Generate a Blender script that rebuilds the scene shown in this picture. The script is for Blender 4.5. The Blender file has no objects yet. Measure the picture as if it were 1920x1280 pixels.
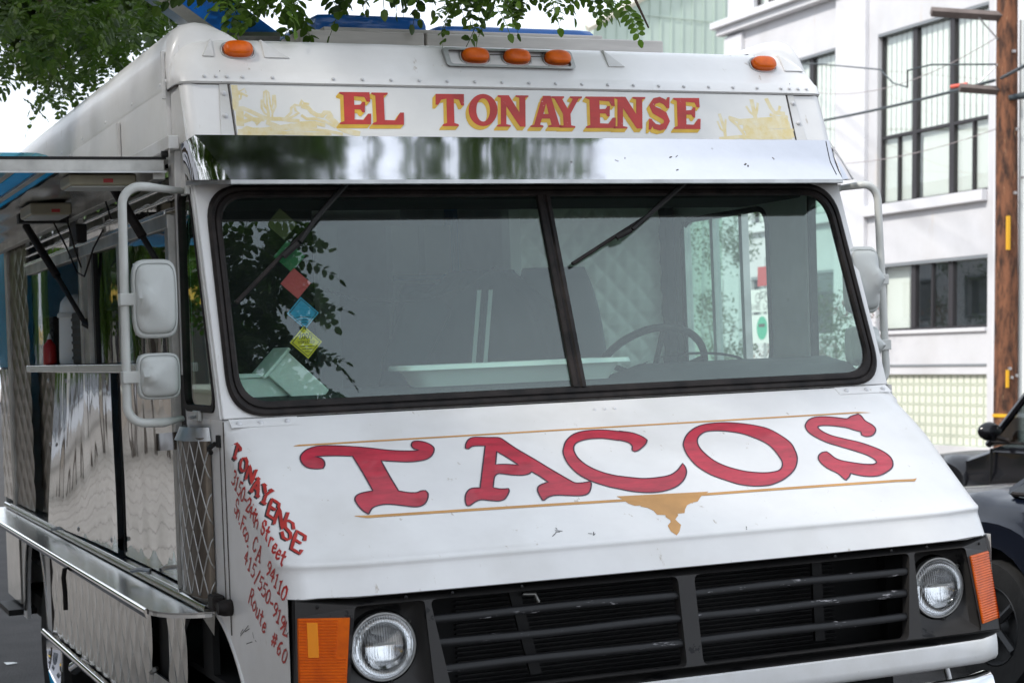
import bpy, bmesh, math, random
from math import sin, cos, pi, radians, sqrt, atan2
from mathutils import Vector, Matrix, Euler
from mathutils.geometry import tessellate_polygon
import numpy as np

random.seed(7)
R = random.Random(11)
sc = bpy.context.scene
COL = sc.collection

# ------------------------------------------------------------------ camera
cam_data = bpy.data.cameras.new('camera')
cam_data.sensor_width = 36.0
cam_data.lens = 63.74
cam_data.clip_start = 0.1
cam_data.clip_end = 600
cam = bpy.data.objects.new('camera', cam_data)
COL.objects.link(cam)
cam.matrix_world = Matrix(((0.92142563, -0.02156676, -0.38795578, -2.51390817),
                           (-0.38833739, -0.01772057, -0.92134687, -4.59600676),
                           (0.01299567, 0.99961035, -0.02470337, 1.6420759),
                           (0, 0, 0, 1)))
cam_data.dof.use_dof = True
cam_data.dof.focus_distance = 5.75
cam_data.dof.aperture_fstop = 7.1
sc.camera = cam

# ------------------------------------------------------------------ sky and sun
SUN_EL, SUN_AZ = 42.0, 252.0      # azimuth measured clockwise from +y
world = bpy.data.worlds.new('World')
sc.world = world
world.use_nodes = True
wn, wl = world.node_tree.nodes, world.node_tree.links
wn.clear()
wo = wn.new('ShaderNodeOutputWorld')
wb = wn.new('ShaderNodeBackground')
wb.inputs['Strength'].default_value = 0.108
sky = wn.new('ShaderNodeTexSky')
sky.sky_type = 'NISHITA'
sky.sun_disc = False
sky.sun_elevation = radians(SUN_EL)
sky.sun_rotation = radians(SUN_AZ)
sky.air_density = 1.0
sky.dust_density = 2.5
tc = wn.new('ShaderNodeTexCoord')
mp = wn.new('ShaderNodeMapping'); mp.inputs['Scale'].default_value = (1, 1, 2.2)
nz = wn.new('ShaderNodeTexNoise'); nz.inputs['Scale'].default_value = 1.7; nz.inputs['Detail'].default_value = 6; nz.inputs['Roughness'].default_value = 0.55
cr = wn.new('ShaderNodeValToRGB')
cr.color_ramp.elements[0].position = 0.30; cr.color_ramp.elements[0].color = (0.45, 0.45, 0.45, 1)
cr.color_ramp.elements[1].position = 0.62; cr.color_ramp.elements[1].color = (0.96, 0.96, 0.96, 1)
mx = wn.new('ShaderNodeMix'); mx.data_type = 'RGBA'
mx.inputs['B'].default_value = (8.8, 9.5, 10.5, 1)
wl.new(tc.outputs['Generated'], mp.inputs['Vector']); wl.new(mp.outputs[0], nz.inputs['Vector'])
wl.new(nz.outputs['Fac'], cr.inputs['Fac']); wl.new(cr.outputs['Color'], mx.inputs['Factor'])
wl.new(sky.outputs['Color'], mx.inputs['A']); wl.new(mx.outputs['Result'], wb.inputs['Color'])
wl.new(wb.outputs[0], wo.inputs['Surface'])

sun_data = bpy.data.lights.new('sun', 'SUN')
sun_data.energy = 2.3
sun_data.angle = radians(5)
sun_data.color = (1.0, 0.95, 0.88)
sun = bpy.data.objects.new('sun', sun_data)
COL.objects.link(sun)
_el, _az = radians(SUN_EL), radians(SUN_AZ)
_d = Vector((cos(_el) * sin(_az), cos(_el) * cos(_az), sin(_el)))
sun.rotation_euler = _d.to_track_quat('Z', 'Y').to_euler()
sun.location = _d * 60

sc.view_settings.view_transform = 'Standard'
sc.view_settings.look = 'None'
sc.view_settings.exposure = 0.60
sc.view_settings.gamma = 1.0
sc.view_settings.use_curve_mapping = False
sc.render.engine = 'CYCLES'
sc.cycles.max_bounces = 10
sc.cycles.transparent_max_bounces = 16
sc.cycles.caustics_reflective = False
sc.cycles.caustics_refractive = False
sc.cycles.sample_clamp_indirect = 6.0

# ------------------------------------------------------------------ mesh helpers
class MB:
    def __init__(s): s.v = []; s.f = []
    def add(s, vs, fs):
        o = len(s.v); s.v += [tuple(p) for p in vs]; s.f += [tuple(i + o for i in f) for f in fs]; return s
    def box(s, x0, x1, y0, y1, z0, z1, M=None):
        vs = [(x, y, z) for x in (x0, x1) for y in (y0, y1) for z in (z0, z1)]
        if M is not None: vs = [M @ Vector(p) for p in vs]
        return s.add(vs, [(0, 1, 3, 2), (4, 6, 7, 5), (0, 4, 5, 1), (2, 3, 7, 6), (0, 2, 6, 4), (1, 5, 7, 3)])
    def grid(s, fn, nu, nv, closed_u=False):
        vs = [fn(i / (nu if closed_u else nu - 1), j / (nv - 1)) for i in range(nu) for j in range(nv)]
        fs = []
        for i in range(nu if closed_u else nu - 1):
            for j in range(nv - 1):
                a = i * nv + j; b = ((i + 1) % nu) * nv + j
                fs.append((a, b, b + 1, a + 1))
        return s.add(vs, fs)
    def rows(s, rows, closed=False, cap=False):
        n = len(rows[0]); vs = [p for r in rows for p in r]; fs = []
        for i in range(len(rows) - 1):
            for j in range(n if closed else n - 1):
                a = i * n + j; b = i * n + (j + 1) % n
                fs.append((a, b, b + n, a + n))
        if cap:
            fs.append(tuple(range(n))[::-1]); fs.append(tuple((len(rows) - 1) * n + k for k in range(n)))
        return s.add(vs, fs)
    def tube(s, pts, r, n=10, flat=1.0, caps=True):
        pts = [Vector(p) for p in pts]; rows = []
        up = None
        for i, p in enumerate(pts):
            t = (pts[min(i + 1, len(pts) - 1)] - pts[max(i - 1, 0)]).normalized()
            if up is None:
                up = Vector((0, 0, 1)) if abs(t.z) < 0.9 else Vector((1, 0, 0))
            a = t.cross(up).normalized(); up = a.cross(t).normalized()
            rr = r[i] if isinstance(r, (list, tuple)) else r
            rows.append([p + (a * cos(2 * pi * k / n) + up * sin(2 * pi * k / n) * flat) * rr for k in range(n)])
        return s.rows(rows, closed=True, cap=caps)
    def lathe(s, prof, c, axis='y', n=32, M=None):
        rows = []
        for (r, h) in prof:
            row = []
            for k in range(n):
                a = 2 * pi * k / n
                if axis == 'y': p = Vector((r * cos(a), h, r * sin(a)))
                elif axis == 'x': p = Vector((h, r * cos(a), r * sin(a)))
                else: p = Vector((r * cos(a), r * sin(a), h))
                if M is not None: p = M @ p
                row.append(p + Vector(c))
            rows.append(row)
        return s.rows(rows, closed=True)
    def plate(s, outer, holes, fn, d0, d1):
        """polygon with holes in (u,v), lifted by fn(u,v,d) at depths d0 and d1, closed with walls"""
        loops = [list(outer)] + [list(h) for h in holes]
        tri = tessellate_polygon([[Vector((p[0], p[1], 0)) for p in l] for l in loops])
        flat = [p for l in loops for p in l]; n = len(flat)
        vs = [fn(p[0], p[1], d0) for p in flat] + [fn(p[0], p[1], d1) for p in flat]
        fs = [tuple(t) for t in tri] + [tuple(i + n for i in t)[::-1] for t in tri]
        o = 0
        for l in loops:
            m = len(l)
            for i in range(m):
                a, b = o + i, o + (i + 1) % m
                fs.append((a, b, b + n, a + n))
            o += m
        return s.add(vs, fs)
    def build(s, name, mat, parent=None, smooth=False, bevel=0, fix=True, seg=2, angle=None):
        me = bpy.data.meshes.new(name)
        me.from_pydata(s.v, [], s.f)
        if fix:
            bm = bmesh.new(); bm.from_mesh(me)
            bmesh.ops.remove_doubles(bm, verts=bm.verts, dist=1e-5)
            bmesh.ops.recalc_face_normals(bm, faces=bm.faces)
            bm.to_mesh(me); bm.free()
        if smooth:
            me.polygons.foreach_set('use_smooth', [True] * len(me.polygons))
            if angle:
                me.set_sharp_from_angle(angle=radians(angle))
        o = bpy.data.objects.new(name, me)
        if mat: me.materials.append(mat)
        COL.objects.link(o)
        if parent: o.parent = parent
        if bevel:
            b = o.modifiers.new('bevel', 'BEVEL'); b.width = bevel; b.segments = seg; b.limit_method = 'ANGLE'; b.angle_limit = radians(35)
            b.harden_normals = True
            me.polygons.foreach_set('use_smooth', [True] * len(me.polygons))
            me.set_sharp_from_angle(angle=radians(35))
        return o

def box(name, mat, parent, x0, x1, y0, y1, z0, z1, bevel=0.0):
    return MB().box(min(x0, x1), max(x0, x1), min(y0, y1), max(y0, y1), min(z0, z1), max(z0, z1)).build(name, mat, parent, bevel=bevel)
def tube(name, mat, parent, pts, r, n=10, flat=1.0):
    return MB().tube(pts, r, n, flat).build(name, mat, parent, smooth=True, angle=50)
def thing(name, label, cat, group=None, loc=(0, 0, 0), M=None):
    o = bpy.data.objects.new(name, None); COL.objects.link(o)
    o.empty_display_size = 0.2
    if M is not None: o.matrix_world = M
    else: o.location = loc
    o['label'] = label; o['category'] = cat
    if group: o['group'] = group
    return o
def tag(o, label=None, cat=None, group=None, kind=None):
    if label: o['label'] = label
    if cat: o['category'] = cat
    if group: o['group'] = group
    if kind: o['kind'] = kind
    return o
def rrect(x0, x1, z0, z1, r, n=6):
    pts = []
    rs = r if isinstance(r, (list, tuple)) else [r] * 4
    for (cx, cz, a0, rr) in ((x1, z1, 0, rs[0]), (x0, z1, 90, rs[1]), (x0, z0, 180, rs[2]), (x1, z0, 270, rs[3])):
        sx = -1 if cx == x1 else 1; sz = -1 if cz == z1 else 1
        for k in range(n + 1):
            a = radians(a0 + 90 * k / n)
            pts.append((cx + sx * rr + rr * cos(a), cz + sz * rr + rr * sin(a)))
    return pts
def round_poly(pts, r, n=5):
    """round the corners of a polygon"""
    out = []; m = len(pts)
    for i in range(m):
        p0, p, p1 = Vector(pts[i - 1]), Vector(pts[i]), Vector(pts[(i + 1) % m])
        rr = r[i] if isinstance(r, (list, tuple)) else r
        if rr <= 0: out.append(tuple(p)); continue
        a = (p0 - p); b = (p1 - p)
        la = min(rr, a.length * 0.49); lb = min(rr, b.length * 0.49)
        A = p + a.normalized() * la; B = p + b.normalized() * lb
        for k in range(n + 1):
            t = k / n; out.append(tuple(A * (1 - t) ** 2 + p * 2 * t * (1 - t) + B * t * t))
    return out
def arc_pts(c, r, a0, a1, n):
    return [(c[0] + r * cos(radians(a0 + (a1 - a0) * k / n)), c[1] + r * sin(radians(a0 + (a1 - a0) * k / n))) for k in range(n + 1)]

# ------------------------------------------------------------------ materials
def mat(name, col, rough=0.5, metal=0.0, **k):
    """principled material with grain: noise in colour and roughness, bump, optional grime"""
    m = bpy.data.materials.new(name); m.use_nodes = True
    n, l = m.node_tree.nodes, m.node_tree.links
    b = n['Principled BSDF']
    b.inputs['Base Color'].default_value = (*col, 1)
    b.inputs['Roughness'].default_value = rough
    b.inputs['Metallic'].default_value = metal
    for key, inp in (('coat', 'Coat Weight'), ('ior', 'IOR'), ('trans', 'Transmission Weight'), ('spec', 'Specular IOR Level'), ('sub', 'Subsurface Weight'), ('aniso', 'Anisotropic'), ('sheen', 'Sheen Weight')):
        if key in k: b.inputs[inp].default_value = k[key]
    if 'coatr' in k: b.inputs['Coat Roughness'].default_value = k['coatr']
    if 'emit' in k:
        b.inputs['Emission Color'].default_value = (*col, 1); b.inputs['Emission Strength'].default_value = k['emit']
    t = n.new('ShaderNodeTexCoord')
    vec = t.outputs['Object']
    if 'stretch' in k:
        mpn = n.new('ShaderNodeMapping'); mpn.inputs['Scale'].default_value = k['stretch']; l.new(vec, mpn.inputs['Vector']); vec = mpn.outputs[0]
    col_out = None
    if k.get('var', 0) > 0:
        ns = n.new('ShaderNodeTexNoise'); ns.inputs['Scale'].default_value = k.get('vscale', 6); ns.inputs['Detail'].default_value = 8; ns.inputs['Roughness'].default_value = 0.65
        l.new(vec, ns.inputs['Vector'])
        rp = n.new('ShaderNodeValToRGB')
        v = k['var']; c2 = k.get('col2', tuple(c * (1 - v) for c in col))
        rp.color_ramp.elements[0].position = k.get('p0', 0.35); rp.color_ramp.elements[0].color = (*c2, 1)
        rp.color_ramp.elements[1].position = k.get('p1', 0.62); rp.color_ramp.elements[1].color = (*col, 1)
        l.new(ns.outputs['Fac'], rp.inputs['Fac']); col_out = rp.outputs['Color']
        if k.get('rvar', 0) > 0:
            mr = n.new('ShaderNodeMapRange'); mr.inputs['To Min'].default_value = min(1, rough + k['rvar']); mr.inputs['To Max'].default_value = max(0.02, rough - k['rvar'] * 0.4)
            l.new(ns.outputs['Fac'], mr.inputs['Value']); l.new(mr.outputs[0], b.inputs['Roughness'])
    if 'spots' in k:     # (colour, scale, threshold, [stretch])
        sp = k['spots']
        vv = vec
        if len(sp) > 3:
            m2 = n.new('ShaderNodeMapping'); m2.inputs['Scale'].default_value = sp[3]; l.new(vec, m2.inputs['Vector']); vv = m2.outputs[0]
        s2 = n.new('ShaderNodeTexNoise'); s2.inputs['Scale'].default_value = sp[1]; s2.inputs['Detail'].default_value = 7; s2.inputs['Roughness'].default_value = 0.7
        l.new(vv, s2.inputs['Vector'])
        r2 = n.new('ShaderNodeValToRGB'); r2.color_ramp.elements[0].position = sp[2]; r2.color_ramp.elements[1].position = sp[2] + 0.05
        r2.color_ramp.elements[0].color = (0, 0, 0, 1); r2.color_ramp.elements[1].color = (1, 1, 1, 1)
        l.new(s2.outputs['Fac'], r2.inputs['Fac'])
        mm = n.new('ShaderNodeMix'); mm.data_type = 'RGBA'
        mm.inputs['B'].default_value = (*sp[0], 1)
        if col_out: l.new(col_out, mm.inputs['A'])
        else: mm.inputs['A'].default_value = (*col, 1)
        l.new(r2.outputs['Color'], mm.inputs['Factor']); col_out = mm.outputs['Result']
    if 'fade' in k:    # a second spots layer
        sp = k['fade']
        s2 = n.new('ShaderNodeTexNoise'); s2.inputs['Scale'].default_value = sp[1]; s2.inputs['Detail'].default_value = 5
        l.new(t.outputs['Object'], s2.inputs['Vector'])
        r2 = n.new('ShaderNodeMapRange'); r2.inputs['From Min'].default_value = sp[2]; r2.inputs['From Max'].default_value = sp[2] + 0.2; r2.inputs['To Max'].default_value = sp[3]
        l.new(s2.outputs['Fac'], r2.inputs['Value'])
        mm = n.new('ShaderNodeMix'); mm.data_type = 'RGBA'; mm.inputs['B'].default_value = (*sp[0], 1)
        if col_out: l.new(col_out, mm.inputs['A'])
        else: mm.inputs['A'].default_value = (*col, 1)
        l.new(r2.outputs[0], mm.inputs['Factor']); col_out = mm.outputs['Result']
    if col_out: l.new(col_out, b.inputs['Base Color'])
    if 'bump' in k:      # (strength, scale, distance)
        bs = k['bump']
        nb = n.new('ShaderNodeTexNoise'); nb.inputs['Scale'].default_value = bs[1]; nb.inputs['Detail'].default_value = bs[3] if len(bs) > 3 else 3
        bv = vec
        if 'bstretch' in k:
            m3 = n.new('ShaderNodeMapping'); m3.inputs['Scale'].default_value = k['bstretch']; l.new(t.outputs['Object'], m3.inputs['Vector']); bv = m3.outputs[0]
        l.new(bv, nb.inputs['Vector'])
        bp = n.new('ShaderNodeBump'); bp.inputs['Strength'].default_value = bs[0]; bp.inputs['Distance'].default_value = bs[2]
        l.new(nb.outputs['Fac'], bp.inputs['Height']); l.new(bp.outputs[0], b.inputs['Normal'])
        if k.get('coat'): l.new(bp.outputs[0], b.inputs['Coat Normal'])
    return m

def glass_mat(name, tint, refl=1.9, rough=0.0, bump=None, haze=None):
    """thin pane: tinted see-through with a Fresnel mirror on top"""
    m = bpy.data.materials.new(name); m.use_nodes = True
    n, l = m.node_tree.nodes, m.node_tree.links
    n.remove(n['Principled BSDF']); out = n['Material Output']
    tr = n.new('ShaderNodeBsdfTransparent'); tr.inputs['Color'].default_value = (*tint, 1)
    gl = n.new('ShaderNodeBsdfGlossy'); gl.inputs['Roughness'].default_value = rough; gl.inputs['Color'].default_value = (0.96, 0.98, 0.98, 1)
    fr = n.new('ShaderNodeFresnel'); fr.inputs['IOR'].default_value = 1.52
    geo = n.new('ShaderNodeNewGeometry')
    # use the same curve for both sides of the pane
    ml = n.new('ShaderNodeMath'); ml.operation = 'MULTIPLY'; ml.use_clamp = True; ml.inputs[1].default_value = refl
    lw = n.new('ShaderNodeLayerWeight'); lw.inputs['Blend'].default_value = 0.5
    po = n.new('ShaderNodeMath'); po.operation = 'POWER'; po.inputs[1].default_value = 5.0
    ma = n.new('ShaderNodeMath'); ma.operation = 'MULTIPLY_ADD'; ma.inputs[1].default_value = 0.957; ma.inputs[2].default_value = 0.043
    l.new(lw.outputs['Facing'], po.inputs[0]); l.new(po.outputs[0], ma.inputs[0]); l.new(ma.outputs[0], ml.inputs[0])
    mxs = n.new('ShaderNodeMixShader')
    l.new(ml.outputs[0], mxs.inputs['Fac']); l.new(tr.outputs[0], mxs.inputs[1]); l.new(gl.outputs[0], mxs.inputs[2])
    last = mxs.outputs[0]
    if haze:            # thin film of dust that scatters light
        df = n.new('ShaderNodeBsdfDiffuse'); df.inputs['Color'].default_value = (*haze[0], 1)
        m2 = n.new('ShaderNodeMixShader')
        t = n.new('ShaderNodeTexCoord'); mpn = n.new('ShaderNodeMapping'); mpn.inputs['Scale'].default_value = (14, 14, 2.2)
        ns = n.new('ShaderNodeTexNoise'); ns.inputs['Scale'].default_value = 2.0; ns.inputs['Detail'].default_value = 6
        mr = n.new('ShaderNodeMapRange'); mr.inputs['From Min'].default_value = 0.3; mr.inputs['From Max'].default_value = 0.75; mr.inputs['To Min'].default_value = haze[1] * 0.5; mr.inputs['To Max'].default_value = haze[1] * 1.5
        l.new(t.outputs['Object'], mpn.inputs['Vector']); l.new(mpn.outputs[0], ns.inputs['Vector']); l.new(ns.outputs['Fac'], mr.inputs['Value'])
        l.new(mr.outputs[0], m2.inputs['Fac']); l.new(last, m2.inputs[1]); l.new(df.outputs[0], m2.inputs[2]); last = m2.outputs[0]
    if bump:
        t = n.new('ShaderNodeTexCoord'); nb = n.new('ShaderNodeTexNoise'); nb.inputs['Scale'].default_value = bump[1]
        bp = n.new('ShaderNodeBump'); bp.inputs['Strength'].default_value = bump[0]; bp.inputs['Distance'].default_value = bump[2]
        l.new(t.outputs['Object'], nb.inputs['Vector']); l.new(nb.outputs['Fac'], bp.inputs['Height']); l.new(bp.outputs[0], gl.inputs['Normal'])
    l.new(last, out.inputs['Surface'])
    return m

M = {}
M['white'] = mat('white_paint', (0.84, 0.835, 0.82), 0.30, coat=0.3, coatr=0.15, var=0.09, vscale=2.6, col2=(0.74, 0.73, 0.72), rvar=0.18, p0=0.3, p1=0.7,
                 spots=((0.50, 0.45, 0.39), 6.0, 0.645, (4, 3, 0.45)), fade=((0.60, 0.58, 0.54), 3.1, 0.52, 0.40), bump=(0.35, 2.4, 0.014, 4))
M['white_old'] = mat('weathered_white', (0.74, 0.74, 0.74), 0.42, var=0.16, vscale=3.0, rvar=0.2, col2=(0.60, 0.59, 0.56),
                     spots=((0.28, 0.25, 0.21), 14.0, 0.67), fade=((0.45, 0.43, 0.39), 2.1, 0.5, 0.5), bump=(0.2, 3.0, 0.012, 3))
M['panel_white'] = mat('sign_white', (0.78, 0.775, 0.75), 0.45, var=0.08, vscale=4, spots=((0.45, 0.36, 0.30), 22.0, 0.73, (0.3, 1, 2)))
M['seam'] = mat('seam_dirt', (0.10, 0.085, 0.075), 0.85, var=0.5, vscale=20)
M['rivet'] = mat('painted_rivet', (0.66, 0.66, 0.67), 0.4)
M['steel'] = mat('stainless_steel', (0.66, 0.66, 0.65), 0.20, 1.0, var=0.12, vscale=5, rvar=0.10, bump=(0.25, 3.0, 0.01, 2))
M['steel_dull'] = mat('dull_steel', (0.52, 0.52, 0.51), 0.36, 1.0, var=0.25, vscale=7, rvar=0.15, bump=(0.4, 8.0, 0.004, 3))
M['steel_mirror'] = mat('polished_steel', (0.74, 0.73, 0.71), 0.045, 1.0, bump=(0.32, 2.2, 0.03, 1.5), bstretch=(1, 1.6, 0.8))
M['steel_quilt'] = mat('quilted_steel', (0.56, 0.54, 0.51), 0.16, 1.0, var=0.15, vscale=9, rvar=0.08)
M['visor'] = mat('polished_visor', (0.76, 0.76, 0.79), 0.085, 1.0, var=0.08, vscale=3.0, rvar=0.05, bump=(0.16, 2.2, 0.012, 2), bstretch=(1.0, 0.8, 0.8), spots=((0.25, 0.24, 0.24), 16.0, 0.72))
M['steel_dark'] = mat('shade_and_scuff_steel', (0.17, 0.145, 0.12), 0.30, 1.0, var=0.35, vscale=9, rvar=0.1)  # awning shade and dark reflections put into the steel colour; also scuffs
M['chrome'] = mat('chrome', (0.86, 0.86, 0.87), 0.05, 1.0, bump=(0.1, 6, 0.004, 2))
M['black'] = mat('weathered_black_plastic', (0.012, 0.012, 0.013), 0.5, spec=0.28, var=0.5, vscale=7, col2=(0.040, 0.038, 0.037), p0=0.62, p1=0.42, rvar=0.1, spots=((0.13, 0.12, 0.115), 11, 0.68), bump=(0.25, 30, 0.002, 4))
M['black_bar'] = mat('chipped_black_bar', (0.010, 0.010, 0.011), 0.42, spec=0.35, var=0.4, vscale=6, spots=((0.30, 0.29, 0.30), 8.0, 0.605, (1.2, 4, 7)), bump=(0.2, 20, 0.002, 3))
M['rubber'] = mat('rubber', (0.007, 0.006, 0.006), 0.55, spec=0.22, var=0.4, vscale=12, col2=(0.028, 0.022, 0.020))
M['void'] = mat('engine_bay_black', (0.006, 0.006, 0.006), 0.8)
M['iron'] = mat('dark_painted_iron', (0.018, 0.017, 0.017), 0.6, spec=0.3, var=0.3, vscale=10)
M['amber'] = mat('amber_lens', (0.80, 0.145, 0.003), 0.32, spec=0.3, coat=0.12, var=0.35, vscale=14, col2=(0.60, 0.09, 0.003), bump=(0.2, 40, 0.002))
M['amber_bright'] = mat('amber_reflector', (0.95, 0.30, 0.012), 0.18, coat=0.6)
M['mirror_shell'] = mat('grey_white_shell', (0.56, 0.58, 0.56), 0.42, var=0.10, vscale=5, spots=((0.4, 0.39, 0.36), 18, 0.7))
M['arm'] = mat('painted_tube', (0.60, 0.61, 0.58), 0.38, var=0.12, vscale=9, spots=((0.20, 0.12, 0.08), 26, 0.70))
M['red_letter'] = mat('red_letter_paint', (0.52, 0.028, 0.020), 0.42, var=0.28, vscale=12, spots=((0.68, 0.50, 0.44), 55.0, 0.66))
M['crimson'] = mat('crimson_sign_paint', (0.54, 0.020, 0.050), 0.38, var=0.34, vscale=7, stretch=(1.5, 5, 5), coat=0.2, spots=((0.30, 0.01, 0.03), 9, 0.64, (0.6, 6, 6)))
M['yellow_letter'] = mat('yellow_letter_paint', (0.80, 0.50, 0.05), 0.42, var=0.2, vscale=10)
M['pale_yellow'] = mat('pale_yellow_drawing', (0.72, 0.60, 0.30), 0.55, var=0.25, vscale=30, col2=(0.76, 0.70, 0.52))
M['gold'] = mat('gold_stripe_paint', (0.62, 0.32, 0.10), 0.42, var=0.18, vscale=8)
M['outline'] = mat('dark_outline_paint', (0.055, 0.018, 0.035), 0.5)
M['shadow_paint'] = mat('black_letter_paint', (0.03, 0.028, 0.03), 0.5)
M['interior'] = mat('dark_cab_lining', (0.014, 0.015, 0.016), 0.85, var=0.3, vscale=5)
M['dash'] = mat('dashboard_vinyl', (0.022, 0.026, 0.030), 0.65, var=0.3, vscale=8)
M['seat'] = mat('seat_vinyl', (0.018, 0.020, 0.026), 0.6, bump=(0.3, 18, 0.004))
M['jacket'] = mat('jacket_cloth', (0.018, 0.020, 0.026), 0.95, spec=0.1, var=0.3, vscale=6)
M['stripe_cloth'] = mat('white_cloth', (0.62, 0.66, 0.64), 0.8)
M['padding'] = mat('quilted_vinyl', (0.85, 0.87, 0.80), 0.45, var=0.1, vscale=6)
M['tub'] = mat('white_tub_plastic', (0.90, 0.92, 0.90), 0.4, sub=0.1)
M['wall_in'] = mat('kitchen_panel', (0.74, 0.76, 0.72), 0.5, var=0.15, vscale=3)
M['blue_trim'] = mat('blue_trim', (0.05, 0.18, 0.42), 0.4)
M['blue_lid'] = mat('blue_acrylic', (0.012, 0.13, 0.46), 0.14, coat=0.5, var=0.3, vscale=4)
def _tl(m, c, f):
    n, l = m.node_tree.nodes, m.node_tree.links
    tl = n.new('ShaderNodeBsdfTranslucent'); tl.inputs['Color'].default_value = (*c, 1)
    ms = n.new('ShaderNodeMixShader'); ms.inputs['Fac'].default_value = f
    l.new(n['Principled BSDF'].outputs[0], ms.inputs[1]); l.new(tl.outputs[0], ms.inputs[2]); l.new(ms.outputs[0], n['Material Output'].inputs['Surface'])
_tl(M['blue_lid'], (0.25, 0.55, 0.95), 0.45)
M['beige'] = mat('lamp_housing', (0.40, 0.37, 0.27), 0.5, var=0.2, vscale=8)
M['tyre'] = mat('tyre_rubber', (0.016, 0.016, 0.016), 0.8, var=0.4, vscale=14, bump=(0.5, 30, 0.004))
M['red_plastic'] = mat('red_plastic', (0.42, 0.02, 0.02), 0.4)
M['alu_frame'] = mat('aluminium_frame', (0.50, 0.49, 0.46), 0.42, 1.0, var=0.3, vscale=7, rvar=0.15)
M['wood_white'] = mat('weathered_board', (0.62, 0.585, 0.55), 0.7, var=0.2, vscale=4, stretch=(0.6, 6, 6), spots=((0.25, 0.16, 0.11), 12, 0.7))
# glass
M['far_glass'] = glass_mat('pale_side_glass', (0.84, 0.94, 0.91), 1.5)
M['windshield'] = glass_mat('windshield_glass', (0.84, 0.93, 0.89), 1.65, haze=((0.55, 0.6, 0.6), 0.007))
M['side_glass'] = glass_mat('green_side_glass', (0.46, 0.74, 0.58), 1.3)
M['kitchen_glass'] = glass_mat('serving_glass', (0.55, 0.60, 0.66), 1.0, bump=(0.15, 2.0, 0.03))
M['bldg_glass'] = glass_mat('building_glass', (0.97, 0.99, 0.98), 1.5)
M['car_glass'] = glass_mat('car_glass', (0.30, 0.34, 0.34), 1.9)
def cyan_mat():
    m = mat('cyan_acrylic', (0.06, 0.55, 0.75), 0.15, var=0.25, vscale=9, col2=(0.03, 0.28, 0.48), trans=0.0)
    n, l = m.node_tree.nodes, m.node_tree.links
    tl = n.new('ShaderNodeBsdfTranslucent'); tl.inputs['Color'].default_value = (0.10, 0.62, 0.85, 1)
    ms = n.new('ShaderNodeMixShader'); ms.inputs['Fac'].default_value = 0.65
    l.new(n['Principled BSDF'].outputs[0], ms.inputs[1]); l.new(tl.outputs[0], ms.inputs[2]); l.new(ms.outputs[0], n['Material Output'].inputs['Surface'])
    return m
M['cyan'] = cyan_mat()
M['cyan_clear'] = glass_mat('clear_cyan_acrylic', (0.30, 0.80, 0.92), 1.5)
def lens_mat():
    m = bpy.data.materials.new('headlight_lens'); m.use_nodes = True
    n, l = m.node_tree.nodes, m.node_tree.links
    b = n['Principled BSDF']; b.inputs['Base Color'].default_value = (0.97, 0.98, 0.98, 1); b.inputs['Transmission Weight'].default_value = 1; b.inputs['Roughness'].default_value = 0.03; b.inputs['IOR'].default_value = 1.5
    t = n.new('ShaderNodeTexCoord'); sp = n.new('ShaderNodeSeparateXYZ'); l.new(t.outputs['Object'], sp.inputs[0])
    def wave(sock, f):
        a = n.new('ShaderNodeMath'); a.operation = 'MULTIPLY'; a.inputs[1].default_value = f; l.new(sock, a.inputs[0])
        s = n.new('ShaderNodeMath'); s.operation = 'SINE'; l.new(a.outputs[0], s.inputs[0]); return s.outputs[0]
    wx = wave(sp.outputs['X'], 900); wz = wave(sp.outputs['Z'], 210)
    ns = n.new('ShaderNodeTexNoise'); ns.inputs['Scale'].default_value = 26; l.new(t.outputs['Object'], ns.inputs['Vector'])
    a1 = n.new('ShaderNodeMath'); a1.operation = 'MULTIPLY_ADD'; a1.inputs[1].default_value = 0.5; l.new(wz, a1.inputs[0]); l.new(wx, a1.inputs[2])
    a2 = n.new('ShaderNodeMath'); a2.operation = 'MULTIPLY_ADD'; a2.inputs[1].default_value = 2.5; l.new(ns.outputs['Fac'], a2.inputs[0]); l.new(a1.outputs[0], a2.inputs[2])
    bp = n.new('ShaderNodeBump'); bp.inputs['Strength'].default_value = 0.6; bp.inputs['Distance'].default_value = 0.0012
    l.new(a2.outputs[0], bp.inputs['Height']); l.new(bp.outputs[0], b.inputs['Normal'])
    tr = n.new('ShaderNodeBsdfTransparent'); tr.inputs['Color'].default_value = (0.85, 0.87, 0.87, 1)
    ms = n.new('ShaderNodeMixShader'); ms.inputs['Fac'].default_value = 0.35
    l.new(b.outputs[0], ms.inputs[1]); l.new(tr.outputs[0], ms.inputs[2]); l.new(ms.outputs[0], n['Material Output'].inputs['Surface'])
    return m
M['lens'] = lens_mat()
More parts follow.
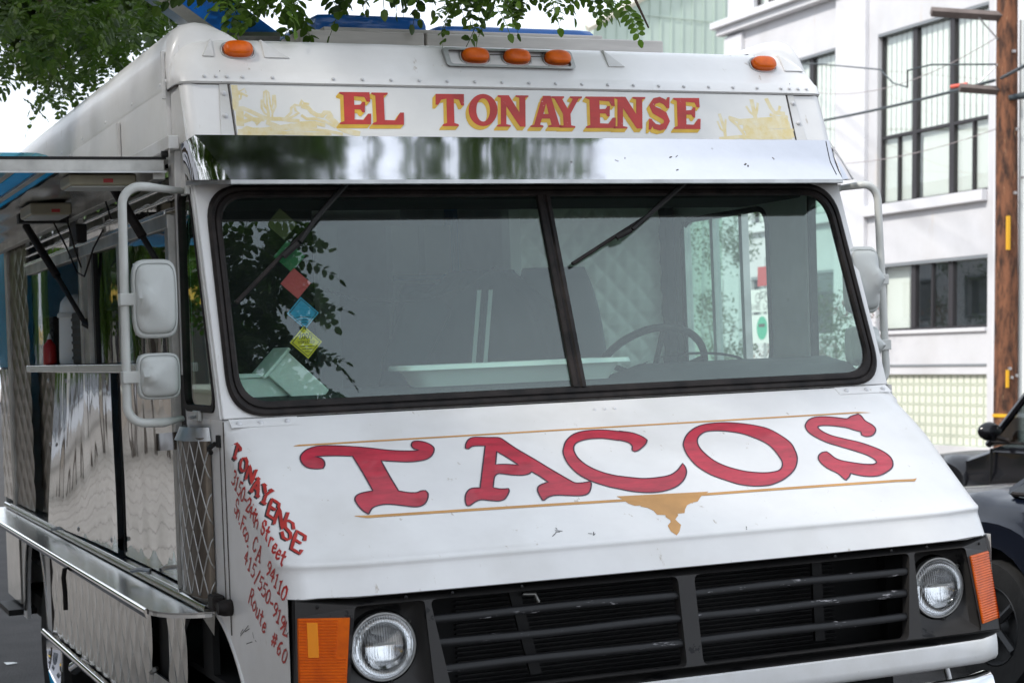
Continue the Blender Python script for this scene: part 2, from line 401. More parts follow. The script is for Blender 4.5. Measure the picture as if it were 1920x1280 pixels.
# setting
M['asphalt'] = mat('asphalt', (0.044, 0.041, 0.040), 0.9, var=0.45, vscale=3.0, col2=(0.028, 0.026, 0.026), spots=((0.016, 0.016, 0.017), 1.3, 0.60, (1, 0.25, 1)), bump=(0.8, 60, 0.01, 6))
M['concrete'] = mat('concrete', (0.46, 0.41, 0.36), 0.88, var=0.2, vscale=3, spots=((0.20, 0.185, 0.17), 5, 0.64), bump=(0.4, 50, 0.004, 5))
M['kerb'] = mat('kerb_stone', (0.30, 0.29, 0.27), 0.85, var=0.25, vscale=5, bump=(0.4, 30, 0.004, 4))
M['stucco'] = mat('lavender_white_stucco', (0.64, 0.645, 0.675), 0.85, var=0.06, vscale=0.8, col2=(0.58, 0.585, 0.61), bump=(0.3, 14, 0.01, 4), fade=((0.50, 0.49, 0.49), 0.9, 0.52, 0.35), spots=((0.60, 0.58, 0.57), 0.7, 0.60, (3, 3, 0.5)))
M['stucco_trim'] = mat('trim_stucco', (0.68, 0.685, 0.715), 0.8, var=0.06, vscale=1.5, bump=(0.2, 14, 0.006, 4))
M['win_frame'] = mat('dark_window_frame', (0.035, 0.032, 0.036), 0.5)
M['lintel'] = mat('grey_lintel', (0.22, 0.24, 0.26), 0.6)
M['blind'] = mat('white_blind', (0.93, 0.94, 0.90), 0.7, sub=0.0)
M['room'] = mat('dim_room', (0.10, 0.11, 0.11), 0.9, var=0.3, vscale=1)
M['glass_block'] = mat('glass_block', (0.36, 0.44, 0.32), 0.18, coat=0.4, var=0.4, vscale=7, col2=(0.20, 0.26, 0.20), bump=(0.6, 10, 0.02, 2))
M['mortar'] = mat('pale_mortar', (0.72, 0.74, 0.64), 0.8)
M['green_metal'] = mat('green_metal_siding', (0.46, 0.56, 0.50), 0.6, var=0.08, vscale=0.4)
M['cream_trim'] = mat('cream_trim', (0.62, 0.60, 0.52), 0.7)
M['pole_wood'] = mat('pole_wood', (0.21, 0.085, 0.042), 0.85, var=0.7, vscale=6, col2=(0.035, 0.016, 0.010), p0=0.38, p1=0.60, stretch=(2, 2, 0.5), spots=((0.50, 0.32, 0.18), 5, 0.62, (3, 3, 0.9)), bump=(0.9, 7, 0.03, 6))
M['arm_wood'] = mat('crossarm_wood', (0.17, 0.14, 0.13), 0.85, var=0.3, vscale=6)
M['galv'] = mat('galvanised', (0.55, 0.55, 0.56), 0.45, 0.8)
M['cable'] = mat('cable', (0.05, 0.065, 0.075), 0.6)
M['cable_pale'] = mat('pale_cable', (0.42, 0.36, 0.36), 0.6)
M['signal_red'] = mat('red_marker', (0.75, 0.12, 0.08), 0.5)
M['tag_yellow'] = mat('yellow_marker', (0.85, 0.45, 0.02), 0.5)
M['pipe_white'] = mat('white_pipe', (0.72, 0.76, 0.74), 0.5)
M['bark'] = mat('bark', (0.10, 0.070, 0.050), 0.9, var=0.4, vscale=8, stretch=(2, 2, 0.4), bump=(0.9, 10, 0.03, 5))
def leaf_mat(name, c1, c2, tcol):
    m = bpy.data.materials.new(name); m.use_nodes = True
    n, l = m.node_tree.nodes, m.node_tree.links
    b = n['Principled BSDF']; b.inputs['Roughness'].default_value = 0.45; b.inputs['Specular IOR Level'].default_value = 0.3
    g = n.new('ShaderNodeNewGeometry'); rp = n.new('ShaderNodeValToRGB')
    rp.color_ramp.elements[0].color = (*c1, 1); rp.color_ramp.elements[1].color = (*c2, 1)
    l.new(g.outputs['Random Per Island'], rp.inputs['Fac']); l.new(rp.outputs['Color'], b.inputs['Base Color'])
    tl = n.new('ShaderNodeBsdfTranslucent'); tl.inputs['Color'].default_value = (*tcol, 1)
    ms = n.new('ShaderNodeMixShader'); ms.inputs['Fac'].default_value = 0.24
    l.new(b.outputs[0], ms.inputs[1]); l.new(tl.outputs[0], ms.inputs[2]); l.new(ms.outputs[0], n['Material Output'].inputs['Surface'])
    return m
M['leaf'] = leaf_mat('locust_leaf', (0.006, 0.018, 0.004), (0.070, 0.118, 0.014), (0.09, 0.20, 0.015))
M['leaf_bright'] = leaf_mat('sunlit_locust_leaf', (0.020, 0.050, 0.008), (0.12, 0.21, 0.025), (0.18, 0.36, 0.03))  # lighter copy of the leaf, sunlight put into the colour
M['shrub_leaf'] = leaf_mat('shrub_leaf', (0.025, 0.055, 0.018), (0.07, 0.12, 0.03), (0.10, 0.20, 0.04))
M['red_leaf'] = leaf_mat('reddish_leaf', (0.10, 0.035, 0.03), (0.20, 0.08, 0.05), (0.25, 0.10, 0.06))
M['car_black'] = mat('black_car_paint', (0.003, 0.005, 0.012), 0.25, spec=0.3, coat=0.35, coatr=0.02)
M['car_black2'] = mat('black_suv_paint', (0.004, 0.004, 0.006), 0.25, spec=0.3, coat=0.4, coatr=0.03)
M['alloy'] = mat('alloy_wheel', (0.06, 0.062, 0.065), 0.5, 0.6)
M['grey_facade'] = mat('grey_facade', (0.58, 0.58, 0.62), 0.85, var=0.1, vscale=1)
M['dark_facade'] = mat('brown_facade', (0.45, 0.38, 0.32), 0.85, var=0.1, vscale=1)
M['shop_glass'] = mat('shop_glass', (0.03, 0.035, 0.05), 0.08, coat=0.5)
M['yellow_awning'] = mat('yellow_canvas', (0.75, 0.45, 0.03), 0.8)
M['sign_white_paint'] = mat('sign_face_white', (0.75, 0.77, 0.75), 0.5)
M['sign_green'] = mat('sign_face_green', (0.05, 0.42, 0.26), 0.5)
M['sign_red'] = mat('sign_face_red', (0.50, 0.05, 0.05), 0.5)
# ------------------------------------------------------------------ the street
def road_z(x):
    x = max(-1.5, min(14.2, x))
    return 0.0572 * x - 0.0045 * x * x
def ground_sheet(name, m, x0, x1, y0, y1, nx, fz, kind='structure', ny=2):
    mb = MB().grid(lambda u, v: (x0 + (x1 - x0) * u, y0 + (y1 - y0) * v, fz(x0 + (x1 - x0) * u)), nx, ny)
    return tag(mb.build(name, m, fix=False), kind=kind)
ground_sheet('ground', M['concrete'], -400, 400, -400, 400, 2, lambda x: -0.35)
ground_sheet('road', M['asphalt'], -1.52, 14.2, -120, 200, 40, road_z)
ground_sheet('pavement_near', M['concrete'], -9.0, -1.67, -120, 200, 2, lambda x: 0.06)
ground_sheet('pavement_far', M['concrete'], 14.35, 19.2, -120, 200, 2, lambda x: 0.05)
def kerb(name, x0, x1, z):
    mb = MB()
    y = -60.0
    while y < 120:
        mb.box(x0, x1, y, y + 1.78, -0.3, z); y += 1.8
    return tag(mb.build(name, M['kerb'], bevel=0.0), kind='structure')
kerb('kerb_near', -1.67, -1.52, 0.062)
kerb('kerb_far', 14.2, 14.35, 0.052)
# paving joints on the near pavement
mb = MB()
for k in range(-20, 40):
    mb.box(-9, -1.68, k * 1.5, k * 1.5 + 0.012, 0.058, 0.0635)
tag(mb.build('paving_joints', M['seam']), kind='structure')
# litter and a leaf or two in the gutter
for (x, y, c) in ((-1.05, 6.6, M['sign_white_paint']), (2.6, 2.8, M['tag_yellow'])):
    z = road_z(x) + 0.006
    o = MB().add([(x, y, z), (x + 0.07, y + 0.03, z + 0.004), (x + 0.05, y + 0.09, z), (x - 0.01, y + 0.06, z + 0.006)], [(0, 1, 2, 3)]).build('paper_scrap' if c is M['sign_white_paint'] else 'fallen_leaf', c)
    if c is M['sign_white_paint']: tag(o, 'scrap of white paper on the dark asphalt behind the truck', 'litter')
    else: tag(o, 'yellow fallen leaf on the road beside the truck nose', 'leaf')

# ------------------------------------------------------------------ white stucco building across the street
FX = 18.83
bl = thing('stucco_building', 'lavender white stucco building with large black framed windows across the street', 'building', loc=(FX, 25, 0))
def loc(o, p=bl):
    o.matrix_parent_inverse = Matrix.Translation(-Vector(p.location)); return o
def rect(y0, y1, z0, z1): return [(y0, z0), (y1, z0), (y1, z1), (y0, z1)]
bays = [(23.2, 26.84), (28.30, 31.90), (16.1, 19.9), (11.0, 14.6)]
holes = []
for (a, b) in bays:
    holes += [rect(a, b, 5.45, 8.99), rect(a, b, 2.865, 4.235), rect(a, b, 0.61, 1.985), rect(a, b, 10.40, 12.9)]
loc(MB().plate(rect(8, 33.1, -0.4, 15), holes, lambda u, v, d: (FX + d, u, v), 0.0, 0.35).build('wall', M['stucco'], bl))
loc(box('side_wall', M['stucco'], bl, FX + 0.352, FX + 16, 32.9, 33.1, -0.4, 15))
loc(box('roof', M['stucco'], bl, FX + 0.352, FX + 16, 8, 32.89, 14.7, 14.9))
# pilasters and ledges, slightly proud
for (a, b) in ((32.28, 33.1), (27.16, 28.28), (21.6, 22.92)):
    loc(box('pilaster', M['stucco_trim'], bl, FX - 0.10, FX - 0.002, a, b, -0.35, 9.98 if a > 24 else 14.9, bevel=0.01))
for (a, b) in ((23.205, 27.155), (28.285, 32.27)):
    loc(box('sill', M['stucco_trim'], bl, FX - 0.14, FX - 0.003, a, b, 5.235, 5.447, bevel=0.012))
    loc(box('sill', M['stucco_trim'], bl, FX - 0.06, FX - 0.003, a, b, 2.79, 2.862, bevel=0.01))
    loc(box('lintel', M['lintel'], bl, FX + 0.002, FX + 0.34, a + 0.002, b - 0.32, 8.93, 8.988))
    loc(box('lintel', M['lintel'], bl, FX + 0.002, FX + 0.34, a + 0.002, b - 0.32, 4.17, 4.232))
    loc(box('band', M['lintel'], bl, FX - 0.02, FX - 0.002, a, b, 2.14, 2.18))
loc(box('recess_lip', M['stucco_trim'], bl, FX - 0.04, FX - 0.001, 22.93, 27.15, 5.5, 9.9))if False else None
for k, (z0, z1, d) in enumerate(((10.04, 10.20, 0.22), (10.20, 10.36, 0.34))):
    loc(box('cornice', M['stucco_trim'], bl, FX - d, FX - 0.102 if False else FX - 0.001, 27.15, 33.1 + d * 0.8, z0, z1, bevel=0.015))
def window(a, b, z0, z1, mull, transom, small, kind, blinds=True):
    """one wide opening: black frame, mullions, panes and the blinds behind them"""
    f = MB(); X = FX + 0.10
    t = 0.055
    f.box(X, X + 0.08, a, a + t, z0, z1).box(X, X + 0.08, b - t, b, z0, z1).box(X, X + 0.08, a + t, b - t, z0, z0 + t).box(X, X + 0.08, a + t, b - t, z1 - t, z1)
    w = loc(f.build('window_frame', M['win_frame'], bl))
    edges = [a] + mull + [b]
    for m in mull:
        box('mullion', M['win_frame'], w, X - 0.02, X + 0.09, m - 0.072, m + 0.072, z0 + t, z1 - t)
    for s in small:
        box('glazing_bar', M['win_frame'], w, X - 0.01, X + 0.07, s - 0.024, s + 0.024, z0 + t, (transom or z1) - 0.03)
    if transom:
        for i in range(len(edges) - 1):
            box('transom', M['win_frame'], w, X - 0.02, X + 0.075, edges[i] + (0.073 if i else t), edges[i + 1] - (0.073 if i < len(edges) - 2 else t), transom - 0.03, transom + 0.03)
    for i in range(len(edges) - 1):
        e0, e1 = edges[i] + (0.072 if i else t), edges[i + 1] - (0.072 if i < len(edges) - 2 else t)
        MB().box(X + 0.03, X + 0.034, e0, e1, z0 + t, z1 - t).build('pane', M['bldg_glass'], w)
        if blinds:
            zb0 = z0 + t
            if transom:
                bm_ = MB(); n = int((e1 - e0) / 0.16)
                for k in range(n):
                    yy = e0 + (k + 0.5) * (e1 - e0) / n
                    bm_.box(X + 0.085, X + 0.088, yy - 0.075, yy + 0.07, transom + 0.02, z1 - 0.02, Matrix.Translation((0, 0, 0)))
                z = z0 + t
                while z < transom - 0.02:
                    bm_.box(X + 0.085, X + 0.092, e0 + 0.02, e1 - 0.1 * (i == 1), z, z + 0.036); z += 0.048
                bm_.build('blind', M['blind'], w)
            elif kind == 'curtain':
                if i == 0:
                    box('curtain', M['blind'], w, X + 0.14, X + 0.17, e0, e0 + 0.16, z0 + t, z1 - t)
                if i == len(edges) - 2:
                    box('curtain', M['blind'], w, X + 0.14, X + 0.17, e1 - 0.78, e1, z0 + t, z1 - t)
    loc(box('room', M['room'], bl, X + 1.2, X + 1.3, a - 0.3, b + 0.3, z0 - 0.1, z1 + 0.1))
window(23.2, 26.84, 5.45, 8.99, [24.44, 25.66], 6.84, [23.78, 26.22], 'blind')
window(28.30, 31.90, 5.45, 8.99, [29.5, 30.7], 6.84, [28.9], 'blind')
window(28.30, 31.90, 10.40, 12.9, [29.5, 31.3], None, [], 'blind', False)
window(23.2, 26.84, 2.865, 4.235, [24.44, 25.66], None, [25.05], 'curtain')
window(28.30, 31.90, 2.865, 4.235, [29.5, 30.7], None, [], 'curtain')
window(23.2, 26.84, 10.40, 12.9, [24.44, 25.66], None, [], 'x', False)
for (a, b) in bays[2:]:
    window(a, b, 5.45, 8.99, [(a * 2 + b) / 3, (a + b * 2) / 3], 6.84, [], 'x', False)
    window(a, b, 2.865, 4.235, [(a + b) / 2], None, [], 'x', False)
    window(a, b, 0.61, 1.985, [(a + b) / 2], None, [], 'x', False)
    window(a, b, 10.40, 12.9, [(a + b) / 2], None, [], 'x', False)
window(28.30, 31.90, 0.61, 1.985, [30.1], None, [], 'x', False)
# white backing so that closed blinds read as closed
for (a, b, z0, z1) in ((23.2, 26.84, 5.45, 8.99), (28.3, 31.9, 5.45, 8.99), (28.3, 31.9, 10.4, 12.9)):
    loc(box('roller_blind', M['blind'], bl, FX + 0.27, FX + 0.275, a, b, z0, z1))
# glass block window: 15 x 7 blocks
me_block = None
gb = loc(box('block_backing', M['mortar'], bl, FX + 0.13, FX + 0.085, 23.2, 26.84, 0.61, 1.985))
nb, nz_ = 18, 7
bw, bh = (26.84 - 23.2) / nb, (1.985 - 0.61) / nz_
for i in range(nb):
    for j in range(nz_):
        if me_block is None:
            o = MB().box(-0.05, 0.0, -bw / 2 + 0.012, bw / 2 - 0.012, -bh / 2 + 0.012, bh / 2 - 0.012).build('glass_block', M['glass_block'], bl)
            # pillow front
            bmm = bmesh.new(); bmm.from_mesh(o.data)
            ff = [f for f in bmm.faces if all(v.co.x < -0.04 for v in f.verts)]
            r_ = bmesh.ops.inset_region(bmm, faces=ff, thickness=0.03, depth=-0.012)
            bmm.to_mesh(o.data); bmm.free(); me_block = o.data
        else:
            o = bpy.data.objects.new('glass_block', me_block); COL.objects.link(o); o.parent = bl
        o.location = Vector((FX + 0.128, 23.2 + (i + 0.5) * bw, 0.61 + (j + 0.5) * bh)) - Vector(bl.location)
        o.parent = bl
for z in (2.52, 7.9):
    loc(box('facade_stain', M['stucco_trim'], bl, FX - 0.004, FX - 0.001, 28.29, 32.27, z, z + 0.02)) if False else None
# drain pipe by the pilaster
tube('drain_pipe', M['pipe_white'], bl, [(FX - 0.16 - FX, 21.95 - 25, 0.2), (FX - 0.16 - FX, 21.95 - 25, 9)], 0.075)
# green metal building with a gable
gr = thing('green_metal_building', 'pale green metal sided building with a gable far behind the truck roof', 'building', loc=(33, 62, 0))
prof = [(-4, -0.3), (6, -0.3), (6, 17.5), (1.6, 19.6), (-3.3, 16.7), (-4, 16.3)]
MB().plate(prof, [], lambda u, v, d: (u, d, v), 0, 12).build('siding_wall', M['green_metal'], gr)
mb = MB()
for k in range(20):
    mb.box(-4 + k * 0.5, -4 + k * 0.5 + 0.05, -0.05, -0.001, -0.3, min(19, 16.2 + (k * 0.5) * 0.6 if k < 11 else 19 - (k - 11) * 0.2))
mb.build('siding_rib', M['green_metal'], gr)
MB().tube([(-4.4, -0.15, 16.2), (1.6, -0.15, 19.85)], 0.17, 4).build('gable_trim', M['cream_trim'], gr)
MB().tube([(1.6, -0.15, 19.85), (6.3, -0.15, 17.6)], 0.17, 4).build('gable_trim', M['cream_trim'], gr)
for z in (17.0, 15.2):
    MB().box(-4, 6, -0.07, -0.052, z, z + 0.05).build('siding_joint', M['seam'] if False else M['green_metal'], gr)

# buildings on the truck's own side of the street (added outside the frame for its steel to reflect)
def shopfront(name, label, x, y0, y1, h, wallm, arched, trimm, awn):
    g = thing(name, label, 'building', loc=(x, y0, 0))
    hs = []; n = max(2, int((y1 - y0) / 4.2)); st = (y1 - y0) / n
    for k in range(n):
        a, b = k * st + 0.8, k * st + st - 0.6
        hs.append([(a, 0.7), (b, 0.7), (b, 3.0)] + (arc_pts(((a + b) / 2, 3.0), (b - a) / 2, 0, 180, 8)[1:] if arched else [(a, 3.0)]))
        if h > 7: hs.append([(a + 0.4, 4.9), (b - 0.4, 4.9), (b - 0.4, 6.6), (a + 0.4, 6.6)])
    MB().plate([(0, -0.3), (y1 - y0, -0.3), (y1 - y0, h), (0, h)], hs, lambda u, v, d: (-d, u, v), 0, 0.3).build('wall', wallm, g)
    MB().box(-8, -0.31, 0, y1 - y0, h - 0.3, h - 0.05).build('roof', wallm, g)
    for k, q in enumerate(hs):
        MB().add([(-0.28, q[0][0], q[0][1]), (-0.28, q[1][0], q[1][1]), (-0.28, q[1][0], max(z for _, z in q)), (-0.28, q[0][0], max(z for _, z in q))], [(0, 1, 2, 3)]).build('window', M['shop_glass'], g)
        MB().tube([(0.02, p[0], p[1]) for p in q + q[:1]], 0.10, 4).build('window_trim', trimm, g)
    for k in range(0, n, 2) if awn else ():
        MB().add([(0.02, k * st + 0.8, 3.2), (0.02, k * st + st - 0.6, 3.2), (1.1, k * st + st - 0.6, 2.3), (1.1, k * st + 0.8, 2.3)], [(0, 1, 2, 3)]).build('awning', M['yellow_awning'], g)  # yellow canvas added so the steel has yellow to reflect
    return g
shopfront('grey_building', 'unseen grey shopfront with white arched windows, added for reflections, behind the kerb beside the truck', -8.0, -14, 16, 9.0, M['grey_facade'], True, M['stucco_trim'], True)
shopfront('brown_building', 'unseen brown shopfront added for reflections further along the serving side pavement', -8.3, 16.2, 38, 7.6, M['dark_facade'], False, M['cream_trim'], True)
shopfront('pale_building', 'unseen pale building with arched windows, added for reflections, far along the serving side', -8.0, 38.2, 70, 11.0, M['stucco'], True, M['lintel'], False)
shopfront('low_grey_building', 'unseen low grey building added for reflections at the far end of the serving side pavement', -8.2, 70.2, 110, 6.5, M['grey_facade'], False, M['cream_trim'], True)
# ------------------------------------------------------------------ utility pole, wires
up = thing('utility_pole', 'brown weathered wooden utility pole with crossarms and yellow tags by the white building', 'utility pole', loc=(14.70, 17.38, 0))
rows = []
for k in range(30):
    z = -0.1 + 11.5 * k / 29; r0 = 0.180 - 0.0035 * z
    rows.append([(r0 * (1 + 0.03 * sin(3 * a + z)) * cos(a) - 0.012 * (z - 4) * 0.2, r0 * sin(a), z) for a in [2 * pi * q / 18 for q in range(18)]])
MB().rows(rows, closed=True, cap=True).build('pole', M['pole_wood'], up, smooth=True, angle=60)
def rel(p, o): return Vector(p) - Vector(o.location)
U = lambda p: tuple(rel(p, up))
MB().tube([U((13.60, 17.76, 7.29)), U((14.64, 17.36, 7.24))], 0.075, 4).build('crossarm', M['arm_wood'], up)
MB().tube([U((14.02, 17.62, 6.165)), U((14.66, 17.38, 6.13))], 0.068, 4).build('crossarm', M['arm_wood'], up)
MB().tube([U((14.22, 17.50, 7.25)), U((14.53, 17.39, 6.90))], 0.012, 6).build('brace', M['galv'], up)
MB().tube([U((14.27, 17.50, 6.24)), U((14.53, 17.40, 6.52))], 0.012, 6).build('brace', M['galv'], up)
for (z, w) in ((2.55, 0.03), (5.7, 0.03), (2.10, 0.03)):
    pass
box('tag_plate', M['tag_yellow'], up, -0.14, -0.085, -0.20, -0.17, 3.75, 4.25)
box('tag_plate', M['tag_yellow'], up, -0.13, -0.09, -0.20, -0.17, 1.72, 1.98)
MB().lathe([(0.178, 1.28), (0.186, 1.28), (0.186, 1.33), (0.178, 1.33)], (0, 0, 0), 'z', 20).build('yellow_band', M['tag_yellow'], up)
mb = MB()
for (a, z) in ((-1.9, 2.0), (-1.75, 1.87), (-1.2, 1.9), (-1.5, 4.6), (-1.3, 5.55), (-1.7, 6.7)):
    mb.box(-0.02, 0.02, -0.02, 0.02, -0.02, 0.02, Matrix.Translation((0.18 * cos(a), 0.18 * sin(a), z)))
tag(mb.build('bolt', M['galv'], up), kind='stuff')
tube('conduit', M['pipe_white'], up, [(0.20, -0.08, 0), (0.20, -0.08, 4.9), (0.20, -0.08, 7.2)], 0.035)
tube('standoff_bracket', M['galv'], up, [(0.12, -0.2, 4.83), (0.30, -0.2, 4.87), (0.30, -0.2, 4.55)], 0.022)
MB().tube([(-0.1, -0.16, 6.0), (0.35, -0.5, 6.08), (1.2, -2.0, 6.25)], [0.04, 0.075, 0.08], 10).build('cable_splice', M['cable'], up, smooth=True)
def sag(a, b, s, n=16):
    a, b = Vector(a), Vector(b)
    return [a.lerp(b, k / n) - Vector((0, 0, s * 4 * (k / n) * (1 - k / n))) for k in range(n + 1)]
def wire(label, a, b, s, r, m='cable', name='cable'):
    o = MB().tube(sag(a, b, s), r, 5).build(name, M[m], smooth=True); tag(o, label, 'cable', None); return o
wire('thick dark cable sloping down left past the big window', (14.40, 17.30, 6.26), (19.9, 34.0, 7.95), 0.10, 0.026)
wire('dark cable rising from the pole to the right edge', (14.45, 17.2, 6.28), (12.4, 12.5, 6.1), 0.0, 0.026)
o = MB().tube([Vector(p) for p in ((14.5, 17.39, 6.52), (14.0, 18.3, 6.62), (13.85, 18.7, 6.58), (14.2, 19.2, 6.42), (14.9, 20.6, 6.75), (15.6, 22.0, 7.25), (17.5, 27.0, 8.3), (19.4, 32.0, 9.3))], 0.014, 5).build('cable', M['cable'], smooth=True)
tag(o, 'thin dark cable with a drooping slack loop beside the pole', 'cable')
wire('faint pale wire crossing the top of the big window', (14.6, 17.3, 8.2), (19.2, 33.0, 12.4), 0.2, 0.007, 'cable_pale')
wire('faint reddish wire crossing the middle of the big window', (14.6, 17.3, 7.0), (18.6, 30.0, 8.4), 0.5, 0.007, 'cable_pale')
wire('faint wire low across the big window', (14.6, 17.3, 5.6), (18.6, 30.0, 6.7), 0.25, 0.007, 'cable_pale')
wire('thin wire crossing the pale sky behind the left tree', (-14, 60, 13.0), (6, 48, 12.6), 0.8, 0.02, 'cable_pale')
wire('lower thin wire crossing the sky behind the left tree', (-14, 60, 11.2), (6, 48, 10.8), 0.8, 0.02, 'cable_pale')
o = MB().tube(sag((14.16, 17.62, 6.235), (14.03, 17.85, 6.215), 0, 2), 0.028, 8).build('cable_marker', M['signal_red']); tag(o, 'short red sleeve on the thick cable at the crossarm', 'marker')

# ------------------------------------------------------------------ stroke lettering
SF = {
 'T': [[(0, 1), (1, 1)], [(0.5, 1), (0.5, 0)]], 'O': [[(0.5, 1), (0.15, 0.85), (0, 0.5), (0.15, 0.12), (0.5, 0), (0.85, 0.12), (1, 0.5), (0.85, 0.85), (0.5, 1)]],
 'N': [[(0, 0), (0, 1), (1, 0), (1, 1)]], 'A': [[(0, 0), (0.5, 1), (1, 0)], [(0.2, 0.38), (0.8, 0.38)]], 'Y': [[(0, 1), (0.5, 0.5), (1, 1)], [(0.5, 0.5), (0.5, 0)]],
 'E': [[(1, 1), (0, 1), (0, 0), (1, 0)], [(0, 0.52), (0.75, 0.52)]], 'S': [[(1, 0.82), (0.7, 1), (0.3, 1), (0.02, 0.8), (0.2, 0.56), (0.8, 0.44), (0.98, 0.2), (0.7, 0), (0.3, 0), (0, 0.18)]],
 'L': [[(0, 1), (0, 0), (1, 0)]], 'B': [[(0, 0), (0, 1), (0.7, 1), (0.9, 0.78), (0.7, 0.53), (0, 0.53)], [(0.7, 0.53), (1, 0.28), (0.75, 0), (0, 0)]], 'I': [[(0.5, 0), (0.5, 1)]],
 'K': [[(0, 0), (0, 1)], [(1, 1), (0, 0.4)], [(0.35, 0.6), (1, 0)]], 'P': [[(0, 0), (0, 1), (0.7, 1), (1, 0.76), (0.7, 0.5), (0, 0.5)]], 'C': [[(1, 0.82), (0.65, 1), (0.2, 0.88), (0, 0.5), (0.2, 0.12), (0.65, 0), (1, 0.18)]],
 'D': [[(0, 0), (0, 1), (0.6, 1), (1, 0.7), (1, 0.3), (0.6, 0), (0, 0)]],
 '2': [[(0.05, 0.78), (0.3, 1), (0.8, 0.95), (0.9, 0.68), (0.05, 0), (1, 0)]], '0': [[(0.5, 1), (0.1, 0.85), (0, 0.5), (0.1, 0.15), (0.5, 0), (0.9, 0.15), (1, 0.5), (0.9, 0.85), (0.5, 1)]],
 '5': [[(0.9, 1), (0.15, 1), (0.08, 0.56), (0.6, 0.62), (0.95, 0.32), (0.6, 0), (0.05, 0.08)]],
}
def flat_stroke(mb, pts, w, fn):
    """a brush stroke of width w in (u,v), laid on the surface fn(u,v)"""
    pts = [Vector(p) for p in pts]; L_, R_ = [], []
    for i, p in enumerate(pts):
        t = (pts[min(i + 1, len(pts) - 1)] - pts[max(i - 1, 0)]).normalized(); nn = Vector((-t.y, t.x)) * w / 2
        e = Vector((0, 0)) if 0 < i < len(pts) - 1 else t * w * 0.45 * (1 if i else -1)
        L_.append(fn(*(p + nn + e))); R_.append(fn(*(p - nn + e)))
    mb.rows([L_, R_])
def write(mb, s, u0, v0, cw, ch, gap, w, fn):
    for ch_ in s:
        for st in SF.get(ch_, []):
            flat_stroke(mb, [(u0 + a * cw, v0 + b * ch) for a, b in st], w, fn)
        u0 += cw + gap

# ------------------------------------------------------------------ bike lane sign on the far kerb
sg = thing('bike_lane_sign', 'white BIKE LANE sign above a green face poster on a post across the street', 'sign', loc=(14.8, 24.55, 0))
tube('post', M['galv'], sg, [(0.05, 0, 0.0), (0.05, 0, 4.1)], 0.03)
fx = lambda u, v: (-0.022, -u, v)
MB().box(-0.018, 0.0, -0.42, 0.55, 3.08, 3.50).build('sign_plate', M['sign_white_paint'], sg, bevel=0.004)
mb = MB()
write(mb, 'BIKE LANE', -0.42, 3.13, 0.065, 0.095, 0.03, 0.014, fx)
for cx in (-0.15, 0.19):
    flat_stroke(mb, [(cx + 0.09 * cos(a), 3.34 + 0.09 * sin(a)) for a in [2 * pi * k / 20 for k in range(21)]], 0.016, fx)
for st in ([(-0.15, 3.34), (-0.04, 3.45), (0.13, 3.45), (0.02, 3.33), (-0.15, 3.34)], [(-0.06, 3.47), (0.02, 3.33)], [(0.19, 3.34), (0.12, 3.47), (0.18, 3.48)]):
    flat_stroke(mb, st, 0.014, fx)
mb.build('lettering', M['win_frame'], sg)
MB().box(-0.018, 0.0, -0.33, 0.45, 2.50, 3.03).build('poster', M['sign_white_paint'], sg)
MB().plate([(0.0 + 0.19 * cos(a), 2.78 + 0.22 * sin(a)) for a in [2 * pi * k / 18 for k in range(18)]], [], lambda u, v, d: (-0.019 - d, -u, v), 0, 0.003).build('green_disc', M['sign_green'], sg)
MB().box(-0.026, -0.0225, -0.11, 0.11, 2.80, 2.86).build('poster_mark', M['seam'], sg)
MB().box(-0.018, 0.0, 0.0 - 0.15, 0.18, 3.56, 3.92).build('red_plate', M['sign_red'], sg)

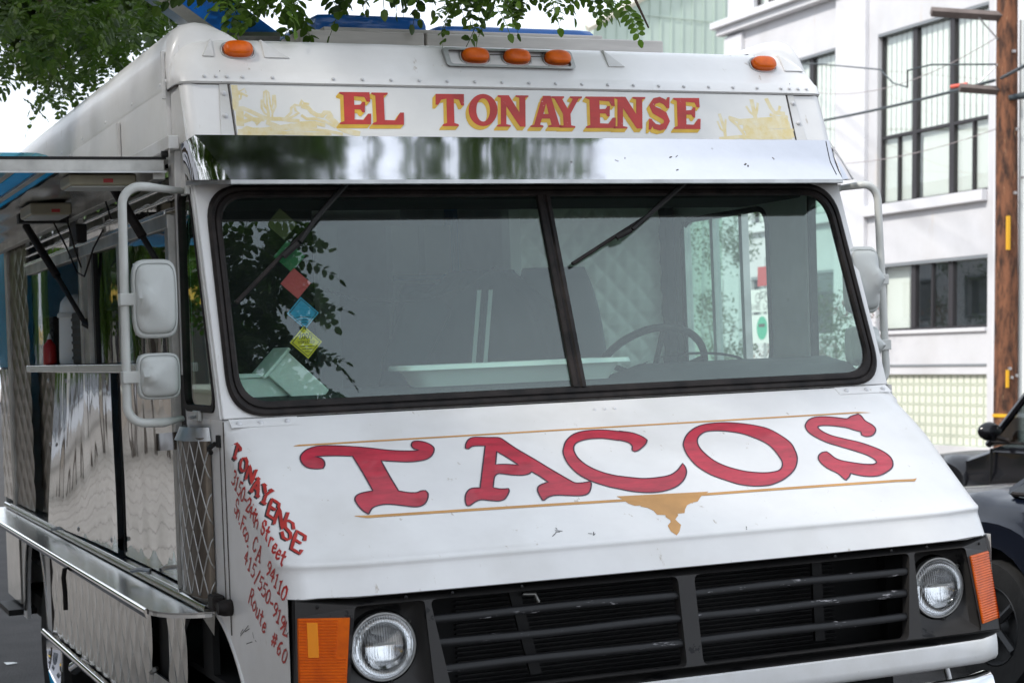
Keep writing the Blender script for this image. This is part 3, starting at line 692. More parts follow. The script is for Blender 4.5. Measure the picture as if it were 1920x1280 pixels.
# ------------------------------------------------------------------ cars
def make_car(name, label, paint, glass, L=4.7, W=1.82, Hs=0.98, Hr=1.43, suv=False):
    """nose towards -y, origin on the road under the middle"""
    root = thing(name, label, 'car')
    wb = L * 0.575; yf, yr = -wb / 2 - 0.05, wb / 2 - 0.05; wr = 0.33 if not suv else 0.37; ar = wr + 0.055
    hb = Hs
    ys = sorted(set([-L / 2, -L / 2 + 0.06, -L / 2 + 0.25, -L / 2 + 0.5] + [c + ar * cos(radians(a)) for c in (yf, yr) for a in range(0, 181, 15)] + [-0.6, -0.3, 0.0, 0.3, 0.6] + [L / 2 - 0.45, L / 2 - 0.2, L / 2 - 0.05, L / 2]))
    rows = []
    for y in ys:
        s = y / (L / 2)
        w = W / 2 * (1 - 0.14 * max(0, abs(s) - 0.6) ** 1.6 * 5 * 0.6)
        zb = 0.24
        for c in (yf, yr):
            if abs(y - c) < ar: zb = max(zb, wr + sqrt(max(0, ar * ar - (y - c) ** 2)))
        # centre height: hood, cowl, deck
        if s < -0.28: zt = hb - 0.10 - 0.30 * max(0, (-s - 0.55)) ** 1.2
        elif s > 0.62: zt = hb + 0.02 - 0.10 * (s - 0.62) * 2
        else: zt = hb
        if abs(s) > 0.985: zt -= 0.06
        zs = zt - 0.05
        e = 0.10 if abs(s) > 0.97 else 0
        prof = [(w - 0.05 - e, zb), (w - e, zb + 0.02), (w - e, zb + (zs - zb) * 0.35), (w + 0.012 - e, zb + (zs - zb) * 0.60), (w - 0.02 - e, zb + (zs - zb) * 0.72), (w - 0.03 - e, zs - 0.03), (w - 0.09 - e, zs + 0.02), (w - 0.35, zt + 0.005), (0, zt + 0.02)]
        rows.append([(-a, y, b) for a, b in prof] + [(a, y, b) for a, b in prof[-2::-1]])
    body = MB().rows(rows, cap=True).build('body', paint, root, smooth=True, angle=40)
    # greenhouse
    wx = W / 2 - 0.10
    st = [(-L * 0.165, hb - 0.03, wx, hb - 0.03), (-L * 0.03, hb, wx - 0.12, Hr - 0.03), (L * 0.06, hb, wx - 0.16, Hr), (L * (0.14 if not suv else 0.38), hb, wx - 0.16, Hr - 0.05), (L * (0.27 if not suv else 0.47), hb, wx - 0.04, hb)]
    rows = [[(-wx, y, zb_), (-wt, y, zt_ - 0.02), (-wt + 0.12, y, zt_), (wt - 0.12, y, zt_), (wt, y, zt_ - 0.02), (wx, y, zb_)] for (y, zb_, wt, zt_) in st]
    MB().rows(rows).build('window_glass', glass, root, smooth=False)
    top = [[(-wt - 0.004, y, zt_ - 0.015), (-wt + 0.12, y, zt_ + 0.012), (0, y, zt_ + 0.03), (wt - 0.12, y, zt_ + 0.012), (wt + 0.004, y, zt_ - 0.015)] for (y, zb_, wt, zt_) in st[1:4]]
    MB().rows(top).build('roof', paint, root, smooth=True)
    for sx in (-1, 1):
        for i in (0, 3):
            a = st[i]; b = st[i + 1]
            MB().tube([(sx * (a[2] + 0.004), a[0], a[3]), (sx * (b[2] + 0.004), b[0], b[3])], 0.032, 6).build('pillar', paint, root)
        MB().tube([(sx * (wx + 0.003), L * 0.06, hb), (sx * (wx - 0.155), L * 0.06, Hr - 0.02)], 0.03, 6).build('pillar', paint, root)
        MB().tube([(sx * (wx + 0.006), -L * 0.16, hb + 0.0), (sx * (wx + 0.006), L * (0.26 if not suv else 0.40), hb + 0.0)], 0.012, 6).build('window_trim', M['rubber'], root)
        # mirror
        mir = MB().grid(lambda u, v: (sx * (W / 2 + 0.07 + 0.12 * cos(2 * pi * u) * sin(pi * v) * 1.0), -L * 0.115 - 0.06 * cos(pi * v), hb + 0.10 + 0.085 * sin(2 * pi * u) * sin(pi * v)), 16, 9, closed_u=True).build('wing_mirror', paint, root, smooth=True)
        MB().tube([(sx * (W / 2 - 0.08), -L * 0.10, hb + 0.02), (sx * (W / 2 + 0.05), -L * 0.115, hb + 0.06)], 0.025, 6).build('mirror_stalk', M['rubber'], mir)
        for c in (yf, yr):
            cx = sx * (W / 2 - 0.12)
            ty = MB().lathe([(wr * 0.62, -0.10), (wr * 0.97, -0.11), (wr, -0.08), (wr, 0.08), (wr * 0.97, 0.11), (wr * 0.62, 0.10)], (cx, c, wr), 'x', 28).build('wheel', M['tyre'], root, smooth=True, angle=40)
            MB().lathe([(wr * 0.63, 0.085 * sx), (wr * 0.60, 0.10 * sx), (wr * 0.55, 0.07 * sx), (0.07, 0.05 * sx), (0.05, 0.09 * sx), (0.001, 0.09 * sx)], (cx, c, wr), 'x', 28).build('rim', M['alloy'], ty, smooth=True, angle=40)
            mbs = MB()
            for k in range(5):
                a = 2 * pi * k / 5
                mbs.tube([(cx + sx * 0.085, c + 0.05 * cos(a), wr + 0.05 * sin(a)), (cx + sx * 0.09, c + wr * 0.58 * cos(a), wr + wr * 0.58 * sin(a))], 0.022, 5)
            mbs.build('spokes', M['alloy'], ty)
        box('headlight', M['lens'], root, sx * (W / 2 - 0.42), sx * (W / 2 - 0.16), -L / 2 + 0.0, -L / 2 + 0.09, hb - 0.40, hb - 0.26, 0.01)
        box('tail_lamp', M['sign_red'], root, sx * (W / 2 - 0.40), sx * (W / 2 - 0.13), L / 2 - 0.10, L / 2 - 0.005, hb - 0.20, hb - 0.06, 0.01)
        for yy in (-0.10, 0.42):
            MB().box(sx * (W / 2 + 0.012) - 0.012, sx * (W / 2 + 0.012) + 0.012, yy + 0.24, yy + 0.40, hb - 0.16, hb - 0.13).build('door_handle', paint, root, bevel=0.004)
            MB().box(sx * W / 2 - 0.012, sx * W / 2 + 0.0135, yy - 0.504, yy - 0.498, 0.30, hb - 0.05).build('door_seam', M['void'], root)
    box('underbody', M['void'], root, -W / 2 + 0.16, W / 2 - 0.16, -L / 2 + 0.2, L / 2 - 0.2, 0.20, hb - 0.25)
    return root
c1 = make_car('parked_sedan', 'black sedan close beside the truck nose, its rear wheel showing', M['car_black'], M['car_glass'], L=4.8, Hs=1.0, Hr=1.42)
c1.location = (4.22, 1.62, road_z(4.2) - 0.01); c1.rotation_euler = (0, radians(-1.2), radians(0))
c2 = make_car('passing_suv', 'farther black car with a large wing mirror, by the foot of the utility pole', M['car_black2'], M['car_glass'], L=4.7, W=1.85, Hs=1.05, Hr=1.72, suv=True)
c2.location = (8.6, 8.0, road_z(8.6) - 0.01); c2.rotation_euler = (0, 0, radians(180))

# ------------------------------------------------------------------ leaves
def pinnate_mesh(name, n=9, L=0.21, lw=0.0085, ll=0.040, curl=0.5, seed=0):
    """a locust leaf: curved stalk with paired oval leaflets"""
    r = random.Random(seed); vs, fs = [], []
    def leaflet(base, d, up, l, w):
        side = d.cross(up).normalized(); o = len(vs)
        fold = up * w * 0.25
        for (t, s) in ((0, 0), (0.25, 0.85), (0.6, 1.0), (0.9, 0.5), (1.0, 0), (0.9, -0.5), (0.6, -1.0), (0.25, -0.85)):
            vs.append(base + d * l * t + side * w * s + fold * abs(s) - Vector((0, 0, 0.10 * l * t * t)))
        fs.extend([(o, o + 1, o + 2, o + 3, o + 4), (o, o + 4, o + 5, o + 6, o + 7)])
    prev = None; up = Vector((0, 0, 1))
    for k in range(n + 1):
        t = k / n
        p = Vector((t * L, 0.01 * sin(5 * t + seed), -curl * L * t * t))
        dr = Vector((1, 0, -2 * curl * t)).normalized()
        if prev is not None:
            o = len(vs); a = Vector((0, 0.0012, 0)); b = Vector((0, 0, 0.0012))
            vs.extend([prev + a, prev - a, p - a, p + a, prev + b, prev - b, p - b, p + b])
            fs.extend([(o, o + 1, o + 2, o + 3), (o + 4, o + 5, o + 6, o + 7)])
        prev = p
        if k == n: leaflet(p, dr, up, ll, lw); break
        if k == 0: continue
        for s in (-1, 1):
            d = (dr * r.uniform(0.25, 0.5) + Vector((0, s, 0)) + Vector((0, 0, r.uniform(-0.45, 0.15)))).normalized()
            leaflet(p, d, (up + Vector((r.uniform(-.3, .3), r.uniform(-.3, .3), 0))).normalized(), ll * r.uniform(0.85, 1.1) * (0.8 + 0.4 * sin(pi * min(1, t + 0.1))), lw * r.uniform(0.9, 1.15))
    me = bpy.data.meshes.new(name); me.from_pydata([tuple(v) for v in vs], [], fs)
    return me
leaf_meshes = []; bright_meshes = []
for s in range(5):
    me = pinnate_mesh('leaf', n=8 + s % 3, L=0.18 + 0.02 * s, curl=0.15 + 0.10 * s, seed=s, lw=(0.0118, 0.0135, 0.0105, 0.0125, 0.0145)[s])
    me.materials.append(M['leaf']); leaf_meshes.append(me)
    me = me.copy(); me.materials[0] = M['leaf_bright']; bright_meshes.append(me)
def leaf_matrix(p, r, droop=0.55, s=1.0):
    yaw = r.uniform(0, 2 * pi); pitch = r.gauss(droop, 0.35); roll = r.gauss(0, 0.5)
    return Matrix.Translation(p) @ Euler((roll, pitch, yaw), 'XYZ').to_matrix().to_4x4() @ Matrix.Scale(s, 4)
def leaf_cloud(name, mats, meshes, parent, material):
    """join many leaves into one mesh with numpy"""
    data = []
    for me in meshes:
        v = np.empty(len(me.vertices) * 3); me.vertices.foreach_get('co', v); v = v.reshape(-1, 3)
        lp = np.array([len(p.vertices) for p in me.polygons]); ix = np.concatenate([np.array(p.vertices[:]) for p in me.polygons])
        data.append((v, lp, ix))
    V, LT, IX, off = [], [], [], 0
    for k, mm in enumerate(mats):
        v, lp, ix = data[k % len(data)]
        A = np.array(mm)[:3, :3]; t = np.array(mm)[:3, 3]
        V.append(v @ A.T + t); LT.append(lp); IX.append(ix + off); off += len(v)
    V = np.concatenate(V); LT = np.concatenate(LT); IX = np.concatenate(IX)
    me = bpy.data.meshes.new(name)
    me.vertices.add(len(V)); me.vertices.foreach_set('co', V.ravel())
    me.loops.add(len(IX)); me.loops.foreach_set('vertex_index', IX)
    me.polygons.add(len(LT)); me.polygons.foreach_set('loop_start', np.concatenate([[0], np.cumsum(LT)[:-1]])); me.polygons.foreach_set('loop_total', LT)
    me.update(calc_edges=True); me.materials.append(material)
    o = bpy.data.objects.new(name, me); COL.objects.link(o); o.parent = parent
    return o
TX, TY = -3.3, 2.6
tree = thing('locust_tree', 'locust tree with feathery green leaves overhanging the truck roof at top left', 'tree', loc=(TX, TY, 0.06))
def Lc(p): return (p[0] - TX, p[1] - TY, p[2] - 0.06)
MB().tube([Lc(p) for p in ((-3.3, 2.6, 0), (-3.28, 2.62, 1.2), (-3.2, 2.6, 2.3), (-3.05, 2.55, 3.3), (-2.9, 2.5, 4.2))], [0.17, 0.14, 0.125, 0.115, 0.10], 14).build('trunk', M['bark'], tree, smooth=True)
limbs = [((-2.95, 2.5, 3.9), (-2.2, 3.4, 4.3), (-1.5, 4.6, 4.1), (-1.0, 6.0, 3.8)),
         ((-2.95, 2.5, 3.9), (-2.2, 2.2, 4.4), (-1.2, 1.7, 4.2), (-0.3, 1.3, 3.75), (0.2, 1.05, 3.35)),
         ((-2.9, 2.5, 4.1), (-2.3, 1.0, 4.7), (-1.7, -0.5, 4.5), (-0.95, -1.3, 3.8)),
         ((-2.9, 2.5, 4.2), (-3.1, 3.6, 5.0), (-2.9, 5.2, 5.2)), ((-2.9, 2.5, 4.2), (-3.4, 1.6, 5.2), (-3.6, 0.2, 5.6)),
         ((-1.5, 4.6, 4.1), (-1.2, 5.0, 3.7), (-0.95, 5.2, 3.45)), ((-1.2, 1.7, 4.2), (-0.9, 2.8, 4.3), (-0.4, 3.8, 4.4))]
for lb in limbs:
    MB().tube([Lc(p) for p in lb], [0.055 * (1 - 0.75 * k / (len(lb) - 1)) for k in range(len(lb))], 8).build('branch', M['bark'], tree, smooth=True)
# crown: everything outside or far up
crown = [(-1.25, 0.9, 4.2, 0.75, 0.7, 0.45, 380), (-1.1, 2.2, 4.3, 0.85, 0.8, 0.5, 420), (-1.8, 1.6, 4.6, 0.9, 0.9, 0.5, 380), (-1.7, 3.6, 4.7, 0.9, 0.9, 0.5, 380),
         (-0.74, -1.20, 3.75, 0.44, 0.45, 0.40, 175), (-0.82, -1.25, 3.28, 0.34, 0.32, 0.28, 85), (-0.42, -1.45, 3.42, 0.18, 0.2, 0.12, 20), (-0.5, -1.3, 3.15, 0.18, 0.2, 0.12, 16), (-1.9, -0.6, 4.5, 0.7, 0.7, 0.5, 200), (-1.15, 1.9, 3.65, 0.45, 0.6, 0.3, 170),
         (-2.6, 0.3, 5.0, 1.0, 1.0, 0.6, 300), (-2.6, 4.4, 5.2, 1.1, 1.2, 0.7, 300), (-0.9, 5.6, 4.6, 0.8, 0.9, 0.5, 360), (-1.9, 6.2, 4.6, 0.9, 0.9, 0.7, 320),
         (-3.6, 2.4, 5.6, 1.2, 1.3, 0.7, 300), (-0.75, 1.1, 3.95, 0.30, 0.25, 0.2, 60), (-3.1, -1.1, 4.3, 0.9, 0.8, 0.4, 110), (-2.6, -1.9, 4.0, 0.7, 0.6, 0.35, 60)]  # last clusters added out of view to dapple the hood
cm = []
for (x, y, z, rx, ry, rz, n) in crown:
    for _ in range(n):
        d = Vector((R.gauss(0, 1), R.gauss(0, 1), R.gauss(0, 1))).normalized() * (R.random() ** 0.45)
        cm.append(leaf_matrix(Vector(Lc((x + d.x * rx, y + d.y * ry, z + d.z * rz))), R, 0.5, R.uniform(0.9, 1.25)))
tag(leaf_cloud('crown', cm, leaf_meshes, tree, M['leaf']), kind='stuff')
# the leaves one can tell apart: in view at the upper left and over the roof edge
def place_leaf(p, k, s=1.0, droop=0.55, yaw=None):
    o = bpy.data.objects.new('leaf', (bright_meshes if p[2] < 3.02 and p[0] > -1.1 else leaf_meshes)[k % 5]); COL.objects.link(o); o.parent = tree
    m = leaf_matrix(Vector(Lc(p)), R, droop, s)
    if yaw is not None:
        m = Matrix.Translation(Vector(Lc(p))) @ Euler((R.gauss(0, .35), R.gauss(droop, .25), yaw + R.gauss(0, .4)), 'XYZ').to_matrix().to_4x4() @ Matrix.Scale(s, 4)
    o.matrix_basis = m
CAMP = Vector((-2.5139, -4.596, 1.642))
def dirp(px, py):
    a, b = (px - 960) / 3399.4, (py - 640) / 3399.4
    return Vector((0.92142563 * a + 0.02156676 * b + 0.38795578, -0.38833739 * a + 0.01772057 * b + 0.92134687, 0.01299567 * a - 0.99961035 * b + 0.02470337))
LEAVES = [(-1.24,5.65,3.78),(-0.91,5.86,3.82),(-0.94,5.93,3.78),(-1.47,3.9,3.44),(-1.28,4.99,3.58),(-1.33,4.13,3.42),(-1.17,5.54,3.6),(-1.26,3.89,3.31),(-1.43,3.59,3.32),(-1.28,4.1,3.44),(-1.13,4.24,3.47),(-1.03,5.25,3.67),(-1.08,5.31,3.56),(-1.12,4.26,3.48),(-1.38,3.96,3.36),(-1.1,5.08,3.6),(-1.14,4.38,3.48),(-1.29,4.83,3.46),(-1.19,5.39,3.61),(-1.23,3.57,3.28),(-1.39,3.62,3.39),(-1.17,5.04,3.65),(-1.3,4.02,3.4),(-1.06,5.47,3.71),(-1.11,4.38,3.54),(-1.2,5.58,3.65),(-0.71,5.44,3.66),(-0.76,5.86,3.81),(-0.84,4.99,3.6),(-0.71,5.78,3.82),(-1.12,4.31,3.48),(-1.1,3.85,3.36),(-1.22,3.93,3.49),(-0.78,4.75,3.53),(-0.99,5.0,3.59),(-0.95,4.52,3.58),(-1.01,3.5,3.28),(-1.28,3.88,3.37),(-0.94,5.08,3.75),(-0.99,4.57,3.56),(-0.95,4.18,3.37),(-1.01,5.71,3.67),(-0.87,4.67,3.57),(-1.07,4.22,3.52),(-1.06,4.45,3.48),(-0.73,4.99,3.65),(-1.22,3.74,3.35),(-0.84,5.68,3.64),(-0.97,5.49,3.62),(-0.91,5.42,3.79),(-1.15,4.23,3.38),(-1.06,5.3,3.65),(-0.7,5.11,3.57),(-0.7,4.85,3.62),(-0.73,4.66,3.5),(-0.53,5.4,3.8),(-0.68,5.32,3.64),(-0.52,5.51,3.8),(-0.4,5.79,3.88),(-0.6,4.77,3.62),(-0.43,5.71,3.72),(-0.75,5.3,3.68),(-0.59,5.39,3.76),(-0.85,4.6,3.58),(-0.76,5.1,3.72),(-0.86,3.96,3.44),(-0.94,4.14,3.43),(-0.96,3.7,3.43),(-0.96,3.74,3.37),(-0.81,3.99,3.41),(-0.72,4.66,3.56),(-0.76,4.99,3.59),(-0.92,3.59,3.28),(-0.8,4.56,3.53),(-1.18,4.43,3.29),(-1.26,3.92,3.24),(-1.27,4.87,3.44),(-1.15,4.5,3.4),(-1.24,4.44,3.42),(-1.17,4.79,3.36),(-1.1,4.85,3.48),(-1.43,3.81,3.14),(-1.14,4.88,3.4),(-1.08,5.39,3.47),(-1.35,4.21,3.26),(-1.31,4.49,3.26),(-1.1,4.82,3.46),(-1.07,4.62,3.21),(-0.98,5.53,3.46),(-1.13,4.61,3.32),(-1.0,4.49,3.25),(-1.0,5.24,3.32),(-1.04,4.18,3.25),(-1.02,4.11,3.29),(-0.93,5.52,3.46),(-1.1,4.59,3.24),(-1.06,5.1,3.49),(-1.03,4.22,3.2),(-1.18,4.28,3.28),(-1.18,4.4,3.3),(-1.2,3.78,3.26),(-0.94,5.39,3.39),(-1.14,3.71,3.22),(-1.03,4.76,3.43),(-1.1,4.6,3.42),(-1.03,4.4,3.33),(-1.09,4.24,3.3),(-0.74,5.14,3.52),(-0.97,4.16,3.36),(-0.95,3.88,3.35),(-0.97,4.58,3.38),(-0.86,4.71,3.39),(-0.94,4.05,3.31),(-0.75,4.81,3.53),(-0.57,5.35,3.54),(-0.9,3.68,3.24),(-0.79,4.79,3.47),(-0.87,3.83,3.29),(-1.02,3.93,3.18),(-1.04,3.95,3.3),(-1.01,3.84,3.26),(-1.03,3.75,3.22),(-0.87,5.28,3.56),(-0.87,4.18,3.29),(-0.81,5.37,3.58),(-0.6,4.88,3.53),(-0.6,4.55,3.43),(-0.55,4.72,3.55),(-0.74,4.17,3.34),(-0.77,3.97,3.42),(-0.57,4.93,3.51),(-0.56,4.79,3.46),(-0.72,3.88,3.32),(-0.68,4.12,3.36),(-0.66,4.26,3.46),(-1.07,5.13,3.28),(-0.98,5.48,3.32),(-1.24,4.15,3.13),(-0.95,5.24,3.3),(-1.1,4.5,3.11),(-1.1,4.95,3.19),(-1.25,4.19,3.07),(-1.01,5.24,3.35),(-1.25,4.85,3.17),(-1.15,5.19,3.3),(-0.99,3.9,3.17),(-0.72,5.26,3.42),(-1.06,3.87,3.16),(-0.9,4.87,3.34),(-1.0,4.02,3.18),(-0.85,4.43,3.26),(-1.01,4.11,3.17),(-1.44,3.94,3.27),(-1.36,4.6,3.4),(-1.31,4.34,3.37),(-1.25,4.96,3.55),(-1.52,3.88,3.27),(-1.32,5.0,3.55),(-1.43,4.02,3.35),(-1.29,4.26,3.02),(-1.3,4.54,3.03),(-1.12,4.48,3.07),(-1.14,4.33,3.13),(-0.98,5.28,3.18),(-1.01,5.33,3.27),(-0.82,5.0,3.3),(-0.9,4.73,3.25),(-0.88,4.46,3.22),(-1.23,5.51,3.42),(-1.44,4.32,3.21),(-1.05,1.28,2.94),(-1.02,1.27,2.95),(-1.09,1.14,2.91),(-1.02,1.31,2.96),(-1.12,1.17,2.91),(-1.05,1.34,2.96),(-0.96,1.44,3.01),(-1.04,1.33,2.96),(-1.11,1.29,2.95),(-0.9,1.43,3.01),(-0.88,1.39,2.96),(-0.91,1.18,2.92),(-0.8,1.35,2.96),(-0.95,1.1,2.9),(-0.9,1.23,2.93),(-0.97,1.1,2.92),(-0.93,1.14,2.93),(-0.95,1.1,2.89),(-0.78,1.31,3.01),(-0.82,1.28,3.01),(-0.79,1.18,3.0),(-0.72,1.37,3.04),(-0.67,1.05,3.06),(-0.64,0.98,3.05),(-0.61,1.03,3.05),(-0.7,0.98,3.04),(-0.67,0.95,3.04),(-0.6,1.06,3.06),(-0.48,1.12,3.1),(-0.63,1.08,3.06),(-0.62,1.17,3.08),(-0.45,0.89,3.04),(-0.42,1.14,3.09),(-0.47,1.2,3.08),(-0.34,1.2,3.1),(-0.48,1.05,3.06),(-0.41,1.06,3.08),(-0.42,0.88,3.03),(-0.38,0.84,2.98),(-0.3,1.04,3.02),(-0.4,1.0,3.0),(-0.36,0.9,2.97),(-0.32,1.12,3.04),(-0.36,0.92,2.97),(-0.21,1.11,3.05),(-0.4,0.89,2.99),(-0.26,0.78,2.98),(-0.17,1.04,3.01),(-0.14,1.06,3.03),(-0.18,1.11,3.01),(-0.28,0.94,3.01),(-0.15,0.98,3.01),(-0.22,0.89,2.97),(-0.19,0.91,2.99),(-0.29,0.95,2.99),(0.02,1.05,3.06),(-0.12,0.94,3.04),(-0.09,0.95,3.04),(-0.16,0.85,3.02),(-0.12,0.86,3.0),(-0.13,1.02,3.05),(-0.18,0.85,2.97),(0.04,0.97,3.06),(0.02,1.04,3.09),(0.01,0.97,3.08),(-0.02,0.89,3.03),(0.11,1.03,3.08),(-0.12,0.71,2.98),(0.01,0.94,3.03),(0.09,0.88,3.06),(0.11,0.91,3.02),(0.02,0.81,3.0),(0.07,0.76,3.0),(0.15,0.98,3.02),(0.15,0.93,3.01),(0.14,0.85,2.93),(0.19,0.9,2.96),(-0.3,1.02,2.95),(-0.28,0.9,2.94),(-0.38,0.9,2.94),(-0.25,1.01,2.96),(-0.24,0.85,2.93),(-0.19,1.04,2.98),(-0.19,0.95,2.96),(-0.18,0.87,2.96)]
for k, p in enumerate(LEAVES):
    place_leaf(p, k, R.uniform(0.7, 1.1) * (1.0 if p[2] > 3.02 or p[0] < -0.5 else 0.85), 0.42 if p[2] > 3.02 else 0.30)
cm = []
for (x, y, z, rx, ry, rz, n) in ((-0.80, 6.6, 4.12, 0.62, 0.5, 0.28, 420), (-1.0, 6.4, 3.84, 0.34, 0.4, 0.16, 130), (-0.66, 6.4, 3.86, 0.26, 0.4, 0.18, 110), (-0.42, 6.0, 3.95, 0.22, 0.4, 0.2, 90), (-0.95, 6.2, 3.55, 0.14, 0.3, 0.12, 40), (-0.80, 1.55, 3.25, 0.40, 0.25, 0.14, 60), (-0.40, 1.35, 3.22, 0.30, 0.15, 0.10, 26)):
    for _ in range(n):
        d = Vector((R.gauss(0, 1), R.gauss(0, 1), R.gauss(0, 1))).normalized() * (R.random() ** 0.45)
        cm.append(leaf_matrix(Vector(Lc((x + d.x * rx, y + d.y * ry, z + d.z * rz))), R, 0.4, R.uniform(0.8, 1.15)))
tag(leaf_cloud('foliage', cm, leaf_meshes, tree, M['leaf']), kind='stuff')
for pts in (((-0.3, 1.3, 3.75), (-0.35, 1.2, 3.2), (-0.28, 1.08, 2.95)), ((0.2, 1.05, 3.35), (0.22, 0.95, 3.05), (0.27, 0.86, 2.86)), ((-1.0, 6.0, 3.8), (-0.95, 5.6, 3.6), (-1.0, 5.3, 3.3)), ((-1.2, 1.7, 4.2), (-0.95, 1.5, 3.4), (-0.9, 1.35, 2.95))):
    MB().tube([Lc(p) for p in pts], [0.010, 0.007, 0.003], 6).build('twig', M['bark'], tree, smooth=True)

# street trees along the near pavement, beside and behind the truck (added outside the frame to green its reflections)
for q, (x, y, lab) in enumerate(((-5.2, 11.0, 'unseen leafy street tree added for reflections just behind the locust tree'), (-5.0, 22.0, 'second unseen leafy street tree added for reflections along the near pavement'), (-5.3, 35.0, 'farthest unseen leafy street tree added for reflections along the near pavement'))):
    tr = thing('street_tree', lab, 'tree', loc=(x, y, 0.06))
    MB().tube([(0, 0, 0), (0.05, 0, 1.5), (0, 0.1, 3.2)], [0.14, 0.11, 0.07], 8).build('trunk', M['bark'], tr, smooth=True)
    cm = []
    for _ in range(900):
        d = Vector((R.gauss(0, 1), R.gauss(0, 1), R.gauss(0, 1))).normalized() * (R.random() ** 0.4)
        cm.append(leaf_matrix(Vector((d.x * 1.5, d.y * 2.0, 3.1 + d.z * 1.5)), R, 0.5, R.uniform(1.6, 2.6)))
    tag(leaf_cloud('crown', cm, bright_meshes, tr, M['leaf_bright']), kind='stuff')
# ------------------------------------------------------------------ shrubs across the street
def shrub(label, x, y, z0, z1, rx, ry, n, material, seed, trunk=True):
    r = random.Random(seed)
    root = thing('shrub' if z1 < 3.4 else 'small_tree', label, 'shrub' if z1 < 3.4 else 'tree', loc=(x, y, 0.05))
    if trunk:
        MB().tube([(0, 0, 0), (0.03, 0.02, z1 * 0.4), (0, 0.05, z1 * 0.75)], [0.05, 0.035, 0.015], 6).build('trunk', M['bark'], root)
    for k in range(5):
        a = r.uniform(0, 6.28)
        MB().tube([(0.02, 0.02, z1 * 0.35), (rx * 0.5 * cos(a), ry * 0.5 * sin(a), z1 * r.uniform(0.5, 0.8))], [0.02, 0.006], 5).build('branch', M['bark'], root)
    V, F = [], []
    cl = [(r.uniform(-rx, rx) * 0.75, r.uniform(-ry, ry) * 0.75, r.uniform(z0, z1), r.uniform(0.16, 0.34)) for _ in range(16)]
    for _ in range(n):
        c = r.choice(cl); d = Vector((r.gauss(0, 1), r.gauss(0, 1), r.gauss(0, 1))) * c[3] * 0.7
        p = Vector((c[0], c[1], c[2])) + d
        a = Vector((r.gauss(0, 1), r.gauss(0, 1), r.gauss(0, 1))).normalized(); b = a.cross(Vector((r.random(), r.random(), 1))).normalized()
        s = r.uniform(0.03, 0.055); o = len(V)
        V += [p - a * s, p + b * s * 0.45, p + a * s, p - b * s * 0.45]; F.append((o, o + 1, o + 2, o + 3))
    me = bpy.data.meshes.new('crown'); me.from_pydata([tuple(v) for v in V], [], F); me.materials.append(material)
    o = bpy.data.objects.new('crown', me); COL.objects.link(o); o.parent = root; o['kind'] = 'stuff'
shrub('green street tree seen through the sliding cab window', 16.0, 28.3, 1.6, 5.2, 0.7, 1.2, 3200, M['shrub_leaf'], 1)
shrub('loose green shrub seen through the corner cab glass behind the right mirrors', 16.0, 23.9, 1.7, 3.3, 0.5, 0.9, 1300, M['shrub_leaf'], 2)
shrub('reddish low shrub beneath the bike lane sign', 16.2, 25.6, 1.5, 2.35, 0.5, 1.2, 1600, M['red_leaf'], 3, False)
shrub('thin bare reddish branch by the lower window behind the right mirror arm', 17.9, 26.4, 3.0, 3.38, 0.3, 0.7, 160, M['red_leaf'], 4, False)

# ================================================================== THE TRUCK
TW = Matrix(((0.998366974, 0.0, -0.05712605, 0), (-0.000180139, 0.999995028, -0.00314820, 0), (0.0571257661, 0.0031533514, 0.99836201, 0), (0, 0, 0, 1)))
truck = thing('food_truck', 'white and stainless steel taco truck with red lettering and its serving side open', 'food truck', M=TW)
T = truck

# ---- surfaces
def F(z):                       # front of the nose on the centre line
    if z >= 1.226: y = -0.001 + (z - 1.226) * 1.5756
    else: y = -0.001 - (1.226 - z) * 0.484 if z > 1.135 else -0.045 - (1.135 - z) * 0.15
    return y - 0.0065 * math.exp(-((z - 1.222) / 0.009) ** 2)
def bow(z): return 0.0 if z > 1.45 else min(1.0, (1.45 - z) / 0.25)
def nose_outline(z, n=11):
    """plan of the nose at height z, from the kerb side seam round to the far seam"""
    y0 = F(z); b = bow(z); pts = []
    ys_, r = 0.56, 0.085
    def yf(x): return y0 + b * (0.022 * x * x + 0.32 * max(0, abs(x) - 0.93))
    xe = 1.156 - 0.022 * b
    yc = yf(xe - r)
    half = []
    if yc + r < ys_:
        for k in range(5):
            t = k / 4; y = ys_ + (yc + r - ys_) * t
            half.append((-(1.156 + (xe - 1.156) * t * t), y))
        for k in range(1, 6):
            a = radians(90 * k / 6); half.append((-(xe - r + r * cos(a)), yc + r - r * sin(a)))
    else:
        yc2 = max(ys_, yc)
        for k in range(10): 
            a = radians(90 * k / 10); half.append((-(xe - r + r * cos(a)), yc + (r - r * sin(a)) * 0.6))
    for k in range(n + 1):
        x = -(xe - r) * (1 - k / n); half.append((x, yf(x)))
    full = half + [(-x, y) for x, y in half[-2::-1]]
    return full
zs = [1.598, 1.585, 1.57, 1.55, 1.52, 1.48, 1.44, 1.40, 1.36, 1.32, 1.28, 1.26, 1.248, 1.242, 1.237, 1.232, 1.227, 1.222, 1.217, 1.212, 1.207, 1.20, 1.185, 1.16, 1.138]
rows = [[(x, y, z) for x, y in nose_outline(z)] for z in zs]
hood = MB().rows(rows).build('hood', M['white'], T, smooth=True, angle=50)
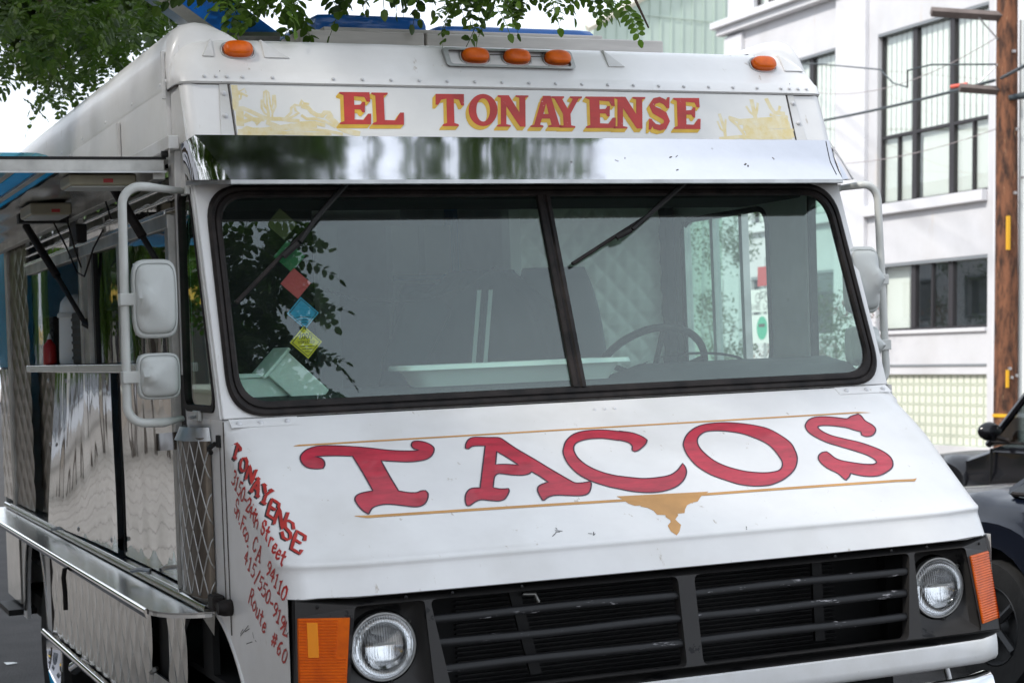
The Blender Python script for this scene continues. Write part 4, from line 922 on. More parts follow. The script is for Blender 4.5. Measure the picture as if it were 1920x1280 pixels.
# cheeks below, with the wheel arch cut out
AC, AR = (0.86, 0.46), 0.575
def arch_z(y):
    d = AR * AR - (y - AC[0]) ** 2
    return AC[1] + sqrt(d) if d > 0 else 0
for s in (-1, 1):
    mb = MB(); rows = []
    N = 26
    for k in range(N + 1):
        y = 0.042 + (1.04 - 0.042) * (k / N)
        x = 1.156 - 0.026 * max(0, min(1, (0.56 - y) / 0.48)) ** 2
        zb = max(0.80, arch_z(y) if y > AC[0] - AR else 0.80)
        if y < AC[0] - AR + 0.02: zb = 0.79
        zt = 1.140 if y < 0.56 else 1.60
        zb = min(zb, zt - 0.01)
        rows.append([(s * x, y, zb + (zt - zb) * j / 8) for j in range(9)])
    mb.rows(rows)
    mb.build('cheek_panel' if s < 0 else 'far_cheek_panel', M['white'], T, smooth=True)
    # lip of the arch
    MB().tube([(s * 1.152, AC[0] + AR * cos(radians(a)), AC[1] + AR * sin(radians(a))) for a in range(20, 166, 5)], 0.010, 6).build('arch_lip', M['white'], T, smooth=True)
# ---- cab sides
slope = (0.847 - 0.593) / (2.306 - 1.603)
def ws_y(z): return 0.593 + (z - 1.603) * slope
def hdr_y(z):
    if z < 2.464: return 0.847 + (z - 2.306) * (0.883 - 0.847) / (2.464 - 2.306)
    return 0.883 + (z - 2.464) * (0.938 - 0.883) / (2.623 - 2.464)
qw = round_poly([(0.640, 1.618), (1.045, 1.618), (1.030, 2.305), (0.886, 2.305)], [0.06, 0.05, 0.04, 0.05], 5)
side_poly = [(ws_y(1.60) + 0.012, 1.60), (1.09, 1.60), (1.09, 2.635), (hdr_y(2.63) + 0.03, 2.635), (0.905, 2.464), (ws_y(2.306) + 0.015, 2.306)]
MB().plate(side_poly, [qw], lambda u, v, d: (-1.156 + d, u, v), 0, 0.03).build('cab_side', M['white_old'], T, bevel=0.004)
# far side: quarter window and the sliding door windows
door = rrect(1.30, 1.97, 1.66, 2.26, 0.07)
far_poly = side_poly[:1] + [(5.45, 1.60), (5.45, 2.635)] + side_poly[3:]
MB().plate(far_poly, [qw, door], lambda u, v, d: (1.156 - d, u, v), 0, 0.03).build('far_side', M['white_old'], T)
box('far_side_skirt', M['white_old'], T, 1.126, 1.155, 1.05, 5.4, 0.55, 1.598)
for s in (-1, 1):
    MB().plate(qw, [[(q[0] + (0.82 - q[0]) * 0.0 + (0.015 if q[0] < 0.82 else -0.012), q[1] + (0.020 if q[1] < 1.9 else -0.018)) for q in qw]], lambda u, v, d: (s * (1.162 - d), u, v), 0, 0.03).build('quarter_window_gasket', M['rubber'], T, bevel=0.004)
    MB().plate(qw, [], lambda u, v, d: (s * (1.150 - d), u, v), 0, 0.004).build('quarter_window', M['side_glass'] if s < 0 else M['far_glass'], T)
for (a, b) in ((1.49, 1.72), (1.72, 1.965)):
    MB().box(1.136, 1.140, a, b, 1.665, 2.255).build('sliding_pane', M['far_glass'], T)
for y in (1.492, 1.72, 1.955):
    box('window_channel', M['steel_dull'], T, 1.120, 1.150, y - 0.012, y + 0.012, 1.665, 2.255)
MB().tube([(1.128, y, z) for y, z in door + door[:1]], 0.012, 6).build('door_window_seal', M['rubber'], T, smooth=True)
# ---- windshield frame
W_ = 1.128
def wsp(u, v, d): # u across, v height, d into the cab
    return (u, ws_y(v) + d * 0.94, v + d * 0.0)
outer = [(-1.150, 1.600), (1.150, 1.600), (1.150, 2.33), (-1.150, 2.33)]
hole = round_poly([(-1.116, 1.620), (1.116, 1.620), (1.106, 2.290), (-1.106, 2.290)], 0.105, 8)
MB().plate(outer, [hole], lambda u, v, d: wsp(u, v, d), 0, 0.03).build('windshield_surround', M['white'], T, bevel=0.006)
g_out = round_poly([(-1.130, 1.604), (1.130, 1.604), (1.120, 2.306), (-1.120, 2.306)], 0.12, 10)
g_in = round_poly([(-1.088, 1.647), (1.088, 1.647), (1.078, 2.266), (-1.078, 2.266)], 0.095, 10)
n = len(g_out)
def ring_rows(a, b, ds):
    rr = []
    for (t, d) in ds: rr.append([wsp(a[i][0] * (1 - t) + b[i][0] * t, a[i][1] * (1 - t) + b[i][1] * t, d) for i in range(n)])
    return rr
MB().rows(ring_rows(g_out, g_in, [(0, 0.006), (0.0, -0.008), (0.2, -0.016), (0.42, -0.013), (0.47, -0.005), (0.53, -0.005), (0.58, -0.012), (0.85, -0.012), (1.0, -0.004), (1.0, 0.012)]), closed=True).build('windshield_gasket', M['rubber'], T, smooth=True, angle=40)
for (x0, x1) in ((-1.10, -0.012), (0.012, 1.10)):
    MB().plate([(x0, 1.63), (x1, 1.63), (x1 , 2.28), (x0, 2.28)], [], lambda u, v, d: wsp(u, v, d), 0.002, 0.004).build('windshield_pane', M['windshield'], T)
MB().rows([[wsp(x, 1.645, d), wsp(x, 2.27, d)] for x, d in ((-0.022, 0.01), (-0.022, -0.012), (-0.008, -0.016), (-0.003, -0.009), (0.003, -0.009), (0.008, -0.016), (0.022, -0.012), (0.022, 0.01))]).build('windshield_divider', M['rubber'], T)
# stickers inside the glass
def sticker(x, z, r, m, dark=None, writing=None):
    fnq = lambda u, v, d: wsp(u, v, 0.0065 + d * 0.001)
    o = MB().plate([(x - r, z), (x, z - r), (x + r, z), (x, z + r)], [], fnq, 0.0, 0.4).build('permit_sticker', m, T)
    if dark:
        mb = MB(); rr = r * 0.86
        flat_stroke(mb, [(x - rr, z), (x, z - rr), (x + rr, z), (x, z + rr), (x - rr, z)], 0.0022, lambda u, v: wsp(u, v, 0.0055))
        if writing:
            write(mb, '2005', x - 0.020, z + 0.010, 0.0075, 0.016, 0.0035, 0.0022, lambda u, v: wsp(u, v, 0.0055))
            write(mb, 'INSPECTED', x - 0.027, z - 0.003, 0.0042, 0.008, 0.0019, 0.0011, lambda u, v: wsp(u, v, 0.0055))
        for k in (0, 1, 2):
            w = 0.022 - 0.007 * k
            flat_stroke(mb, [(x - w, z - 0.012 - 0.008 * k), (x + w, z - 0.012 - 0.008 * k)], 0.0018, lambda u, v: wsp(u, v, 0.0055))
        mb.build('sticker_print', dark, o)
sm = lambda n_, c: mat(n_, c, 0.5)
sticker(-0.889, 2.182, 0.050, sm('dimmed_yellow_sticker', (0.06, 0.05, 0.005)))  # yellow one; its dimness behind the glass is put into the colour
sticker(-0.880, 2.081, 0.050, sm('green_sticker', (0.01, 0.12, 0.035)))  # green darkened the same way, dimness in the colour
sticker(-0.872, 1.997, 0.048, sm('red_sticker', (0.55, 0.05, 0.06)))
sticker(-0.863, 1.905, 0.050, sm('blue_sticker', (0.02, 0.28, 0.52)), M['dash'])
sticker(-0.866, 1.817, 0.050, sm('yellow_sticker', (0.85, 0.62, 0.02)), M['shadow_paint'], True)
# wipers
for (p0, p1, p2, p3) in (((-0.66, 2.325), (-0.80, 2.19), (-0.855, 2.123), (-1.070, 1.942)), ((0.54, 2.325), (0.37, 2.21), (0.281, 2.148), (0.054, 2.038))):
    L_ = lambda p, d: Vector(wsp(p[0], p[1], d))
    w = MB().tube([L_(p0, -0.045), L_(p1, -0.05), L_(p2, -0.046)], [0.010, 0.008, 0.007], 6).build('wiper', M['iron'], T)
    a = Vector(p1) + (Vector(p2) - Vector(p1)) * 0.4; b = Vector(p3)
    MB().tube([L_(a, -0.030), L_((a + b) / 2, -0.022), L_(b, -0.014)], [0.006, 0.008, 0.008], 6, 0.8).build('wiper_blade', M['rubber'], w)
    MB().tube([L_(Vector(p2) * 0.97 + b * 0.03, -0.05), L_(Vector(p2) * 0.75 + b * 0.25, -0.03)], 0.009, 6).build('wiper_clip', M['iron'], w)
    MB().lathe([(0.001, -0.06), (0.016, -0.06), (0.018, -0.03), (0.014, 0.0)], L_(p0, 0), 'y', 14).build('wiper_pivot', M['iron'], w)
# corner plates with rivets
def rivet_part(name, pts, fn, r=0.0065, h=0.004, m='rivet', parent=None):
    mb = MB()
    for p in pts:
        c, nn = fn(p); c, nn = Vector(c), Vector(nn).normalized()
        a = nn.orthogonal().normalized(); b = nn.cross(a); o = len(mb.v)
        vs = []
        for (rr, hh) in ((1, 0), (0.75, 0.7), (0.0, 1.0)):
            for k in range(8): vs.append(c + (a * cos(2 * pi * k / 8) + b * sin(2 * pi * k / 8)) * r * rr + nn * h * hh)
        fs = [(i * 8 + k, i * 8 + (k + 1) % 8, (i + 1) * 8 + (k + 1) % 8, (i + 1) * 8 + k) for i in range(2) for k in range(8)]
        mb.add(vs, fs)
    return tag(mb.build(name, M[m], parent or T, smooth=True, fix=False), kind='stuff')
for s in (-1, 1):
    MB().plate([(s * 1.135, 1.577), (s * 0.93, 1.577), (s * 0.93, 1.600), (s * 1.135, 1.600)], [], lambda u, v, d: (u, F(v) - 0.003 + d, v), 0.0, 0.003).build('corner_plate', M['white'], T)
    rivet_part('rivet', [(s * 1.11, 1.588), (s * 1.045, 1.588), (s * 0.965, 1.588)], lambda p: ((p[0], F(p[1]) - 0.004, p[1]), (0, -0.55, 0.83)), r=0.009, h=0.006)
rivet_part('rivet', [(0.02 + k * 0.035, 1.572) for k in range(3)], lambda p: ((p[0], F(p[1]) - 0.001, p[1]), (0, -0.55, 0.83)), r=0.006)
# ---- header above the windshield
rows = []
for z in (2.28, 2.40, 2.464, 2.55, 2.634):
    y = hdr_y(z) + 0.004; r = 0.04; row = []
    for k in range(7):
        a = radians(90 * k / 6); row.append((-(1.156 - r + r * cos(a)), y + r - r * sin(a), z))
    row += [(x, y, z) for x in (-0.8, -0.4, 0, 0.4, 0.8)]
    row += [(-p[0], p[1], p[2]) for p in row[6::-1]]
    rows.append(row)
MB().rows(rows).build('header', M['white'], T, smooth=True, angle=40)
MB().plate([(-1.000, 2.462), (1.000, 2.462), (1.002, 2.628), (-1.002, 2.628)], [], lambda u, v, d: (u, hdr_y(v) - 0.003 + d, v), 0.0, 0.004).build('sign_panel', M['panel_white'], T)
for s in (-1, 1):
    MB().plate([(s * 1.0035, 2.462), (s * 1.007, 2.462), (s * 1.010, 2.628), (s * 1.0055, 2.628)], [], lambda u, v, d: (u, hdr_y(v) - 0.002 + d, v), 0.0, 0.003).build('panel_gap', M['seam'], T)
    MB().plate([(s * 1.008, 2.462), (s * 1.050, 2.462), (s * 1.036, 2.628), (s * 1.011, 2.628)], [], lambda u, v, d: (u, hdr_y(v) - 0.001 + d, v), 0.0, 0.003).build('panel_strip', M['white_old'], T)
    rivet_part('rivet', [(s * 1.026, 2.598), (s * 1.030, 2.525)], lambda p: ((p[0], hdr_y(p[1]) - 0.002, p[1]), (0, -1, 0.3)), r=0.009, h=0.006)
# ---- visor
vis = [(-1.135, 0.872, 2.462), (1.135, 0.872, 2.462), (1.072, 0.700, 2.308), (-1.072, 0.700, 2.308)]
nxg, nyg = 30, 6
def vis_pt(u, v):
    a = Vector(vis[0]).lerp(Vector(vis[1]), u); b = Vector(vis[3]).lerp(Vector(vis[2]), u); p = a.lerp(b, v)
    p.y += 0.003 * sin(pi * v); p.z -= 0.003 * sin(pi * v)
    return tuple(p)
visor = MB().grid(vis_pt, nxg, nyg).build('visor', M['visor'], T, smooth=True)
mb = MB()
mb.rows([[(-1.072, 0.700, 2.308), (1.072, 0.700, 2.308)], [(-1.072, 0.6985, 2.296), (1.072, 0.6985, 2.296)], [(-1.070, 0.710, 2.294), (1.070, 0.710, 2.294)], [(-1.10, 0.845, 2.318), (1.10, 0.845, 2.318)]])
mb.build('visor_lip', M['steel_dull'], visor)
MB().rows([[(-1.069, 0.711, 2.2935), (1.069, 0.711, 2.2935)], [(-1.10, 0.846, 2.3165), (1.10, 0.846, 2.3165)]]).build('visor_underside', M['void'], visor)  # black sheet: the shade under the visor is put into its colour
for s in (-1, 1):
    A, B = Vector((s * 1.135, 0.872, 2.462)), Vector((s * 1.072, 0.700, 2.308)); Cc, D = Vector((s * 1.172, 0.90, 2.436)), Vector((s * 1.172, 0.855, 2.318)); B2 = Vector((s * 1.072, 0.6985, 2.296))
    mid = (B + D) / 2 + Vector((s * 0.02, -0.012, 0))
    rowsv = []
    for k in range(9):
        t = k / 8
        top = A.lerp(Cc, t); bot = B.lerp(D, t) + Vector((s * 0.035, -0.02, 0)) * sin(pi * t)
        rowsv.append([top.lerp(bot, j / 4) + Vector((0, 0, 0.006 * sin(pi * j / 4))) for j in range(5)])
    MB().rows(rowsv).build('visor_end', M['steel_mirror'] if s < 0 else M['visor'], visor, smooth=True)
    MB().add([B, B2, D + Vector((0, 0, -0.012)), D], [(0, 1, 2, 3)]).build('visor_end_lip', M['steel_dull'], visor)
# scratches and dents in the visor's skin
# ---- roof cap and roof
def roof_row(z, y, hw, r, n=8, yb=5.45):
    row = [(-hw, yb, z), (-hw, 3.0, z), (-hw, y + r, z)]
    for k in range(1, n + 1):
        a = radians(90 * k / n); row.append((-(hw - r + r * cos(a)), y + r - r * sin(a), z))
    row += [(x, y, z) for x in (-0.7, -0.35, 0)]
    return row + [(-p[0], p[1], p[2]) for p in row[-2::-1]]
RZ = [(2.630, 0.940, 1.168, 0.06), (2.636, 0.932, 1.169, 0.06), (2.668, 0.948, 1.167, 0.06), (2.674, 0.958, 1.1655, 0.06), (2.72, 0.990, 1.156, 0.07), (2.755, 1.016, 1.142, 0.08), (2.772, 1.028, 1.125, 0.09), (2.783, 1.045, 1.095, 0.10), (2.790, 1.075, 1.05, 0.11), (2.797, 1.13, 0.98, 0.12), (2.806, 1.25, 0.80, 0.14)]
mb = MB().rows([roof_row(*q) for q in RZ])
top = roof_row(*RZ[-1])
mb.plate([(p_[0], p_[1]) for p_ in top], [[(-0.60, 1.40), (-0.60, 2.06), (0.69, 2.06), (0.69, 1.40)]], lambda u, v, d: (u, v, 2.806 - d), 0, 0.004)
roof = mb.build('roof_cap', M['white'], T, smooth=True, angle=55)
MB().rows([[(p[0], p[1], p[2] + dz) for p in roof_row(2.629, y_, hw_, 0.06)] for (dz, y_, hw_) in ((0, 0.942, 1.166), (-0.006, 0.945, 1.163))]).build('roof_seam', M['seam'], roof)
# rivets round the band
rv = [(-1.083, 0), (-1.047, 0), (-1.012, 0), (-0.962, 0), (-0.866, 0)]
xs_r = [-1.083, -1.047, -1.012, -0.962, -0.866] + [-0.6665 + 0.0972 * k for k in range(18)] + [1.02, 1.055, 1.09]
rivet_part('rivet', xs_r, lambda x: ((x, 0.938, 2.652), (0, -1, 0.5)), parent=roof)
rivet_part('rivet', [(-1.176, y) for y in (1.06, 1.14, 1.6, 2.1, 2.6, 3.1, 3.6, 4.1, 4.6)], lambda p: ((p[0], p[1], 2.652), (-1, 0, 0.2)), parent=roof)
MB().tube([(-1.03, 0.934, 2.634), (-1.03, 0.951, 2.672)], 0.0012, 4).build('band_joint', M['seam'], roof)
MB().tube([(1.03, 0.934, 2.634), (1.03, 0.951, 2.672)], 0.0012, 4).build('band_joint', M['seam'], roof)
# marker lamps
def marker(x):
    def fn(u, v):
        a = 2 * pi * u; e = 0.36
        cx, sx_ = cos(a), sin(a)
        rx, rz = 0.0465, 0.0245
        # stadium outline
        px_ = (abs(cx) ** 0.75) * (1 if cx > 0 else -1) * rx; pz = (abs(sx_) ** 0.75) * (1 if sx_ > 0 else -1) * rz
        prof = [(1.0, 0.0), (1.0, 0.014), (0.95, 0.022), (0.80, 0.029), (0.5, 0.032), (0.0, 0.033)]
        t = v * 5; i = min(4, int(t)); f = t - i
        k = prof[i][0] * (1 - f) + prof[i + 1][0] * f; d = prof[i][1] * (1 - f) + prof[i + 1][1] * f
        return (x + px_ * k, 1.006 + (pz * k) * 0.55 - d * 0.9, 2.7455 + pz * k + d * 0.35)
    lamp = MB().grid(fn, 28, 6, closed_u=True).build('marker_lamp', M['amber'], T, smooth=True)
    MB().grid(lambda u, v: (x + (0.052 + 0.004 * cos(2 * pi * v)) * (abs(cos(2 * pi * u)) ** 0.75) * (1 if cos(2 * pi * u) > 0 else -1), 1.0035 + 0.029 * 0.55 * (abs(sin(2 * pi * u)) ** 0.75) * (1 if sin(2 * pi * u) > 0 else -1) - 0.003 * sin(2 * pi * v), 2.7445 + (0.029 + 0.003 * cos(2 * pi * v)) * (abs(sin(2 * pi * u)) ** 0.75) * (1 if sin(2 * pi * u) > 0 else -1)), 28, 6, closed_u=True).build('lamp_gasket', M['steel_dull'], lamp, smooth=True)
for x in (-0.956, -0.150, 0.0, 0.150, 0.956): marker(x)
rl = lambda u, v, d: (u, 0.945 + (v - 2.668) * 0.62 + 0.010 + d, v)
MB().plate(rrect(-0.262, 0.205, 2.708, 2.776, 0.012), [rrect(-0.246, 0.190, 2.716, 2.768, 0.010)], rl, -0.012, 0.01).build('lamp_tray', M['steel_dull'], roof, bevel=0.002)
tube('lamp_wire', M['seam'], roof, [(-0.10, 0.994, 2.752), (-0.05, 0.994, 2.753)], 0.002, 5)
tube('lamp_wire', M['seam'], roof, [(0.05, 0.994, 2.750), (0.10, 0.994, 2.750)], 0.002, 5)
# moulded scoops beside the outer lamps
for (x0, x1, s) in ((-0.875, -0.79, 1), (-1.075, -1.035, -1), (0.335, 0.40, 1), (1.035, 1.115, 1)):
    b0 = (x0, 0.948 + (2.722 - 2.668) * 0.62 + 0.004, 2.722); b1 = (x1, b0[1], 2.722); t0 = (x0 if s > 0 else x1, 0.948 + (2.785 - 2.668) * 0.6 + 0.010, 2.787)
    ins = (x0 if s > 0 else x1, b0[1] + 0.030, 2.724)
    MB().add([b0, b1, t0, (b0[0], b0[1] + 0.05, b0[2]), (b1[0], b1[1] + 0.05, b1[2]), (t0[0], t0[1] + 0.03, t0[2])], [(0, 1, 2), (3, 4, 5), (0, 1, 4, 3), (1, 2, 5, 4), (0, 2, 5, 3)]).build('moulded_scoop', M['white_old'], roof, bevel=0.003)
# raised shells along both roof sides
for s in (-1, 1):
    pf = [(1.169, 2.64), (1.172, 2.70), (1.171, 2.745), (1.160, 2.79), (1.140, 2.822), (1.112, 2.841), (1.075, 2.850), (1.035, 2.845), (0.99, 2.825), (0.95, 2.800)]
    rows = []
    for (y, q) in ((1.045, 0.55), (1.06, 0.80), (1.085, 0.95), (1.12, 1.0), (2.0, 1.0), (3.2, 1.0), (4.4, 1.0), (5.44, 1.0)):
        rows.append([(s * (x - 0.10 * (1 - q) * max(0, (z - 2.70) / 0.15)), y + 0.03 * (z - 2.64), 2.64 + (z - 2.64) * (0.55 + 0.45 * q)) for x, z in pf])
    MB().rows(rows).add(rows[0], [tuple(range(len(pf)))]).build('roof_side_shell', M['white'], roof, smooth=True, angle=60)
# vertical trims on the roof side
for (y, w, z0, z1) in ((1.09, 0.02, 2.60, 2.75), (1.86, 0.030, 2.415, 2.622), (2.9, 0.02, 2.415, 2.622)):
    box('side_trim', M['white_old'], T, -1.183, -1.172, y - w / 2, y + w / 2, z0, z1, 0.002)
# roof hatch frame, blue lids
hf = box('hatch_frame', M['wood_white'], T, -0.655, -0.205, 1.33, 2.2, 2.800, 2.880, 0.006)
box('hatch_frame', M['wood_white'], T, -0.195, 0.735, 1.335, 2.2, 2.800, 2.880, 0.006)
box('hatch_rail', M['wood_white'], T, -0.56, 0.50, 1.36, 2.1, 2.882, 2.896, 0.004)
def lid(name, x0, x1, y0, y1, z0, z1):
    def fn(u, v):
        pr = [(1.0, 0), (1.0, 0.45), (0.97, 0.8), (0.93, 0.95), (0.85, 1.0), (0, 1.0)]
        t = v * 5; i = min(4, int(t)); f = t - i
        k = pr[i][0] * (1 - f) + pr[i + 1][0] * f; h = pr[i][1] * (1 - f) + pr[i + 1][1] * f
        a = 2 * pi * u; c, s_ = cos(a), sin(a); q = 1 / max(abs(c), abs(s_)); q = q * 0.97 if q > 1.3 else q
        cx, cy, hx, hy = (x0 + x1) / 2, (y0 + y1) / 2, (x1 - x0) / 2, (y1 - y0) / 2
        ins = (1 - k) * min(hx, hy)
        return (cx + max(-1, min(1, c * q)) * (hx - ins) if v < 1 else cx, cy + max(-1, min(1, s_ * q)) * (hy - ins) if v < 1 else cy, z0 + (z1 - z0) * h)
    return MB().grid(fn, 64, 16, closed_u=True).build(name, M['blue_lid'], T, smooth=True, angle=50)
lid('blue_roof_lid', -0.575, -0.155, 1.42, 2.05, 2.895, 2.955)
lid('blue_roof_lid', -0.13, 0.505, 1.42, 2.05, 2.895, 2.930)
# raised blue lid with a grey edge
Pl = [Vector(p) for p in ((-0.945, 1.36, 2.845), (-0.72, 1.36, 2.85), (-1.00, 1.62, 3.15), (-1.22, 1.62, 3.13))]
nn = (Pl[1] - Pl[0]).cross(Pl[3] - Pl[0]).normalized() * 0.02
MB().add([p for p in Pl] + [p + nn for p in Pl], [(0, 1, 2, 3), (4, 5, 6, 7), (0, 1, 5, 4), (1, 2, 6, 5), (2, 3, 7, 6), (3, 0, 4, 7)]).build('raised_roof_lid', M['blue_lid'], T)
MB().tube([Pl[0] - Vector((0.012, 0.02, 0)), Pl[3] - Vector((0.012, 0.02, 0))], 0.032, 4).build('lid_frame', M['steel_dull'], T)
MB().tube([Pl[0] + Vector((0.03, -0.01, 0.004)), Pl[1] + Vector((0, -0.01, 0.004))], 0.016, 4).build('lid_frame', M['steel_dull'], T)
GLYPHS = {'E':[[(0,1),(0.95,1),(0.97,0.7),(0.86,0.7),(0.78,0.85),(0.46,0.87),(0.47,0.6),(0.66,0.61),(0.73,0.7),(0.81,0.7),(0.8,0.37),(0.72,0.37),(0.66,0.46),(0.48,0.46),(0.48,0.15),(0.76,0.14),(0.9,0.33),(1.0,0.33),(0.99,0),(0.02,0),(0.02,0.05),(0.16,0.1),(0.13,0.9),(0,0.95)]],'L':[[(0,1),(0.5,1),(0.5,0.95),(0.38,0.9),(0.41,0.15),(0.74,0.14),(0.88,0.38),(1,0.38),(1,0),(0.04,0),(0.04,0.05),(0.16,0.1),(0.12,0.9),(0,0.95)]],'T':[[(0,1),(1,1),(1,0.64),(0.9,0.64),(0.82,0.82),(0.64,0.85),(0.66,0.1),(0.8,0.06),(0.82,0),(0.24,0),(0.26,0.06),(0.4,0.1),(0.38,0.85),(0.2,0.82),(0.1,0.66),(0,0.66)]],'O':[[(1.0,0.5),(0.987,0.611),(0.95,0.717),(0.891,0.812),(0.812,0.891),(0.717,0.95),(0.611,0.987),(0.5,1.0),(0.389,0.987),(0.283,0.95),(0.188,0.891),(0.109,0.812),(0.05,0.717),(0.013,0.611),(0.0,0.5),(0.013,0.389),(0.05,0.283),(0.109,0.188),(0.188,0.109),(0.283,0.05),(0.389,0.013),(0.5,0.0),(0.611,0.013),(0.717,0.05),(0.812,0.109),(0.891,0.188),(0.95,0.283),(0.987,0.389)],[(0.735,0.5),(0.729,0.58),(0.712,0.656),(0.684,0.724),(0.647,0.781),(0.602,0.824),(0.552,0.851),(0.5,0.86),(0.448,0.851),(0.398,0.824),(0.353,0.781),(0.316,0.724),(0.288,0.656),(0.271,0.58),(0.265,0.5),(0.271,0.42),(0.288,0.344),(0.316,0.276),(0.353,0.219),(0.398,0.176),(0.448,0.149),(0.5,0.14),(0.552,0.149),(0.602,0.176),(0.647,0.219),(0.684,0.276),(0.712,0.344),(0.729,0.42)]],'N':[[(0,1),(0.36,1),(0.7,0.46),(0.7,0.92),(0.58,0.95),(0.58,1),(1,1),(1,0.95),(0.9,0.92),(0.9,0),(0.72,0),(0.28,0.64),(0.28,0.08),(0.42,0.05),(0.42,0),(-0.02,0),(-0.02,0.05),(0.1,0.08),(0.1,0.92),(0,0.95)]],'A':[[(0.38,1),(0.64,1),(0.92,0.08),(1.02,0.05),(1.02,0),(0.56,0),(0.56,0.05),(0.66,0.08),(0.61,0.27),(0.35,0.27),(0.29,0.08),(0.4,0.05),(0.4,0),(-0.02,0),(-0.02,0.05),(0.1,0.08),(0.34,0.9),(0.38,0.93)],[(0.49,0.76),(0.4,0.42),(0.57,0.42)]],'Y':[[(-0.02,1),(0.42,1),(0.42,0.95),(0.35,0.92),(0.55,0.6),(0.72,0.92),(0.62,0.95),(0.62,1),(1.04,1),(1.04,0.95),(0.92,0.92),(0.64,0.44),(0.66,0.08),(0.8,0.05),(0.8,0),(0.26,0),(0.26,0.05),(0.4,0.08),(0.38,0.44),(0.09,0.92),(-0.02,0.95)]],'S':[[(0.802,0.687),(0.672,0.784),(0.516,0.83),(0.347,0.792),(0.3,0.731),(0.348,0.699),(0.547,0.641),(0.819,0.523),(0.97,0.26),(0.798,0.017),(0.522,-0.03),(0.256,0.021),(0.122,0.227),(0.198,0.293),(0.344,0.179),(0.518,0.15),(0.682,0.203),(0.71,0.26),(0.661,0.317),(0.453,0.399),(0.212,0.501),(0.06,0.749),(0.253,0.968),(0.524,1.01),(0.768,0.936),(0.878,0.753)],[(0.8,0.66),(0.94,0.66),(0.96,1),(0.86,1),(0.8,0.9)],[(0.2,0.32),(0.06,0.34),(0.04,0),(0.14,0),(0.22,0.12)]]}
